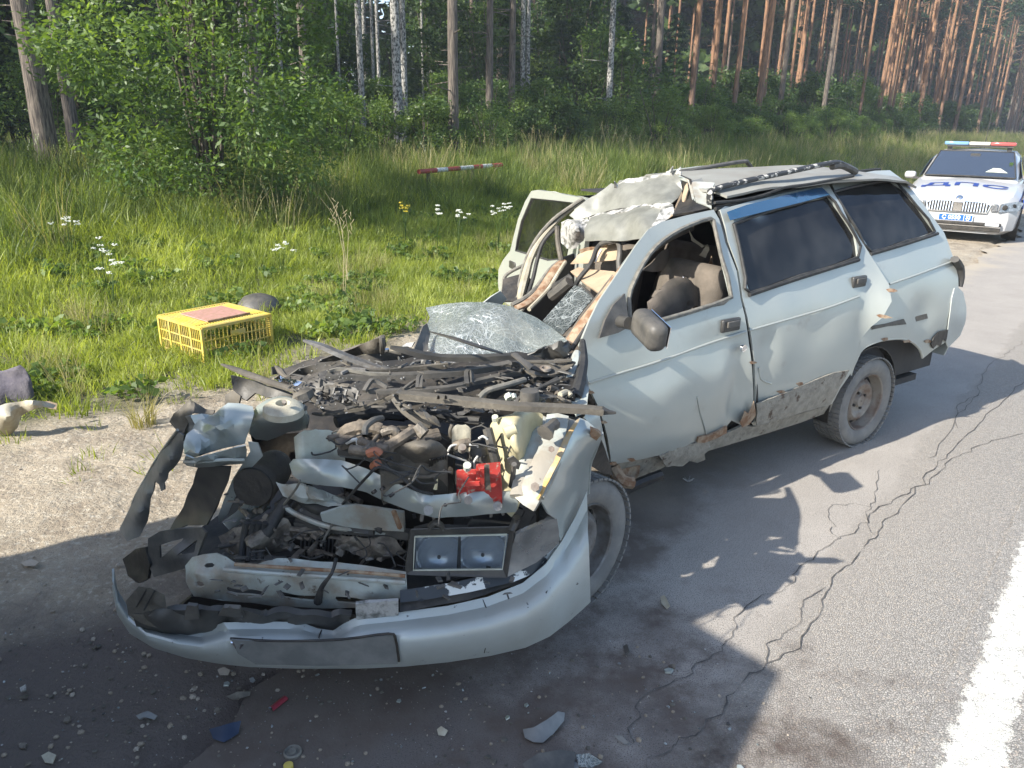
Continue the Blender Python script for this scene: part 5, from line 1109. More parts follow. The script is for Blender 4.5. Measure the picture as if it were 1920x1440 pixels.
# lower beam (bumper carrier) with slots
def slot(x0, y0, x1, y1, h, z):
    dx, dy = x1-x0, y1-y0; L_ = math.hypot(dx, dy); nx, ny = -dy/L_*h, dx/L_*h; ux, uy = dx/L_*h, dy/L_*h
    return g3([(x0+nx, y0+ny, z), (x0-ux, y0-uy, z), (x0-nx, y0-ny, z+.015), (x1-nx, y1-ny, z+.015), (x1+ux, y1+uy, z), (x1+nx, y1+ny, z)])
beam = [(348, 1060, .44), (362, 1044, .48), (382, 1039, .50), (405, 1037, .51), (425, 1043, .50), (446, 1056, .47), (480, 1059, .47), (500, 1052, .48), (520, 1047, .49), (556, 1047, .49), (600, 1052, .48), (627, 1053, .48), (700, 1062, .47), (762, 1072, .46), (765, 1110, .40), (748, 1124, .37), (700, 1140, .33), (620, 1140, .32), (560, 1137, .32), (500, 1132, .32), (420, 1126, .33), (365, 1117, .35), (350, 1090, .39)]
be = sheet('bumper_beam', g3(beam), M['paint_dirty'], W, holes=[slot(424, 1104, 492, 1112, 5, .37), slot(526, 1112, 600, 1120, 5, .36), slot(632, 1124, 690, 1130, 5, .355), slot(389, 1058, 399, 1056, 4, .47), slot(371, 1094, 377, 1097, 5, .41)], extra=g3([(370, 1075, .465), (430, 1082, .445), (500, 1086, .44), (600, 1092, .43), (700, 1100, .42)]), sp=9, amp=.012, freq=12, th=.006, label='dirty silver slotted bumper beam, bent')
tb('beam_ridge', g3([(420, 1068, .475), (520, 1076, .465), (620, 1082, .46), (760, 1092, .445)]), .008, 'paint_dirty', parent=be)
tb('beam_ridge', g3([(440, 1058, .49), (560, 1066, .485), (660, 1072, .48), (760, 1080, .465)]), .006, 'rust', parent=be)
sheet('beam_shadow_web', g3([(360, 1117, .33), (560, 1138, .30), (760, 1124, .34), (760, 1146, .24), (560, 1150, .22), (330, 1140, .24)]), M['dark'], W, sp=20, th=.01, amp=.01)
tb('hanging_cable', g3([(630, 1048, .52), (622, 1075, .5), (604, 1100, .44), (596, 1128, .36)]), [.006, .005, .008, .014], 'rubber')
sheet('torn_bracket', g3([(279, 1008, .44), (300, 996, .47), (340, 990, .50), (379, 989, .52), (388, 998, .52), (365, 1060, .40), (330, 1071, .34), (290, 1082, .30), (280, 1060, .33)]), M['plastic_dusty'], W, holes=[g3([(299, 1022, .42), (347, 1008, .46), (344, 1014, .45), (301, 1048, .37)]), g3([(336, 1040, .42), (372, 1012, .47), (366, 1036, .43)])], sp=9, th=.008, amp=.006, label='dark triangular bracket on the torn right corner')
sheet('lamp_bucket', g3([(258, 1030, .36), (275, 1025, .4), (284, 1060, .34), (278, 1085, .28), (262, 1092, .25), (240, 1080, .25), (232, 1048, .3)]), M['dark'], W, sp=8, amp=.02, th=.01)
# headlamp
hz0, hz1 = .44, .60
yh = G(860, 1078, hz0)[1]
def HD(x, y, o=0): return D(x, y, yh+o-(x-860)*.00006)
hous = MB()
ring = [(771, 993), (964, 988), (950, 1082), (760, 1076)]; rin = [(779, 1003), (955, 999), (944, 1067), (773, 1069)]
for i in range(4):
    j = (i+1) % 4; hous.add([HD(*ring[i], -.02), HD(*ring[j], -.02), HD(*rin[j], -.012), HD(*rin[i], -.012)], [(0, 1, 2, 3)])
    hous.add([HD(*ring[i], -.02), HD(*ring[j], -.02), HD(*ring[j], .09), HD(*ring[i], .09)], [(0, 1, 2, 3)])
hous.add([HD(*p, .09) for p in ring], [(0, 1, 2, 3)])
hl = hous.build('headlight', M['plastic'], W, solid=.006, smooth=False, label='unbroken left headlight hanging in its black frame')
for (x0, x1, cx, cy) in ((777, 860, 826, 1042), (864, 955, 908, 1038)):
    mb = MB(); nx, ny = 26, 22
    for b_ in range(ny):
        for a_ in range(nx):
            tx = a_/(nx-1); ty = b_/(ny-1); x = x0+(x1-x0)*tx-(8*ty if x1 > 900 else 4*ty)*tx; y = 1001+(1068-1001)*ty
            r_ = math.hypot((x-cx)/44, (y-cy)/38); dep = .006+.022*(1-ty)+.030*max(0, 1-r_*r_)
            if abs(r_-1) < .08: dep -= .006
            if x1 > 900 and y < 1032: dep -= .006+.0022*math.sin(x*1.6)
            mb.v.append(tuple(HD(x, y, dep)))
    for b_ in range(ny-1):
        for a_ in range(nx-1): q = b_*nx+a_; mb.f.append((q, q+1, q+nx+1, q+nx)); mb.mi.append(0)
    mb.build('reflector', M['reflector'], hl, ang=25)
    tb('bulb_cap', [HD(cx-3, cy+2, .03), HD(cx-3, cy+3, .012)], .006, 'plastic_dusty', 10, 0, parent=hl)
tb('reflector_divider', [HD(861, 1001, .01), HD(860, 1068, .01)], .004, 'plastic_dusty', 4, 0, parent=hl)
sheet('lens', [HD(*p, -.014) for p in [(776, 999), (957, 996), (946, 1070), (771, 1072)]], M['lens'], hl, sp=40, th=.003)
tb('lens_rim', [HD(*p, -.018) for p in [(778, 1006), (950, 1002), (942, 1067), (775, 1069), (778, 1006)]], .0032, 'white_plastic', 4, 0, parent=hl)
tb('headlight_bracket', g3([(806, 988, .62), (815, 980, .64), (826, 984, .63), (830, 992, .61)]), .01, 'plastic'); tb('headlight_bracket', g3([(958, 995, .62), (966, 980, .64), (969, 970, .66)]), .012, 'plastic')
sheet('headlight_top', g3([(775, 990, .60), (800, 984, .62), (876, 986, .61), (884, 974, .63), (965, 982, .62), (960, 994, .59), (776, 997, .58)]), M['plastic'], W, sp=12, th=.01, amp=.005)
sheet('turn_signal', g3([(966, 1000, .60), (1000, 985, .62), (1030, 972, .64), (1043, 970, .64), (1047, 995, .58), (1047, 1016, .53), (1030, 1032, .50), (1004, 1053, .47), (975, 1068, .45), (948, 1082, .44), (952, 1050, .49)]), M['lens_grey'], W, sp=10, th=.012, label='smoked turn signal lamp wrapped round the corner')
sheet('turn_signal_back', g3([(968, 1004, .58), (1040, 974, .62), (1044, 1015, .51), (1004, 1049, .45), (952, 1078, .42)]), M['plastic_dusty'], W, sp=20, th=.004)
# left front fender: outer skin + inner channels
fender = sheet('front_fender', g3([(1087, 784, .90), (1100, 790, .89), (1116, 803, .87), (1128, 812, .85), (1124, 830, .80), (1114, 848, .74), (1104, 872, .68), (1102, 900, .62), (1100, 925, .56), (1085, 955, .53), (1066, 985, .50), (1049, 1014, .50), (1043, 990, .58), (1041, 972, .64), (1026, 962, .69), (1018, 948, .73), (1010, 936, .76), (1030, 900, .80), (1050, 860, .84), (1070, 818, .88)]), M['paint_clean'], W, extra=g3([(1070, 870, .81), (1055, 920, .74), (1085, 850, .82), (1040, 940, .715), (1080, 905, .68)]), sp=9, amp=.006, freq=7, th=.008, label='silver left front fender with peeled top edge')
sheet('rust_edge', g3([(1078, 790, .905), (1087, 784, .905), (1070, 820, .885), (1050, 862, .845), (1030, 902, .805), (1010, 938, .765), (1003, 932, .765), (1022, 896, .81), (1042, 856, .85), (1060, 818, .888)]), M['rustband'], fender, sp=7, th=.006, amp=.003)
sheet('fender_scuff', g3([(1106, 800, .885), (1120, 806, .875), (1128, 814, .86), (1118, 824, .83), (1108, 818, .85)]), M['rust'], fender, sp=6, th=.01, amp=.006)
tb('arch_lip', g3([(1128, 812, .85), (1116, 846, .75), (1106, 874, .68), (1103, 925, .56)]), .006, 'paint_clean', parent=fender)
sheet('wheel_arch_liner', g3([(1122, 812, .83), (1142, 868, .62), (1148, 890, .55), (1125, 884, .6), (1106, 872, .66), (1114, 846, .72)]), M['dark'], W, sp=14, th=.01, amp=.01)
sheet('lower_front_post', g3([(1100, 770, .88), (1122, 775, .86), (1142, 868, .60), (1120, 812, .80), (1094, 784, .89)]), M['paint'], W, sp=12, th=.006)
for pts, r_, m_ in (([(1016, 786, .90), (1000, 840, .85), (984, 890, .80), (974, 932, .76)], .026, 'paint_dirty'), ([(1046, 782, .92), (1036, 830, .87), (1015, 880, .82), (996, 925, .77), (985, 945, .74)], .032, 'paint_dirty'), ([(1066, 790, .90), (1052, 835, .86), (1030, 885, .81), (1006, 930, .765)], .022, 'paint_dirty'), ([(1024, 790, .87), (1008, 850, .82), (988, 905, .77), (976, 940, .73)], .02, 'plastic_dirty')):
    tb('inner_fender_channel', pts, r_, m_, 6, 4, sq=(1.25, .6))
sheet('inner_fender', g3([(1018, 776, .80), (1086, 784, .82), (1050, 860, .74), (1008, 936, .66), (972, 940, .64), (990, 880, .70)]), M['paint_dirty'], W, sp=12, amp=.008, th=.01)
tb('fender_bolt', g3([(1003, 913, .80), (1003, 913, .815)]), .014, 'steel', 6, 0); tb('fender_bolt', g3([(1034, 842, .88), (1034, 842, .895)]), .010, 'steel', 6, 0)
tb('cut_hose_end', g3([(1022, 812, .93), (1032, 800, .94), (1040, 795, .94)]), [.028, .016, .02], 'plastic_dusty')
tb('post_strut', g3([(1092, 640, 1.0), (1093, 680, .98), (1086, 720, .95), (1078, 745, .92)]), [.012, .02, .02, .026], 'rubber')
tb('post_strut', g3([(1082, 660, 1.0), (1078, 690, .96), (1066, 720, .93), (1062, 740, .92)]), [.012, .03, .026, .02], 'paint_dirty')
sheet('door_hinge_area', g3([(1090, 645, 1.0), (1098, 690, .95), (1104, 730, .93), (1100, 770, .90), (1080, 778, .9), (1068, 740, .92), (1080, 700, .95)]), M['paint_dirty'], W, sp=12, amp=.008, th=.01)
# upper cross member with brackets
cm = sheet('radiator_crossmember', g3([(544, 870, .76), (552, 861, .78), (600, 862, .79), (640, 864, .79), (690, 880, .78), (740, 903, .77), (785, 924, .75), (813, 929, .75), (860, 925, .75), (911, 922, .76), (962, 921, .77), (972, 940, .74), (968, 958, .70), (938, 960, .69), (870, 966, .68), (816, 968, .68), (770, 956, .69), (725, 938, .70), (690, 922, .71), (640, 911, .72), (600, 907, .72), (566, 902, .72), (550, 890, .73)]), M['paint_clean'], W, extra=g3([(600, 884, .775), (700, 908, .765), (790, 942, .745), (880, 944, .75)]), sp=10, amp=.006, freq=10, th=.01, label='bent silver radiator crossmember across the engine bay')
for x, y in ((700, 928), (733, 934), (716, 922)): tb('rust_spot', g3([(x, y-8, .775), (x+3, y-4, .77)]), .009, 'dark', 8, 0, parent=cm)
for bx, by in ((803, 960), (933, 952)):
    mb = MB(); P = g3([(bx-13, by+16, .66), (bx-9, by-10, .72), (bx+8, by-10, .72), (bx+10, by+12, .66)]); mb.tube(P, .006, 4, 0); mb.tube(g3([(bx, by-4, .73), (bx, by-3, .74)]), .014, 10, 0); mb.build('mount_tab', M['steel_grey'], cm)
tb('crossmember_bolt', g3([(878, 938, .755), (878, 938, .77)]), .013, 'steel', 8, 0, parent=cm); tb('crossmember_hole', g3([(835, 947, .745), (835, 947, .752)]), .006, 'dark', 8, 0, parent=cm)
sheet('second_crossmember', g3([(600, 962, .62), (640, 948, .65), (668, 945, .66), (720, 955, .65), (757, 960, .65), (757, 995, .57), (700, 992, .56), (640, 984, .57), (604, 975, .59)]), M['paint_dirty'], W, sp=9, amp=.01, th=.01)
tb('clip', g3([(738, 958, .67), (750, 990, .60)]), .008, 'rust', 4, 0)
tb('wire', g3([(640, 948, .62), (660, 925, .72), (690, 892, .82), (710, 876, .85), (745, 890, .82), (780, 918, .77), (812, 926, .76)]), .0045, 'rubber'); tb('wire', g3([(636, 955, .62), (622, 985, .55), (608, 1010, .5), (602, 1022, .5)]), .004, 'rubber_grey')
tb('bent_pipe', g3([(528, 944, .58), (548, 960, .56), (580, 975, .55), (620, 988, .54), (680, 995, .53), (740, 1000, .52)]), .009, 'paint_dirty'); tb('wire', g3([(562, 900, .74), (556, 915, .7), (532, 946, .6)]), .004, 'rubber_grey')
# radiator, cooling parts in the dark nose
sheet('radiator', g3([(560, 985, .46), (640, 992, .48), (765, 1005, .48), (760, 1062, .36), (640, 1050, .34), (540, 1040, .34)]), M['dark'], W, sp=14, amp=.012, th=.04)
for x in (456, 470, 480, 492): tb('torn_hose', g3([(x-4, 1052, .42), (x, 1010, .48), (x+6, 980, .54)]), .011, 'rubber')
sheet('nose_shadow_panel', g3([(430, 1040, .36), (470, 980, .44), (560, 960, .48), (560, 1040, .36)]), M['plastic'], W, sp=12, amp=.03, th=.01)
# big cylinder and shards on the torn side
ca = G(474, 914, .64); cb = G(530, 862, .62); axc = (cb-ca)/np.linalg.norm(cb-ca)
cy = MB(); cy.lathe([(.022, -.004), (.028, .0), (.062, .0), (.066, .012), (.069, .02), (.07, .05), (.066, .056), (.068, .16), (.06, .205), (.03, .215), (.001, .216)], ca, axc, 40); co_ = cy.build('air_canister', M['plastic_dirty'], W, label='dark dented round canister on the torn side')
mb = MB(); mb.lathe([(.030, -.006), (.027, -.005), (.001, -.001)], ca, axc, 20); mb.lathe([(.066, -.002), (.069, .004), (.066, .010)], ca, axc, 32); mb.build('canister_opening', M['dark'], co_)
M['skin'] = M['paint_clean']
cf = sheet('crushed_fender', g3([(356, 778, .86), (378, 776, .86), (400, 779, .85), (412, 768, .89), (428, 756, .91), (450, 757, .91), (474, 763, .9), (477, 775, .89), (470, 800, .85), (462, 820, .81), (459, 832, .79), (420, 840, .77), (385, 850, .75), (364, 857, .74), (347, 851, .75), (345, 835, .77), (350, 815, .80), (361, 806, .81), (366, 795, .83)]), M['skin'], W, extra=g3([(404, 800, .865), (372, 850, .775), (438, 800, .85), (398, 812, .815)]), sp=9, amp=.002, freq=10, th=.005, ang=22, label='crumpled silver sheet on the torn corner')
sheet('crushed_fender_lip', g3([(348, 853, .76), (364, 859, .75), (400, 850, .77), (440, 839, .80), (461, 834, .81), (463, 842, .78), (461, 868, .72), (420, 871, .70), (372, 876, .68), (352, 872, .69), (344, 866, .71)]), M['skin'], W, extra=g3([(400, 862, .755), (440, 856, .765), (370, 868, .74)]), sp=6, amp=.006, freq=14, th=.005, ang=25)
tb('fender_edge_bead', g3([(346, 866, .72), (372, 866, .74), (420, 862, .75), (459, 862, .75)]), .006, 'paint_dirty')
sheet('torn_wing', g3([(319, 790, .80), (324, 776, .84), (340, 765, .86), (356, 748, .9), (368, 758, .88), (385, 768, .86), (402, 770, .86), (400, 780, .85), (360, 778, .86), (356, 792, .82), (346, 812, .78), (332, 806, .78)]), M['plastic_dirty'], W, sp=6, amp=.02, freq=12, th=.005, ang=25)
sheet('torn_wing_face', g3([(322, 790, .80), (344, 780, .84), (356, 779, .86), (366, 796, .82), (362, 812, .79), (352, 820, .76), (346, 832, .74), (336, 812, .76)]), M['recess'], W, sp=6, amp=.012, th=.005, ang=25)
sheet('wing_strip', g3([(333, 808, .78), (345, 816, .78), (345, 840, .70), (338, 858, .64), (326, 876, .58), (317, 884, .55), (315, 896, .52), (308, 905, .49), (309, 918, .46), (302, 921, .44), (298, 908, .47), (290, 902, .48), (288, 918, .43), (282, 936, .37), (280, 958, .28), (276, 975, .22), (262, 1005, .14), (240, 1015, .10), (225, 992, .12), (236, 968, .2), (248, 944, .27), (256, 928, .32), (272, 900, .42), (290, 868, .55), (312, 836, .68)]), M['recess'], W, extra=g3([(318, 858, .66), (300, 885, .56), (275, 925, .42), (262, 960, .3)]), sp=6, amp=.008, th=.005, ang=30, label='long torn wing strip hanging to the dirt')
tb('wing_edge', g3([(333, 806, .79), (312, 834, .69), (290, 866, .56), (272, 898, .43), (256, 926, .33), (248, 944, .275)]), .005, 'paint_dirty')
sheet('arch_liner', g3([(372, 877, .66), (400, 874, .69), (434, 872, .72), (428, 900, .64), (414, 935, .52), (400, 965, .42), (390, 985, .38), (350, 985, .32), (318, 1000, .25), (330, 975, .3), (345, 950, .38), (358, 915, .5)]), M['plastic'], W, sp=9, amp=.012, th=.006, label='black plastic wheel arch liner')
sheet('sheet_flap', g3([(484, 830, .80), (492, 855, .76), (470, 878, .70), (452, 905, .62), (440, 935, .54), (428, 962, .46), (412, 981, .40), (409, 968, .44), (424, 930, .54), (436, 900, .62), (448, 880, .68), (456, 868, .72), (470, 846, .77), (466, 828, .8)]), M['skin'], W, sp=6, amp=.005, th=.005, ang=25)
sheet('sheet_flap', g3([(417, 978, .44), (440, 962, .5), (457, 945, .56), (463, 938, .58), (470, 950, .55), (506, 950, .54), (490, 962, .50), (465, 975, .47), (444, 985, .44), (430, 993, .42)]), M['skin'], W, sp=6, amp=.01, th=.005, ang=25)
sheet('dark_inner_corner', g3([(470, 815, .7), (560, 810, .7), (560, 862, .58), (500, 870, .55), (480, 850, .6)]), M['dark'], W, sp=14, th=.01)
# strut tower
tw = sheet('strut_tower', g3([(467, 812, .80), (474, 780, .86), (484, 762, .90), (503, 750, .93), (525, 744, .945), (553, 747, .94), (572, 760, .92), (580, 784, .88), (576, 804, .83), (562, 806, .79), (540, 808, .77), (518, 818, .74), (500, 824, .73), (478, 822, .76)]), M['paint_clean'], W, extra=g3([(530, 762, .965), (500, 790, .86), (545, 785, .88), (520, 800, .82)]), sp=7, amp=.006, freq=9, th=.008, label='pale strut tower dome with round top mount')
c_ = G(531, 764, .965); mb = MB(); mb.lathe([(.062, -.02), (.060, .0), (.045, .012), (.022, .016), (.018, .0), (.001, -.004)], c_, (0.05, -.12, 1), 36); mb.build('top_mount', M['cream'], tw)
tb('mount_bolt', g3([(534, 757, .99), (533, 753, 1.0)]), .007, 'steel', 6, 0, parent=tw); tb('mount_bolt', g3([(560, 776, .93), (568, 774, .93)]), .009, 'chrome', 6, 0, parent=tw)
tb('dirt_lump', g3([(556, 750, .95), (568, 744, .96), (578, 738, .95)]), .022, 'plastic_dirty', 6, 2)
# tank, battery, filter box, reservoirs
sheet('coolant_tank', g3([(551, 820, .84), (562, 812, .86), (600, 808, .86), (630, 809, .86), (645, 826, .84), (640, 842, .80), (620, 855, .76), (590, 858, .75), (556, 852, .77)]), M['white_plastic'], W, bulge=.02, drop=.10, sp=7, ang=70, label='milky white tank left of the engine')
bt = sheet('battery', g3([(856, 882, .84), (892, 882, .84), (893, 870, .865), (938, 866, .87), (942, 920, .77), (905, 922, .765), (856, 921, .765)]), M['red'], W, holes=[g3([(874, 888, .83), (893, 888, .83), (893, 904, .80), (876, 906, .80)])], sp=10, drop=.05, amp=0, label='bright red car battery', ang=30)
tb('battery_ridge', g3([(904, 876, .872), (905, 918, .782)]), .008, 'red', 4, 0, parent=bt); tb('battery_ridge', g3([(858, 884, .848), (892, 883, .848)]), .006, 'red', 4, 0, parent=bt); tb('battery_ridge', g3([(866, 908, .80), (900, 906, .81)]), .008, 'red', 4, 0, parent=bt)
sheet('battery_dirt_strip', g3([(908, 872, .873), (918, 871, .875), (921, 918, .785), (910, 919, .783)]), M['engine_brown'], bt, sp=6, amp=.003, th=.004)
tb('terminal', g3([(876, 878, .87), (876, 872, .885)]), .012, 'white_plastic', 8, 0, parent=bt)
sheet('washer_tank', g3([(919, 798, .90), (930, 788, .92), (952, 782, .93), (980, 770, .95), (1000, 772, .945), (1018, 777, .935), (1012, 790, .91), (998, 806, .89), (994, 830, .86), (990, 850, .83), (982, 872, .80), (972, 900, .75), (960, 916, .72), (948, 905, .74), (944, 880, .78), (938, 858, .81), (928, 838, .84), (921, 820, .87)]), M['cream_plastic'], W, extra=g3([(950, 800, .93), (980, 790, .935), (945, 815, .90), (960, 840, .885), (975, 860, .85)]), bulge=.03, drop=.10, sp=7, amp=.006, ang=60, label='yellowed plastic washer tank behind the battery')
tb('tank_cap', g3([(946, 812, .925), (966, 804, .935)]), .018, 'cream_plastic', 12, 0); tb('tank_neck', g3([(929, 788, .94), (928, 781, .955)]), .010, 'white_plastic', 8, 0)
sheet('rag_piece', g3([(952, 860, .87), (962, 855, .88), (976, 868, .85), (972, 880, .83), (960, 876, .84)]), M['plastic_dusty'], W, sp=5, amp=.015, th=.004); tb('wire', g3([(964, 870, .86), (962, 890, .81), (958, 912, .76)]), .008, 'plastic_dusty')
sheet('air_filter_box', g3([(712, 868, .84), (726, 850, .87), (745, 838, .89), (775, 827, .91), (808, 826, .91), (830, 834, .90), (839, 846, .87), (838, 876, .81), (820, 886, .79), (800, 890, .78), (760, 884, .79), (716, 880, .80)]), M['plastic_dirty'], W, extra=g3([(780, 845, .91), (808, 848, .905)]), bulge=.02, drop=.12, sp=7, ang=60, label='dusty grey-brown air filter box')
for q in range(7): tb('box_rib', g3([(806+q*5, 862-q*1.2, .868), (806+q*5, 880-q*1.2, .81)]), .003, 'dark', 4, 0)
tb('box_band', g3([(712, 884, .82), (760, 890, .81), (803, 894, .80), (840, 884, .82)]), .006, 'plastic_dirty', 6)
rb = sheet('fluid_reservoir', g3([(847, 806, .92), (853, 799, .93), (878, 799, .93), (883, 804, .92), (881, 822, .88), (850, 824, .875)]), M['cream'], W, bulge=.012, drop=.05, sp=5, ang=70); tb('hose', g3([(848, 796, .93), (844, 808, .91), (846, 822, .88)]), .006, 'plastic_dirty')
c_ = G(900, 864, .80); mb = MB(); mb.lathe([(.034, -.06), (.036, .0), (.035, .035), (.030, .045), (.001, .048)], c_, (-.12, .2, 1), 24)
for k in range(24):
    q = 2*math.pi*k/24; mb.tube([c_+np.array([.036*math.cos(q), .036*math.sin(q), -.03]), c_+np.array([.036*math.cos(q)-.004, .036*math.sin(q)+.006, .03])], .003, 4, 0)
mb.build('oil_filter', M['plastic_dusty'], W)
tb('grey_hose', g3([(914, 804, .93), (922, 835, .88), (930, 868, .82)]), .016, 'plastic_dusty')
tb('regulator', g3([(852, 838, .87), (866, 832, .88), (880, 830, .88)]), .014, 'engine_brown'); tb('regulator_nut', g3([(866, 844, .87), (867, 838, .885)]), .012, 'steel', 10, 0)
for pts in ([(840, 846, .86), (846, 836, .88), (858, 834, .88)], [(840, 852, .85), (855, 858, .83), (880, 866, .81), (890, 872, .79)], [(880, 834, .88), (892, 834, .88), (896, 838, .87)], [(890, 880, .80), (889, 866, .83), (896, 855, .85)], [(898, 822, .92), (906, 818, .93), (914, 824, .92)]): tb('white_cable', g3(pts), .0035, 'cable')
# engine lump
random.seed(11)
sheet('engine_block', g3([(640, 812, .80), (700, 800, .84), (790, 800, .86), (850, 820, .82), (850, 880, .72), (760, 895, .68), (690, 872, .70), (640, 850, .72)]), M['dark'], W, sp=12, amp=.03, freq=14, drop=.2)
em = MB()
for k in range(46):
    x = random.uniform(640, 810); y = random.uniform(802, 850)
    if x > 735 and y > 832: continue
    z = .84+.06*random.random(); c_ = G(x, y, z); rt = Matrix.Rotation(random.uniform(0, 3), 3, 'Z') @ Matrix.Rotation(random.uniform(-.5, .5), 3, 'X')
    if random.random() < .5: em.box(c_, (random.uniform(.015, .06), random.uniform(.015, .04), random.uniform(.015, .04)), rt)
    else:
        v_ = rt @ Vector((random.uniform(.02, .06), 0, 0)); em.tube([Vector(c_)-v_, Vector(c_)+v_], random.uniform(.006, .016), 8, 0)
em.build('engine_fittings', M['engine_brown'], W, kind='stuff', bevel=.003)
for pts, r_, m_ in (([(640, 822, .86), (655, 806, .90), (690, 800, .91), (714, 806, .90)], .022, 'engine_brown'), ([(684, 815, .93), (686, 800, .95), (700, 788, .96), (716, 784, .95)], .010, 'plastic_dusty'), ([(716, 812, .92), (735, 806, .93), (744, 812, .92)], .014, 'engine'), ([(700, 845, .87), (725, 838, .89), (752, 822, .92), (776, 806, .93)], .017, 'engine_brown'), ([(650, 830, .88), (668, 824, .9), (672, 840, .87)], .006, 'cable'), ([(780, 800, .94), (796, 815, .92)], .02, 'engine'), ([(730, 880, .84), (722, 866, .86), (735, 858, .88)], .006, 'rubber'), ([(640, 845, .83), (690, 852, .84), (712, 864, .83)], .02, 'plastic'), ([(630, 792, .85), (690, 775, .86), (760, 780, .85)], .02, 'rubber'), ([(900, 745, .95), (915, 732, .97), (950, 722, .98), (984, 712, .98)], .010, 'rubber_grey'), ([(800, 770, .86), (860, 785, .84), (900, 790, .84)], .016, 'rubber')):
    tb('engine_hose', g3(pts), r_, m_)
for pts in ([(700, 875, .84), (708, 868, .86)], [(690, 851, .90), (704, 846, .91), (712, 852, .9)]): tb('orange_cap', g3(pts), .013, 'orange')
for x in range(816, 856, 5): tb('dark_fin', g3([(x, 792, .82), (x+8, 766, .84)]), .0035, 'rubber_grey', 4, 0)
tb('yellow_tag', g3([(816, 918, .78), (820, 898, .81)]), [.006, .002], 'cream_plastic', 4, 0)
# brake fluid etc. behind the long bar
c_ = G(993, 742, .97); mb = MB(); mb.lathe([(.030, -.02), (.032, .0), (.030, .018), (.001, .022)], c_, (0, 0, 1), 20); mb.build('filler_cap', M['plastic_dusty'], W)
sheet('master_reservoir', g3([(972, 748, .95), (985, 740, .96), (1010, 742, .96), (1024, 750, .95), (1022, 760, .93), (975, 760, .93)]), M['cream'], W, bulge=.01, drop=.05, sp=6)
tb('white_clip', g3([(952, 740, .96), (956, 748, .95)]), .014, 'white_plastic', 6, 0); tb('white_clip', g3([(962, 740, .96), (964, 748, .95)]), .010, 'white_plastic', 6, 0)
tb('strut_hose', g3([(1002, 732, .98), (1022, 722, .99), (1046, 712, 1.0)]), [.005, .006, .012], 'rubber')
for pts, r_, m_ in (([(1030, 728, .97), (1042, 732, .96), (1046, 742, .95)], .012, 'engine_brown'), ([(1050, 740, .96), (1062, 735, .96), (1070, 742, .95)], .01, 'cream'), ([(1036, 748, .94), (1060, 752, .93)], .014, 'engine_brown')): tb('small_fitting', g3(pts), r_, m_)
# ---- cowl wreckage
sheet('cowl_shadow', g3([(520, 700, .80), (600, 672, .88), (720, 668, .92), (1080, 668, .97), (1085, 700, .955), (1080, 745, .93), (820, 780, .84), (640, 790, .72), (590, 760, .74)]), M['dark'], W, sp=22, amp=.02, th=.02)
sheet('bonnet_liner', g3([(596, 678, .95), (604, 672, .96), (650, 656, 1.0), (690, 640, 1.04), (714, 630, 1.08), (721, 628, 1.08), (724, 646, 1.03), (718, 660, 1.0), (680, 664, .97), (660, 668, .96), (630, 676, .95)]), M['plastic_dirty'], W, extra=g3([(690, 652, 1.02)]), sp=7, amp=.008, th=.008, label='dark brown bent liner pointing up behind the cowl')
tb('liner_post', g3([(716, 632, 1.08), (717, 646, 1.05), (717, 660, 1.0)]), .010, 'plastic_dusty'); tb('liner_clip', g3([(718, 658, 1.01), (728, 656, 1.01)]), .008, 'chrome', 6, 0)
sheet('cowl_cover', g3([(541, 703, .88), (560, 690, .91), (600, 680, .93), (640, 676, .94), (668, 676, .95), (690, 664, .98), (760, 657, 1.0), (786, 668, .98), (760, 674, .96), (720, 677, .95), (690, 690, .93), (650, 682, .93), (600, 696, .9), (570, 703, .87)]), M['plastic_dusty'], W, sp=8, amp=.012, th=.006)
tb('torn_trim', [G(x, y, z) for x, y, z in [(516, 686, .9), (526, 696, .88), (536, 706, .87), (546, 706, .87)]], [.004, .014, .008, .004], 'plastic_dirty')
sheet('black_bracket', g3([(509, 688, .88), (523, 686, .88), (524, 700, .85), (510, 703, .85)]), M['plastic'], W, sp=8, th=.01)
sheet('silver_scrap', g3([(511, 709, .86), (524, 700, .87), (545, 708, .87), (568, 716, .87), (560, 722, .86), (530, 720, .85)]), M['chrome'], W, sp=5, amp=.02, freq=25, th=.003)
tb('light_trim_blade', g3([(568, 638, 1.08), (600, 648, 1.06), (640, 665, 1.03), (680, 680, 1.0), (716, 692, .98)]), [.008, .024, .027, .027, .02], 'steel_grey', 4, 4, sq=(1, .4), ang=30, label='long grey trim blade sticking out to the left')
tb('blade_tip', g3([(716, 688, .99), (728, 694, .98), (740, 700, .97)]), [.014, .018, .014], 'plastic_dusty', 6, 2, sq=(1, .6))
lp = g3([(415, 683, .97), (440, 692, .96), (471, 704, .95), (510, 718, .94), (552, 731, .93), (580, 742, .92), (596, 756, .9), (608, 772, .87)])
tb('bent_seal_strip', lp, [.005, .014, .018, .018, .017, .015, .012, .006], 'plastic_dirty', 8, 4, sq=(1, .6), label='long brown seal strip curling out to the left')
sheet('hood_liner_flap', g3([(432, 702, .93), (450, 706, .92), (500, 722, .91), (552, 738, .90), (540, 748, .88), (500, 745, .88), (478, 738, .87), (462, 752, .84), (440, 738, .86)]), M['plastic_dusty'], W, sp=7, amp=.02, freq=10, th=.006)
sheet('torn_liner', g3([(425, 742, .9), (440, 733, .92), (453, 742, .92), (450, 757, .89), (436, 762, .87), (424, 760, .87)]), M['plastic_dirty'], W, sp=6, amp=.015, th=.006)
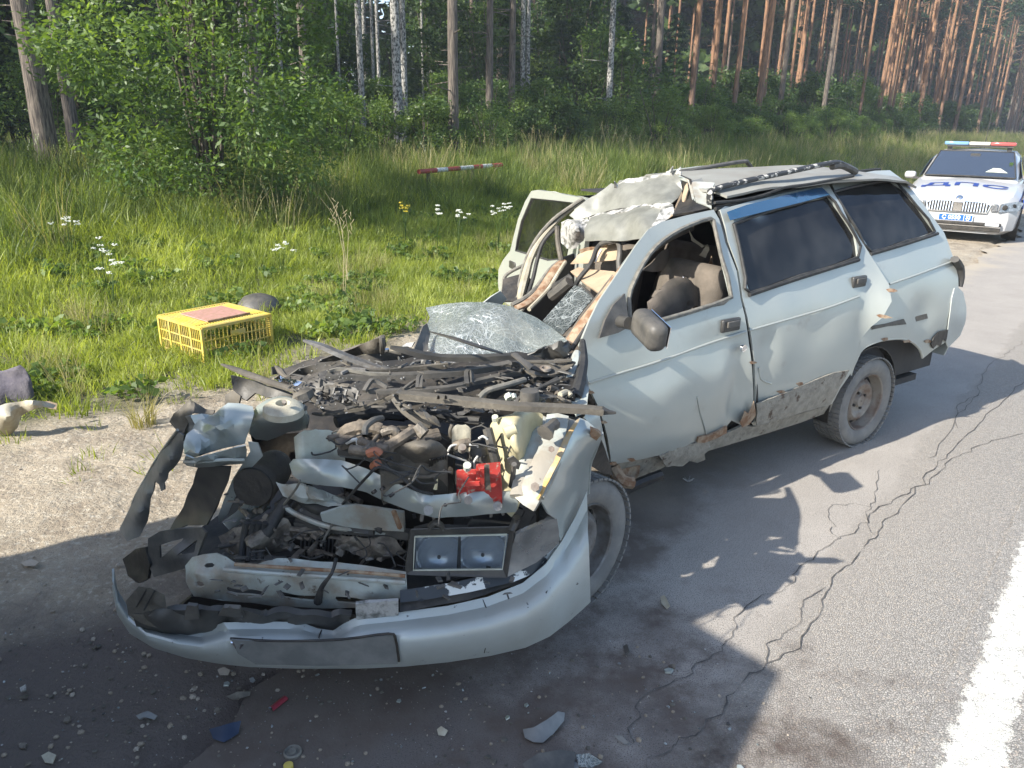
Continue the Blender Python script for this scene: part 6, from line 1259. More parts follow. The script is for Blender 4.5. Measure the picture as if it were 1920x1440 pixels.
tb('long_hood_bar', g3([(752, 740, 1.0), (830, 748, 1.0), (900, 755, .995), (965, 762, .99), (1040, 765, .985), (1100, 768, .98), (1130, 771, .975)]),   .026, 'plastic_dirty', 4, 3, sq=(1, .5), ang=30, label='long dusty bar lying across the cowl'); tb('bar_end', g3([(1128, 770, .976), (1142, 773, .972), (1155, 774, .97)]), [.016, .008, .004], 'plastic', 6, 2)
for x in (822, 836): tb('bar_clip', g3([(x, 746, 1.015), (x-1, 741, 1.03)]), [.006, .001], 'dark', 4, 0)
tb('wiper_arm', g3([(732, 651, 1.08), (760, 657, 1.07), (800, 667, 1.05), (840, 671, 1.04), (900, 671, 1.04), (962, 668, 1.04), (982, 680, 1.02), (992, 692, 1.0)]), [.01, .022, .024, .023, .023, .02, .015, .015], 'plastic', 4, 4, sq=(1, .5), ang=30, label='black wiper arm across the foot of the windscreen')
tb('wiper_arm', g3([(964, 664, 1.05), (978, 676, 1.04), (996, 690, 1.02)]), [.014, .012, .016], 'plastic_dusty', 6, 2, sq=(1, .5))
tb('wiper_blade', g3([(806, 622, 1.13), (850, 634, 1.14), (900, 650, 1.12), (942, 662, 1.08)]), [.004, .010, .010, .005], 'plastic', 6, 4, sq=(1, .5))
for nm, pts, r_, m_, sq in (('cowl_rail', [(612, 706, .97), (660, 706, .97), (720, 706, .97), (780, 704, .975), (860, 698, .98), (930, 688, .985), (958, 682, .99)], .021, 'plastic_dusty', (1, .5)), ('cowl_rail', [(684, 733, .96), (760, 733, .96), (840, 727, .965), (900, 714, .97), (960, 700, .975), (980, 698, .97)], .015, 'plastic_dusty', (1, .5)), ('cowl_rail', [(640, 693, .98), (700, 697, .98), (760, 693, .98), (840, 685, .985)], .010, 'plastic_dirty', None), ('cowl_rail', [(618, 696, .985), (640, 692, .99), (690, 700, .985), (730, 702, .98)], .006, 'rubber_grey', None), ('thin_linkage', [(640, 700, .985), (660, 692, .99), (686, 694, .99)], .005, 'steel_grey', None), ('cowl_stay', [(683, 734, .97), (694, 716, .99), (704, 714, .99), (726, 726, .97)], .007, 'plastic_dusty', None), ('cowl_stay', [(782, 728, .97), (784, 708, .99), (790, 706, .99), (789, 728, .97)], .006, 'plastic_dusty', None), ('cowl_stay', [(876, 722, .97), (874, 700, .99), (882, 698, .99), (884, 720, .97)], .008, 'plastic_dusty', None), ('cowl_stay', [(756, 730, .97), (772, 718, .98), (782, 712, .98)], .005, 'plastic_dusty', None), ('cowl_stay', [(962, 682, 1.0), (974, 684, 1.0), (976, 700, .97)], .009, 'plastic_dusty', None), ('curved_tray', [(982, 690, .99), (1000, 700, .975), (1030, 702, .97), (1060, 692, .98), (1074, 678, 1.0)], .010, 'plastic_dirty', (1.5, .4)), ('curved_tray', [(985, 678, 1.0), (1030, 678, 1.0), (1072, 675, 1.01)], .008, 'plastic_dirty', (1.5, .4)), ('torn_seal', [(586, 775, .88), (606, 777, .88), (640, 772, .89), (680, 765, .9), (710, 755, .92), (736, 742, .95), (742, 748, .94), (760, 770, .91), (790, 792, .88), (808, 800, .87)], [.005, .009, .010, .012, .012, .010, .016, .018, .018, .008], 'plastic_dirty', (1.2, .5)), ('splinter', [(776, 769, .93), (796, 780, .92), (812, 786, .92), (826, 800, .9)], [.002, .012, .012, .002], 'plastic_dirty', (1.2, .4)), ('splinter', [(794, 768, .94), (806, 786, .92), (824, 798, .9)], [.002, .01, .002], 'plastic_dusty', (1.2, .4))):
    tb(nm, g3(pts), [q*1.25 for q in r_] if hasattr(r_, '__len__') else r_*1.25, m_, 4, 4, sq=sq, ang=30)
sheet('tray_plate', g3([(990, 690, .985), (1006, 684, .99), (1046, 684, .99), (1062, 680, .995), (1052, 696, .97), (1020, 702, .965)]), M['plastic_dirty'], W, sp=7, amp=.01, th=.006)
c_ = G(1022, 693, .985); mb = MB(); mb.lathe([(.022, 0), (.02, .008), (.012, .008), (.010, -.006), (.001, -.008)], c_, (0, -.1, 1), 18); mb.build('wiper_spindle', M['steel'], W)
gv = sheet('cowl_vent', g3([(578, 728, .93), (599, 709, .96), (612, 716, .96), (668, 728, .95), (673, 733, .945), (664, 756, .90), (658, 766, .88), (640, 756, .90), (600, 742, .91), (586, 742, .91)]), M['plastic_dusty'], W, sp=8, th=.006, amp=.003, label='dusty slotted cowl vent')
for k in range(3):
    for q in range(4): x0 = 600+k*22; y0 = 735+k*4+q*3.6-0; tb('vent_slot', g3([(x0, y0, .935-.007*q), (x0+16, y0+3, .935-.007*q)]), .0022, 'dark', 4, 0, parent=gv)
for k in range(4): x0 = 604+k*22; tb('vent_rib', g3([(x0+2, 724+k*3, .955), (x0-5, 748+k*4, .915)]), .0045, 'plastic_dusty', 4, 0, parent=gv)
sheet('crushed_glass_pile', g3([(770, 684, .97), (776, 676, .98), (800, 675, .98), (836, 679, .97), (852, 682, .96), (820, 690, .95), (790, 690, .95)]), M['primer_white'], W, sp=5, amp=.03, freq=40, th=.006)
# shattered windscreen draped over the cowl
ws = sheet('shattered_windscreen', g3([(799, 578, 1.06), (830, 571, 1.08), (870, 567, 1.10), (915, 568, 1.10), (958, 575, 1.09), (1000, 594, 1.07), (1035, 616, 1.04), (1064, 638, 1.02), (1058, 648, 1.0), (1040, 655, .99), (1010, 664, .97), (980, 672, .96), (940, 668, .97), (880, 664, .97), (830, 665, .97), (806, 663, .97), (801, 648, .99), (803, 630, 1.01), (799, 612, 1.03), (806, 596, 1.04)]), M['crackglass'], W, extra=g3([(880, 605, 1.06), (940, 605, 1.065), (1000, 625, 1.03), (850, 632, 1.02), (920, 640, 1.0), (980, 652, .98)]), sp=7, amp=.010, freq=7, th=.005, ang=70, label='white crazed windscreen draped over the cowl')
sheet('screen_edge_rag', g3([(990, 668, .99), (1005, 655, 1.02), (1030, 646, 1.03), (1052, 640, 1.05), (1066, 642, 1.03), (1072, 655, 1.0), (1050, 668, .98), (1020, 676, .97)]), M['plastic'], W, sp=5, amp=.04, freq=22, th=.004)
sheet('crazed_glass_panel', Vw([(1018, 601, -.78), (1048, 568, -.80), (1078, 535, -.80), (1090, 538, -.74), (1112, 560, -.62), (1102, 572, -.60), (1080, 600, -.58), (1054, 629, -.56), (1030, 612, -.70)]), M['crackdark'], W, sp=8, amp=.006, th=.005, label='dark crazed glass panel inside the cabin')
tb('panel_edge', Vw([(1086, 534, -.76), (1104, 548, -.68), (1114, 562, -.6), (1106, 572, -.6)]), .007, 'rubber')
sheet('black_corner_liner', g3([(775, 656, 1.0), (784, 634, 1.03), (792, 612, 1.06), (800, 606, 1.07), (806, 625, 1.03), (802, 648, 1.0), (806, 664, .98), (786, 662, .98)]), M['plastic_dusty'], W, sp=8, th=.006)
sheet('white_strip_scrap', g3([(752, 652, 1.0), (764, 644, 1.01), (778, 642, 1.02), (772, 652, 1.0)]), M['primer_white'], W, sp=6, th=.005, amp=.008)
sheet('far_fender_top', g3([(905, 568, 1.05), (920, 556, 1.08), (938, 545, 1.1), (950, 560, 1.06), (940, 572, 1.03)]), M['paint'], W, sp=8, th=.006)
# suspension scraps under the sill
for nm, pts, r_, m_ in (('torn_mudflap', [(1150, 876, .35), (1165, 900, .3), (1185, 905, .28)], .03, 'rust'), ('suspension_arm', [(1150, 930, .24), (1200, 905, .26), (1240, 890, .28)], .025, 'dark')):
    tb(nm, g3(pts), r_, m_)
sheet('rusted_sill_end', [B(*[SW(x, y, -.02)[0], -.03, SW(x, y, -.02)[1]]) for x, y in [(1143, 873), (1165, 880), (1198, 872), (1192, 885), (1180, 898), (1160, 918), (1150, 925)]], M['rust'], W, sp=8, amp=.02, freq=14, th=.006)
sheet('front_inner_arch', [np.array([.10, 2.45, .15]), np.array([.10, 3.2, .15]), np.array([.10, 3.2, .75]), np.array([.10, 2.45, .75])], M['dark'], W, sp=40, th=.01)

# ================================================================ police car
PW_ = mat('white_police_paint', (.40, .40, .40), .35, 0, coat=.4); M['police'] = PW_; M['lampglass'] = mat('clear_lamp_unit', (.20, .21, .22), .12, .6, col2=(.42, .43, .45), nscale=26)
M['police_blue'] = mat('blue_police_stripe', (.02, .07, .42), .3, coat=.4); M['plate_blue'] = mat('blue_plate', (.015, .10, .55), .4); M['white_text'] = mat('white_lettering', (.85, .85, .85), .5); M['blue_text'] = mat('blue_lettering', (.015, .04, .22), .4)
M['lb_blue'] = mat('blue_lightbar', (.16, .30, .48), .15, coat=.8); M['lb_white'] = mat('white_lightbar', (.52, .50, .42), .15, coat=.8); M['lb_red'] = mat('red_lightbar', (.45, .09, .08), .15, coat=.8)
M['wind'] = glass_mat('police_windscreen', (.22, .25, .3), .02, .35)
pc0 = G(1786, 436, .14); fr = np.array([pc0[0], pc0[1]])
HDG = 39+180-6
q_ = R(HDG); hf = np.array([math.sin(q_), math.cos(q_)])
org = fr - hf*2.31
PCAR = empty('police_car', (org[0], org[1], 0), math.atan2(hf[1], hf[0]), label='white police estate car with light bar parked on the shoulder behind the wreck', cat='police car'); PCAR['_local'] = 1
def pb(mb, name, m, parent=None, **k):
    o = mb.build(name, M[m] if isinstance(m, str) else m, None, **k); o.parent = parent or PCAR
    return o
# lower body loft: stations (x, half sections)
ST = [(2.31, [(0, .16), (.50, .16), (.60, .22), (.62, .40), (.60, .58), (.55, .66), (0, .70)]),
      (2.25, [(0, .15), (.62, .15), (.74, .22), (.76, .42), (.72, .62), (.66, .70), (0, .745)]),
      (2.08, [(0, .15), (.72, .15), (.85, .22), (.875, .45), (.84, .68), (.76, .76), (0, .83)]),
      (1.75, [(0, .15), (.76, .15), (.88, .25), (.905, .50), (.87, .74), (.78, .84), (0, .90)]),
      (1.30, [(0, .15), (.78, .15), (.89, .25), (.907, .55), (.87, .82), (.78, .90), (0, .95)]),
      (.95, [(0, .15), (.78, .15), (.89, .25), (.907, .55), (.88, .86), (.80, .95), (0, 1.0)]),
      (0, [(0, .15), (.80, .15), (.89, .25), (.907, .60), (.885, .90), (.82, .96), (0, 1.0)]),
      (-1.6, [(0, .15), (.80, .15), (.89, .25), (.907, .60), (.885, .92), (.80, 1.0), (0, 1.02)]),
      (-2.2, [(0, .2), (.72, .2), (.84, .3), (.86, .6), (.83, .94), (.76, 1.02), (0, 1.04)]),
      (-2.38, [(0, .25), (.62, .25), (.76, .32), (.78, .6), (.74, .94), (.68, 1.02), (0, 1.04)])]
def loft(ST, close_ends=True):
    mb = MB(); n = None; rows = []
    for x, sec in ST:
        L_ = [(x, y, z) for y, z in sec]; Rr_ = [(x, -y, z) for y, z in sec[-2:0:-1]]; row = L_+Rr_; rows.append(row); n = len(row)
    for r_ in rows: mb.v += r_
    for i in range(len(rows)-1):
        for k in range(n): mb.f.append((i*n+k, i*n+(k+1) % n, (i+1)*n+(k+1) % n, (i+1)*n+k)); mb.mi.append(0)
    if close_ends: mb.f += [tuple(range(n)), tuple((len(rows)-1)*n+k for k in range(n))]; mb.mi += [0, 0]
    return mb
body = pb(loft(ST), 'body', 'police', ang=28)
GH = [(1.02, [(0, .93), (.76, .93), (.76, .955), (.70, .965), (0, .99)]), (.55, [(0, .93), (.80, .93), (.74, 1.12), (.66, 1.20), (0, 1.25)]), (.12, [(0, .93), (.82, .93), (.70, 1.30), (.60, 1.40), (0, 1.435)]), (-.6, [(0, .93), (.82, .93), (.69, 1.34), (.60, 1.435), (0, 1.47)]), (-1.5, [(0, .93), (.82, .93), (.69, 1.33), (.60, 1.42), (0, 1.455)]), (-2.1, [(0, .93), (.76, .93), (.66, 1.28), (.58, 1.37), (0, 1.40)]), (-2.35, [(0, .93), (.70, .93), (.62, 1.0), (.55, 1.02), (0, 1.04)])]
pb(loft(GH), 'cabin', 'police', ang=50)
M['dark_glass_in'] = mat('dark_cabin_interior', (.035, .045, .065), .06, 0, spec=.9, coat=1.0)
mb = MB(); ws_ = [(1.00, -.72, .985), (1.00, .72, .985), (.18, .60, 1.40), (.18, -.60, 1.40)]
N_ = np.cross(np.array(ws_[1])-ws_[0], np.array(ws_[3])-ws_[0]); N_ = N_/np.linalg.norm(N_)*.02; N_ *= np.sign(N_[2])
gridw = []
for i in range(7):
    t = i/6
    for j in range(13):
        s_ = j/12; a = np.array(ws_[0])*(1-s_)+np.array(ws_[1])*s_; b = np.array(ws_[3])*(1-s_)+np.array(ws_[2])*s_; p = a*(1-t)+b*t; bow = (1-(2*s_-1)**2)*.05; gridw.append(p+N_*1.3+np.array([bow, 0, .012*(1-(2*s_-1)**2)]))
mb.v = [tuple(p) for p in gridw]; mb.f = [(i*13+j, i*13+j+1, (i+1)*13+j+1, (i+1)*13+j) for i in range(6) for j in range(12)]; mb.mi = [0]*72
wsc = pb(mb, 'windscreen', M['dark_glass_in'])
mb = MB(); mb.tube([gridw[0], *gridw[1:12], gridw[12], gridw[25], gridw[51], gridw[90], *gridw[89:78:-1], gridw[78], gridw[39], gridw[13], gridw[0]], .012, 6, 0); pb(mb, 'windscreen_seal', 'rubber', wsc)
mb = MB(); mb.add([tuple(np.array(gridw[k])+N_*.3) for k in (8+13*1, 11+13*1, 10+13*2, 9+13*2)], [(0, 1, 2, 3)]); pb(mb, 'papers_on_dash', 'white_plastic', wsc)
mb = MB(); c_ = np.array(gridw[6+13*5])+N_*.2; mb.box(c_, (.03, .16, .05)); pb(mb, 'inner_mirror', 'plastic', wsc)
mb = MB(); c_ = np.array(gridw[12+13*3])+N_*.3-np.array([0, .06, 0]); mb.box(c_, (.03, .06, .08)); pb(mb, 'green_sticker', M['leaf_light'], wsc)
for sd in (1, -1):
    for (x0, x1, z1a, z1b) in ((.55, -.45, 1.28, 1.36), (-.52, -1.45, 1.36, 1.35), (-1.52, -2.0, 1.34, 1.28)):
        mb = MB(); P = [(x0+.22 if x0 > .5 else x0, sd*.826, .98), (x1, sd*.826, .98), (x1, sd*.72, z1b-.04), (x0-.2 if x0 > .5 else x0, sd*.735, z1a-.02)]; mb.add(P, [(0, 1, 2, 3)]); pb(mb, 'side_window', M['dark_glass_in'], solid=.01)
    mb = MB(); mb.box((.62, sd*1.0, .98), (.13, .2, .13)); mo_ = pb(mb, 'wing_mirror', 'police', bevel=.05); mo_.modifiers['b'].segments = 4
    mb = MB(); mb.box((.66, sd*.89, .93), (.06, .1, .04)); pb(mb, 'mirror_foot', 'plastic', mo_)
    # headlights: outer wrapping part and inner strip
    mb = MB(); mb.add([(2.335, sd*.60, .52), (2.16, sd*.87, .55), (2.02, sd*.92, .67), (2.14, sd*.84, .70), (2.32, sd*.62, .655)], [(0, 1, 2, 3, 4)]); h_ = pb(mb, 'headlight', 'lampglass', solid=.03)
    mb = MB(); mb.lathe([(.045, 0), (.04, .012), (.001, .02)], (2.30, sd*.68, .60), (1, sd*.4, 0), 16); mb.lathe([(.04, 0), (.035, .012), (.001, .02)], (2.20, sd*.80, .62), (1, sd*.5, 0), 16); pb(mb, 'lamp_projector', 'dark', h_)
    mb = MB(); mb.box((2.325, sd*.535, .59), (.05, .09, .12)); pb(mb, 'inner_lamp', 'lampglass', h_, bevel=.01)
    mb = MB(); mb.add([(2.02, sd*.915, .72), (1.55, sd*.925, .80), (1.55, sd*.935, .66), (1.98, sd*.93, .57)], [(0, 1, 2, 3)]); pb(mb, 'blue_stripe', 'police_blue', solid=.012)
    mb = MB(); mb.add([(1.50, sd*.922, .80), (-2.0, sd*.915, .84), (-2.0, sd*.925, .68), (1.50, sd*.928, .68)], [(0, 1, 2, 3)]); pb(mb, 'blue_stripe', 'police_blue', solid=.012)
    for xw in (1.40, -1.28):
        mb = MB(); cw = (xw, sd*.80, .316); mb.lathe([(.20, -.10), (.29, -.11), (.316, -.07), (.316, .07), (.29, .11), (.20, .10)], cw, (0, sd, 0), 36, True); t_ = pb(mb, 'tyre', 'tyre_dark')
        mb = MB(); mb.lathe([(.215, .105), (.205, .09), (.19, .04), (.05, .06), (.001, .07)], cw, (0, sd, 0), 30, cap=False)
        for k in range(5):
            a_ = k*1.2566; mb.bar((xw+.04*math.cos(a_), sd*(.80+.09), .316+.04*math.sin(a_)), (xw+.2*math.cos(a_), sd*(.80+.095), .316+.2*math.sin(a_)), .04, .02, (0, sd, 0))
        pb(mb, 'rim', 'chrome', t_)
        mb = MB(); mb.lathe([(.36, -.02), (.365, .118)], cw, (0, sd, 0), 36, False); pb(mb, 'wheel_arch', 'dark')
# grille, plate, lower intake
mb = MB(); gp = [(2.318, -.44, .50), (2.318, .44, .50), (2.30, .475, .62), (2.29, .40, .665), (2.31, .10, .675), (2.315, .07, .655), (2.315, -.07, .655), (2.31, -.10, .675), (2.29, -.40, .665), (2.30, -.475, .62)]
mb.add(gp, [tuple(range(10))]); gr_ = pb(mb, 'grille', 'dark', solid=.03)
for k in range(21):
    y = -.42+k*.042
    if abs(y) < .075: continue
    mb = MB(); mb.bar((2.345, y, .505), (2.325, y, .655), .014, .03); pb(mb, 'grille_slat', 'chrome', gr_)
mb = MB(); mb.tube([(p[0]+.022, p[1], p[2]) for p in gp]+[(gp[0][0]+.022, gp[0][1], gp[0][2])], .012, 6, 0); mb.box((2.34, 0, .58), (.02, .13, .15)); pb(mb, 'grille_frame', 'chrome', gr_)
mb = MB(); mb.lathe([(.042, 0), (.045, .008), (.035, .014), (.001, .016)], (2.275, 0, .715), (1, 0, .9), 24); bd_ = pb(mb, 'bonnet_badge', 'dark'); mb = MB(); mb.lathe([(.045, 0), (.050, .012), (.042, .016)], (2.275, 0, .715), (1, 0, .9), 24); mb.bar((2.288, -.02, .727), (2.295, .02, .735), .012, .004); pb(mb, 'badge_ring', 'chrome', bd_)
mb = MB(); mb.box((2.345, 0, .40), (.02, .52, .115)); pl = pb(mb, 'number_plate', 'white_text', bevel=.004); mb = MB(); mb.box((2.356, 0, .40), (.004, .50, .098)); pb(mb, 'plate_field', 'plate_blue', pl)
mb = MB(); mb.box((2.33, 0, .235), (.06, 1.36, .07)); pb(mb, 'lower_intake', 'dark', bevel=.01); mb = MB(); mb.box((2.335, 0, .315), (.05, 1.36, .05)); pb(mb, 'lower_intake', 'dark', bevel=.01)
mb = MB(); mb.box((2.362, 0, .278), (.02, 1.36, .014)); pb(mb, 'intake_trim', 'chrome')
for sd in (1, -1): mb = MB(); mb.box((2.36, sd*.55, .315), (.03, .2, .045)); pb(mb, 'fog_lamp', 'reflector', bevel=.008)
def text(s, size, M4, m, parent, name='lettering', ext=.002, sx=1.0):
    cu = bpy.data.curves.new(name, 'FONT'); cu.body = s; cu.size = size; cu.align_x = 'CENTER'; cu.align_y = 'CENTER'; cu.extrude = ext; cu.offset = size*.018
    tmp = bpy.data.objects.new('tmp', cu); COL.objects.link(tmp); dg = bpy.context.evaluated_depsgraph_get(); me = bpy.data.meshes.new_from_object(tmp.evaluated_get(dg)); bpy.data.objects.remove(tmp)
    for v in me.vertices: v.co.x *= sx
    me.transform(M4); me.materials.clear(); me.materials.append(M[m]); o = bpy.data.objects.new(name, me); COL.objects.link(o); o.parent = parent; return o
def frame(o, x, y):
    x = Vector(x).normalized(); y = Vector(y).normalized(); z = x.cross(y); return Matrix(((x[0], y[0], z[0], o[0]), (x[1], y[1], z[1], o[1]), (x[2], y[2], z[2], o[2]), (0, 0, 0, 1)))
text('С 0550', .088, frame((2.3595, -.065, .398), (0, 1, 0), (0, 0, 1)), 'white_text', pl, sx=1.05)
text('33', .075, frame((2.3595, .185, .405), (0, 1, 0), (0, 0, 1)), 'white_text', pl); text('RUS', .022, frame((2.3595, .185, .362), (0, 1, 0), (0, 0, 1)), 'white_text', pl)
mb = MB(); mb.box((2.3595, .125, .40), (.002, .006, .098)); pb(mb, 'plate_divider', 'white_text', pl)
tx_ = text('ДПС', .36, frame((1.66, 0, 1.0), (0, 1, 0), (-1, 0, 0)), 'blue_text', PCAR, 'bonnet_lettering', .001, 1.65)
def hood_z(x, y):
    S_ = [(s_[0], s_[1][-1][1], s_[1][-2]) for s_ in ST]
    for q in range(len(S_)-1):
        if S_[q][0] >= x >= S_[q+1][0]:
            f = (S_[q][0]-x)/(S_[q][0]-S_[q+1][0]); zc = S_[q][1]*(1-f)+S_[q+1][1]*f; ye = S_[q][2][0]*(1-f)+S_[q+1][2][0]*f; ze = S_[q][2][1]*(1-f)+S_[q+1][2][1]*f
            return zc+(ze-zc)*min(1, abs(y)/ye)
    return 1.0
bmt = bmesh.new(); bmt.from_mesh(tx_.data); bmesh.ops.triangulate(bmt, faces=bmt.faces[:]); bmesh.ops.subdivide_edges(bmt, edges=[e for e in bmt.edges if e.calc_length() > .06], cuts=2, use_grid_fill=False)
for v_ in bmt.verts: v_.co.z = hood_z(v_.co.x, v_.co.y)+.010+(v_.co.z-1.0)
bmt.to_mesh(tx_.data); bmt.free()
for k, (y0, y1, m_) in enumerate(((-.60, -.18, 'lb_blue'), (-.18, .18, 'lb_white'), (.18, .60, 'lb_red'))):
    mb = MB(); mb.box((-.35, (y0+y1)/2, 1.56), (.30, y1-y0-.004, .065)); pb(mb, 'light_bar_segment', m_, bevel=.02)
mb = MB(); mb.box((-.35, 0, 1.515), (.24, 1.1, .04)); mb.box((-.35, .5, 1.47), (.12, .08, .08)); mb.box((-.35, -.5, 1.47), (.12, .08, .08)); pb(mb, 'light_bar_base', 'plastic')
mb = MB(); mb.tube([(-.9, .05, 1.45), (-1.1, .05, 2.25)], [.008, .004], 6, 0); pb(mb, 'antenna', 'plastic')

# ================================================================ crate, dome and litter
cA = G(385, 681, 0); cB = G(511, 650, 0); cC = G(309, 613, 0)
ex = cB-cA; lx = np.linalg.norm(ex); ex /= lx; ey = np.array([-ex[1], ex[0], 0]); ly = min(.62, np.dot(cC-cA, ey)); hC = .27
CR = empty('poultry_crate', tuple(cA), math.atan2(ex[1], ex[0]), label='yellow slatted plastic crate with pale pink lid standing in the grass', cat='crate'); CR['_local'] = 1
M['yellow'] = mat('yellow_crate_plastic', (.62, .47, .08), .5, 0, col2=(.50, .40, .15), nscale=9); M['pink'] = mat('faded_pink_mesh', (.60, .34, .28), .7, 0, col2=(.50, .30, .2), nscale=30)
lx = min(lx, .62)
def cpart(mb, name, m, parent=None, **k): o = mb.build(name, M[m], None, smooth=False, **k); o.parent = parent or CR; return o
mb = MB(); w_ = .022
for z in (.012, hC): mb.bar((0, 0, z), (lx, 0, z), w_, w_); mb.bar((0, ly, z), (lx, ly, z), w_, w_); mb.bar((0, 0, z), (0, ly, z), w_, w_); mb.bar((lx, 0, z), (lx, ly, z), w_, w_)
for x in (0, lx):
    for y in (0, ly): mb.box((x, y, hC/2), (w_, w_, hC))
cpart(mb, 'frame', 'yellow')
slat = MB()
def slats(p0, p1, n, name='slat', z0=.02, z1=hC-.01, t=.006):
    for k in range(1, n):
        f = k/n; x = p0[0]+(p1[0]-p0[0])*f; y = p0[1]+(p1[1]-p0[1])*f; mb = MB(); mb.box((x, y, (z0+z1)/2), (t, t, z1-z0)); cpart(mb, name, 'yellow')
slats((0, 0), (lx, 0), 17); slats((0, 0), (0, ly), 24); slats((0, ly), (lx, ly), 12); slats((lx, 0), (lx, ly), 18)
for z in (.095, .17): 
    mb = MB(); mb.bar((0, -.001, z), (lx, -.001, z), .007, .008); mb.bar((0, ly, z), (lx, ly, z), .006, .008); mb.bar((-.001, 0, z), (-.001, ly, z), .007, .009); mb.bar((lx, 0, z), (lx, ly, z), .006, .009); cpart(mb, 'rail', 'yellow')
for k in range(3): mb = MB(); mb.box((-.002, ly*(k+1)/4, hC/2), (.012, .016, hC-.02)); cpart(mb, 'upright', 'yellow')
mb = MB(); mb.box((lx*.5, -.006, hC-.075), (.13, .006, .035)); cpart(mb, 'name_panel', 'yellow')
for k in range(1, 26):
    mb = MB(); x = lx*k/26; mb.bar((x, .01, hC+.008), (x, ly-.01, hC+.008), .007, .006); cpart(mb, 'lid_slat', 'yellow')
for y in (ly*.02, ly*.98, ly*.16): mb = MB(); mb.bar((0, y, hC+.009), (lx, y, hC+.009), .02, .008); cpart(mb, 'lid_rail', 'yellow')
mb = MB()
x0, x1, y0, y1 = lx*.20, lx*.80, ly*.17, ly*.80
for k in range(19): x = x0+(x1-x0)*k/18; mb.bar((x, y0, hC+.019), (x, y1, hC+.019), .009, .005)
for k in range(25): y = y0+(y1-y0)*k/24; mb.bar((x0, y, hC+.020), (x1, y, hC+.020), .009, .005)
lid = cpart(mb, 'lid_door', 'pink', kind='stuff')
mb = MB(); mb.bar((x0-.005, y0-.004, hC+.022), (x1+.005, y0-.004, hC+.022), .012, .012); cpart(mb, 'lid_door_edge', 'rust')
mb = MB(); mb.box((lx/2, ly/2, .012), (lx-.02, ly-.02, .008)); cpart(mb, 'floor', 'yellow')
# feathered birds? the photo only shows pale and brown litter behind the slats
rq = random.Random(3); mb = MB()
for k in range(70):
    mb.box((rq.uniform(.03, lx-.03), rq.uniform(.02, ly-.05), rq.uniform(.02, .06)), (rq.uniform(.02, .06), rq.uniform(.01, .03), .006), Matrix.Rotation(rq.random()*3, 3, 'Z') @ Matrix.Rotation(rq.uniform(-.6, .6), 3, 'X'))
cpart(mb, 'litter', 'cream', kind='stuff')
# dark dome lying in the grass
c_ = G(487, 588, 0); mb = MB(); mb.lathe([(.205, .0), (.21, .03), (.195, .09), (.155, .145), (.09, .175), (.001, .185)], c_, (.1, -.1, 1), 30)
mb.build('rubber_dome', M['plastic_dusty'], None, solid=.01, label='dark grey rounded shell lying in the grass right behind the yellow crate', cat='car part')
# pale panel and grey cloth bundle at the left edge
sheet('body_panel_fragment', g3([(-30, 775, .16), (10, 758, .22), (50, 750, .24), (80, 752, .22), (104, 760, .18), (100, 766, .17), (78, 762, .20), (58, 768, .18), (38, 780, .12), (32, 800, .06), (20, 814, .01), (-5, 816, .01), (-40, 806, .02)]), M['cream'], None, extra=g3([(20, 780, .18), (60, 757, .24)]), sp=7, amp=.01, th=.008, label='pale torn car panel lying on the dirt at the left edge of the picture', cat='car part')
sheet('peach_scrap', g3([(76, 754, .17), (90, 752, .17), (108, 757, .15), (106, 768, .12), (92, 766, .13)]), M['beige'], None, sp=6, amp=.008, th=.006, label='small peach coloured scrap at the tip of the pale torn panel', cat='car part')
M['cloth'] = mat('grey_fabric', (.10, .09, .11), .95, col2=(.16, .145, .16), nscale=12, bump=.4)
sheet('cloth_bundle', g3([(-40, 745, .04), (-20, 715, .14), (20, 706, .18), (45, 702, .20), (58, 715, .16), (55, 740, .08), (50, 756, .02), (20, 758, .02), (-30, 760, .02)]), M['cloth'], None, bulge=.12, drop=.1, sp=7, amp=.04, freq=9, ang=70, label='dark grey fabric bundle on the verge behind the pale torn panel', cat='bundle')
# shards and small debris in the shade before the wreck
M['dark_blue'] = mat('dark_blue_plastic', (.015, .028, .06), .5)
def shard(name, pts, m, lab, cat, z=.012, th=.004, amp=.006, **k): return sheet(name, [G(x, y, z+dz) for x, y, dz in pts], M[m], None, sp=6, th=th, amp=amp, freq=14, label=lab, cat=cat, **k)
shard('plastic_shard', [(981, 1368, .005), (1000, 1364, .02), (1030, 1345, .03), (1046, 1334, .03), (1059, 1337, .02), (1057, 1352, .01), (1040, 1372, .005), (1018, 1393, .0), (1000, 1392, 0), (984, 1384, 0)], 'recess', 'biggest pale grey shard on the asphalt in front of the bumper', 'shard')
shard('plastic_shard', [(392, 1368, 0), (420, 1360, .02), (452, 1352, .02), (448, 1375, 0), (420, 1392, 0), (400, 1386, 0)], 'dark_blue', 'dark blue plastic piece on the ground at the lower left', 'shard')
shard('plastic_shard', [(980, 1432, .01), (1010, 1412, .03), (1050, 1406, .03), (1078, 1410, .02), (1076, 1445, 0), (990, 1450, 0)], 'plastic_dusty', 'blue-grey plastic plate cut by the bottom edge of the picture', 'shard')
shard('plastic_shard', [(1080, 1415, .01), (1105, 1412, .02), (1130, 1428, .01), (1110, 1440, 0), (1086, 1438, 0)], 'crackglass', 'torn light shard beside the blue-grey plate at the bottom edge', 'shard')
shard('plastic_shard', [(1238, 1120, 0), (1246, 1116, .01), (1256, 1136, .01), (1250, 1141, 0), (1240, 1132, 0)], 'cream', 'small pale chip on the asphalt right of the front wheel', 'shard')
shard('plastic_shard', [(424, 1306, .0), (445, 1297, .012), (470, 1296, .01), (468, 1304, 0), (438, 1312, 0)], 'plastic_dirty', 'brown flat chip below the bumper on the left', 'shard')
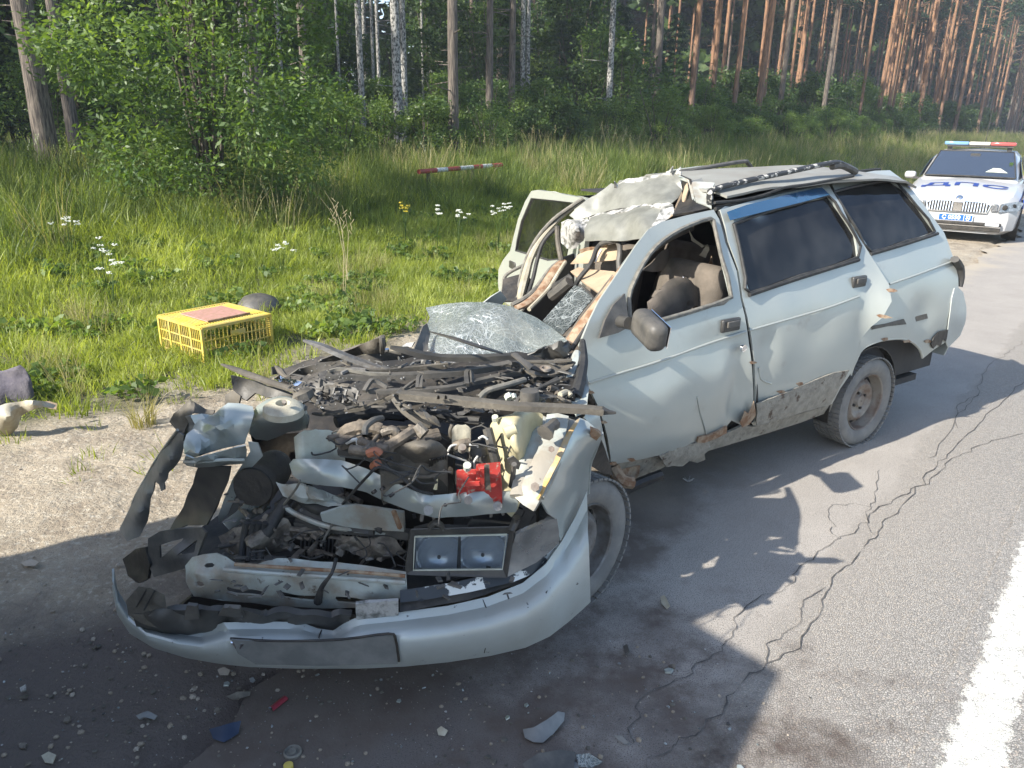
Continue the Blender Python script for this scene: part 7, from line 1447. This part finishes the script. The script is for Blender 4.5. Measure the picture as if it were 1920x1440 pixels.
shard('plastic_shard', [(256, 1342, .0), (278, 1334, .012), (296, 1342, .01), (290, 1350, 0), (270, 1346, .006), (262, 1350, 0)], 'recess', 'grey ring-like fragment on the dark ground at the lower left', 'shard')
shard('plastic_shard', [(78, 1418, .0), (92, 1410, .01), (105, 1416, .01), (98, 1432, 0), (84, 1430, 0)], 'cream', 'whitish fragment near the bottom left corner', 'shard')
shard('plastic_shard', [(38, 1290, .0), (48, 1284, .01), (48, 1296, .01), (40, 1298, 0)], 'primer_white', 'tiny white square chip at the far left', 'shard')
shard('flat_stone', [(40, 1055, .0), (58, 1048, .012), (74, 1054, .01), (66, 1062, 0), (46, 1062, 0)], 'stone', 'flat stone in the shade at the left edge', 'stone')
shard('flat_stone', [(408, 1256, .0), (420, 1250, .02), (432, 1256, .015), (428, 1266, 0), (412, 1266, 0)], 'stone', 'brown stone right under the bumper edge', 'stone')
shard('plastic_shard', [(1168, 1212, 0), (1176, 1208, .01), (1180, 1222, .01), (1172, 1228, 0)], 'plastic_dusty', 'thin grey chip on the asphalt below the front wheel', 'shard')
shard('plastic_shard', [(1152, 1378, 0), (1166, 1380, .01), (1180, 1392, .01), (1172, 1396, 0), (1158, 1386, 0)], 'recess', 'narrow pale chip at the lower end of the asphalt crack', 'shard')
shard('plastic_shard', [(820, 1368, 0), (828, 1362, .012), (840, 1370, .01), (834, 1380, 0), (822, 1378, 0)], 'cream', 'small cream chip left of the biggest shard', 'shard')
mb = MB(); mb.tube(g3([(508, 1330, .012), (536, 1308, .014)]), .011, 10, 0, sq=(1, .6)); o = mb.build('cigarette_lighter', mat('red_lighter', (.24, .03, .045), .4), None, label='small dark red lighter lying on the asphalt below the bumper', cat='lighter')
lt = o; mb = MB(); mb.tube(g3([(505, 1332.5, .012), (508, 1330, .012)]), .0095, 8, 0); mb.build('lighter_cap', M['chrome'], lt)
c_ = G(549, 1413, .004); mb = MB(); mb.lathe([(.026, 0), (.027, .008), (.023, .012), (.018, .006), (.013, .006), (.010, .014), (.001, .014)], c_, (0, 0, 1), 24); mb.build('rubber_ring', M['rubber_grey'], None, label='round grey rubber cap near the bottom edge', cat='cap')
c_ = G(541, 1440, .004); mb = MB(); mb.lathe([(.014, 0), (.014, .012), (.001, .014)], c_, (0, 0, 1), 16); mb.build('bottle_cap', M['yellow'], None, label='yellow cap just under the round grey rubber cap', cat='cap')
mb = MB(); c_ = G(1290, 903, .0); 
for k in range(6): a_ = k*1.05; mb.tube([c_, c_+np.array([.03*math.cos(a_), .03*math.sin(a_), .02])], [.006, .002], 4, 0)
mb.build('fluff', M['primer_white'], None, label='white star-shaped scrap on the shaded asphalt beneath the front door', cat='scrap')
# crumbs of glass and plastic: countless
def chip(seed, m, s=1):
    r = random.Random(seed); P = [(math.cos(a)*r.uniform(.5, 1), math.sin(a)*r.uniform(.5, 1), 0) for a in (0, 1.3, 2.4, 3.9, 5.1)]; V_ = P+[(x*.9, y*.9, .35) for x, y, z in P]
    return lib_mesh('chip', V_, [(4, 3, 2, 1, 0), (5, 6, 7, 8, 9)]+[(i, (i+1) % 5, 5+(i+1) % 5, 5+i) for i in range(5)], m)
n = 2600; a_ = rng.uniform(0, 6.283, n); rr = np.sqrt(rng.random(n)); cx = np.where(rng.random(n) < .6, -1.25, .0); P = np.c_[cx+rr*np.cos(a_)*1.15, 1.75+rr*np.sin(a_)*.75, np.full(n, .006)]
scatter('glass_crumbs', P, .0015+.0055*rng.random(n)**5, [chip(1, M['primer_white']), chip(2, M['crackglass']), chip(3, M['recess']), chip(4, M['plastic_dusty']), chip(5, M['stone']), chip(6, M['plastic_dirty'])], tilt=.35, label='glass crumbs and tiny plastic bits strewn over the shaded ground', cat='debris')
n = 1500; P = np.c_[rng.uniform(-2.6, .6, n), rng.uniform(1.2, 2.4, n), np.full(n, .005)]
scatter('grit', P, .002+.010*rng.random(n)**4, [pebble(i, M['clod'] if i % 2 else M['plastic_dirty']) for i in range(4)], label='dark grit and clods on the ground before the bumper', cat='grit')

scatter('small_shards', np.c_[rng.uniform(-2.3, .9, 150), rng.uniform(1.25, 2.35, 150), np.full(150, .006)], .004+.015*rng.random(150)**2.5, [chip(11, M['recess']), chip(12, M['plastic']), chip(13, M['engine']), chip(14, M['plastic_dirty']), chip(15, M['paint_clean'])], tilt=.3, label='small broken trim and paint flakes spread over the ground before the bumper', cat='debris')
# ================================================================ inferred vehicle out of view on the left, body shaped to cast the foreground shadow
sh = np.array([SUND.x, SUND.y])/-SUND.z   # ground shift per metre of height
VH = 2.25
def up_to(px, py, z=0): p = G(px, py, z); return p[:2]-sh*(VH-z)
kA = up_to(1465, 1262); kB = up_to(1300, 1165)
VN = empty('shadow_van', (kA[0]-2, kA[1], 0), 0, label='unseen grey van outside the left edge of the view, shaped to cast the foreground shadow', cat='van')
poly = [up_to(1380, 1440)-.0*sh, kA, kB, up_to(840, 872, .78), up_to(700, 835, .88)]
pA, pB = kA, up_to(60, 1050)
M['van'] = mat('grey_van_paint', (.25, .27, .28), .4, .1)
top = [up_to(1380, 1440)+np.array([-.10, -.15])*4, up_to(1380, 1440), kA, kB, up_to(962, 938, .75), up_to(930, 926, .76), up_to(842, 872, .80), up_to(721, 840, .85), up_to(640, 822, .85), up_to(580, 790, .92), up_to(476, 762, .92), up_to(330, 770, .86), up_to(370, 940, .05), up_to(240, 975, .05), up_to(0, 1068, 0)]
tail = top[-1]+np.array([-.2, -2.2]); top += [tail, np.array([top[0][0]-.3, tail[1]])]
mb = MB(); k_ = len(top)
mb.v = [(x, y, VH) for x, y in top]+[(x, y, .35) for x, y in top]; mb.f = [tuple(range(k_)), tuple(range(2*k_-1, k_-1, -1))]+[(i, (i+1) % k_, k_+(i+1) % k_, k_+i) for i in range(k_)]; mb.mi = [0]*len(mb.f)
vb = mb.build('body', M['van'], VN, smooth=False)
cxy = np.mean(np.array(top), axis=0)
for dx, dy in ((-.8, .3), (.6, -.5), (-.9, -1.3), (.5, -1.6)):
    mb = MB(); mb.lathe([(.18, -.1), (.33, -.1), (.34, 0), (.33, .1), (.18, .1)], (cxy[0]+dx, cxy[1]+dy, .34), (1, .3, 0), 24, True); mb.build('tyre', M['tyre_dark'], VN)

# loose splinters, wires and dirt lying all over the open front of the wreck
rq = random.Random(21); sp1 = MB(); sp2 = MB(); wr1 = MB()
for k in range(230):
    x = rq.uniform(540, 1070); y = rq.uniform(672, 770)
    if x < 600 and y < 700: continue
    z = .965+.03*rq.random()-(y-690)*.0006; p = G(x, y, z); L_ = rq.uniform(.012, .07); rt = Matrix.Rotation(rq.random()*3.1, 3, 'Z') @ Matrix.Rotation(rq.uniform(-.5, .5), 3, 'X')
    (sp1 if rq.random() < .6 else sp2).box(p, (L_, rq.uniform(.004, .018), rq.uniform(.002, .005)), rt, taper=rq.uniform(.3, 1))
for k in range(150):
    x = rq.uniform(400, 960); y = rq.uniform(880, 1120); z = .42+.2*rq.random()*(1 if y < 1000 else .4); p = G(x, y, z); L_ = rq.uniform(.01, .05); rt = Matrix.Rotation(rq.random()*3.1, 3, 'Z') @ Matrix.Rotation(rq.uniform(-.7, .7), 3, 'X')
    sp1.box(p, (L_, rq.uniform(.004, .02), rq.uniform(.002, .006)), rt, taper=rq.uniform(.3, 1))
for k in range(30):
    if k < 17: x, y, z = rq.uniform(640, 960), rq.uniform(790, 900), .90
    else: x, y, z = rq.uniform(460, 760), rq.uniform(930, 1050), .52
    p = Vector(G(x, y, z)); P_ = [p]
    for q in range(4): p = p+Vector((rq.uniform(-.07, .07), rq.uniform(-.05, .05), rq.uniform(-.04, .025))); P_.append(p)
    wr1.tube(P_, rq.uniform(.0015, .003), 5, 3)
sp1.build('plastic_splinters', M['plastic_dusty'], W, smooth=False, kind='stuff'); sp2.build('pale_splinters', M['plastic_dirty'], W, smooth=False, kind='stuff'); wr1.build('wiring', M['rubber'], W, kind='stuff')
cr = MB()
for k in range(170):
    q = rq.random(); x = rq.uniform(560, 1080); y = rq.uniform(650, 780); p = G(x, y, .985-(y-690)*.0006); s_ = rq.uniform(.002, .006); cr.box(p, (s_, s_*rq.uniform(.5, 1), s_*.6), Matrix.Rotation(rq.random()*3, 3, 'Z') @ Matrix.Rotation(rq.random(), 3, 'X'))
cr.build('glass_crumbs', M['primer_white'], W, smooth=False, kind='stuff')

# thin summer haze between the camera and the far wood
hz = MB(); hz.box((0, 300, 14.5), (2400, 2600, 33)); hzm = bpy.data.materials.new('haze'); hzm.use_nodes = True; hn = hzm.node_tree; hn.nodes.clear()
ho = hn.nodes.new('ShaderNodeOutputMaterial'); hv = hn.nodes.new('ShaderNodeVolumePrincipled'); hv.inputs['Density'].default_value = .0011; hv.inputs['Color'].default_value = (.80, .88, 1, 1); hv.inputs['Anisotropy'].default_value = 0.0
hn.links.new(hv.outputs[0], ho.inputs['Volume']); hz.build('haze', hzm, None, smooth=False, kind='stuff', label='thin pale haze hanging in the air')

for pts, w_ in (([(604, 1180), (598, 1196), (606, 1210)], .0022), ([(905, 1124), (914, 1150), (906, 1172), (912, 1200), (908, 1224)], .0018), ([(1046, 1078), (1032, 1096), (1024, 1112)], .0025), ([(300, 1183), (312, 1196), (330, 1198)], .002), ([(798, 1146), (800, 1160)], .002)):
    tb('bumper_scratch', [bsurf(x, y, -.001) for x, y in pts], w_, 'dark', 4, 3, parent=bump_o)

# torn metal, cooling pipes and radiator core crushed into the nose
for k in range(26): x = 566+k*7.4; tb('radiator_fin', g3([(x, 990+k*.7, .495), (x-3, 1042+k*.6, .355)]), .0028, 'steel_grey', 4, 0)
tb('radiator_tank', g3([(556, 984, .50), (660, 992, .52), (768, 1002, .52)]), .020, 'plastic_dusty', 4, 2, ang=30); tb('radiator_hose', g3([(560, 930, .60), (590, 950, .60), (640, 962, .60), (690, 975, .58), (720, 990, .56)]), .022, 'rubber', 10, 5)
tb('radiator_hose', g3([(470, 1040, .42), (500, 1000, .5), (520, 965, .55), (545, 930, .6), (580, 915, .64)]), .020, 'rubber', 10, 5)
sheet('torn_front_panel', g3([(410, 1005, .44), (440, 990, .48), (470, 985, .5), (500, 968, .54), (540, 975, .53), (560, 1000, .48), (530, 1020, .45), (490, 1040, .42), (450, 1046, .40), (420, 1035, .40)]), M['engine'], W, extra=g3([(480, 1010, .50)]), sp=7, amp=.035, freq=14, th=.005, ang=20)
sheet('torn_front_panel', g3([(520, 905, .66), (560, 908, .67), (600, 916, .67), (640, 930, .66), (660, 945, .64), (620, 950, .62), (570, 940, .62), (530, 930, .62)]), M['paint_dirty'], W, extra=g3([(580, 925, .69)]), sp=6, amp=.03, freq=16, th=.005, ang=20)
sheet('torn_front_panel', g3([(640, 1000, .50), (690, 1008, .51), (740, 1010, .51), (760, 1030, .47), (720, 1046, .44), (660, 1040, .44), (630, 1022, .47)]), M['engine'], W, sp=7, amp=.03, freq=16, th=.005, ang=20)
sheet('fan_shroud', g3([(560, 958, .56), (600, 952, .58), (650, 962, .58), (700, 985, .56), (700, 1004, .53), (640, 994, .53), (590, 985, .53), (556, 975, .53)]), M['plastic'], W, sp=8, amp=.012, th=.01)
rq = random.Random(44); mt_ = MB()
for k in range(80):
    x = rq.uniform(430, 770); y = rq.uniform(925, 1045); z = .40+.16*(1045-y)/120+.04*rq.random(); c_ = G(x, y, z); rt = Matrix.Rotation(rq.uniform(0, 3), 3, 'Z') @ Matrix.Rotation(rq.uniform(-.8, .8), 3, 'X')
    if rq.random() < .6: mt_.box(c_, (rq.uniform(.02, .08), rq.uniform(.008, .03), rq.uniform(.003, .02)), rt, taper=rq.uniform(.4, 1))
    else: v_ = rt @ Vector((rq.uniform(.02, .07), 0, 0)); mt_.tube([Vector(c_)-v_, Vector(c_)+v_], rq.uniform(.004, .011), 7, 0)
mt_.build('crushed_front_fittings', M['engine'], W, kind='stuff')
# sharp buckles pressed into the doors and chipped paint on their edges
for pts, pa in (([(1330, 838), (1320, 800), (1308, 770), (1302, 742)], fd), ([(1425, 690), (1432, 712), (1448, 720)], rdoor)): crease(pts, pa, name='dent_crease', dw=.013, r=.0045)
for px_, py_, q in ((1147, 868, fd), (1180, 860, fd), (1106, 735, fd), (1128, 790, fd), (1412, 680, fd), (1652, 540, rdoor), (1640, 590, rdoor), (1500, 720, rdoor), (1465, 735, rdoor), (1700, 640, qp), (1660, 636, qp), (1740, 640, qp)):
    dx = [(a_[0]*random.uniform(.6, 1.3), a_[1]*random.uniform(.6, 1.3)) for a_ in ((-7, -1), (-2, -3), (5, -3), (8, 1), (2, 3), (-4, 3))]
    side_panel('paint_chip', [(px_+e_[0], py_+e_[1]) for e_ in dx], M['rust'], q, dw=.0145 if q is not qp else .003, sp=.02, th=.002, disp=(dd if q is fd else dr if q is rdoor else dq))
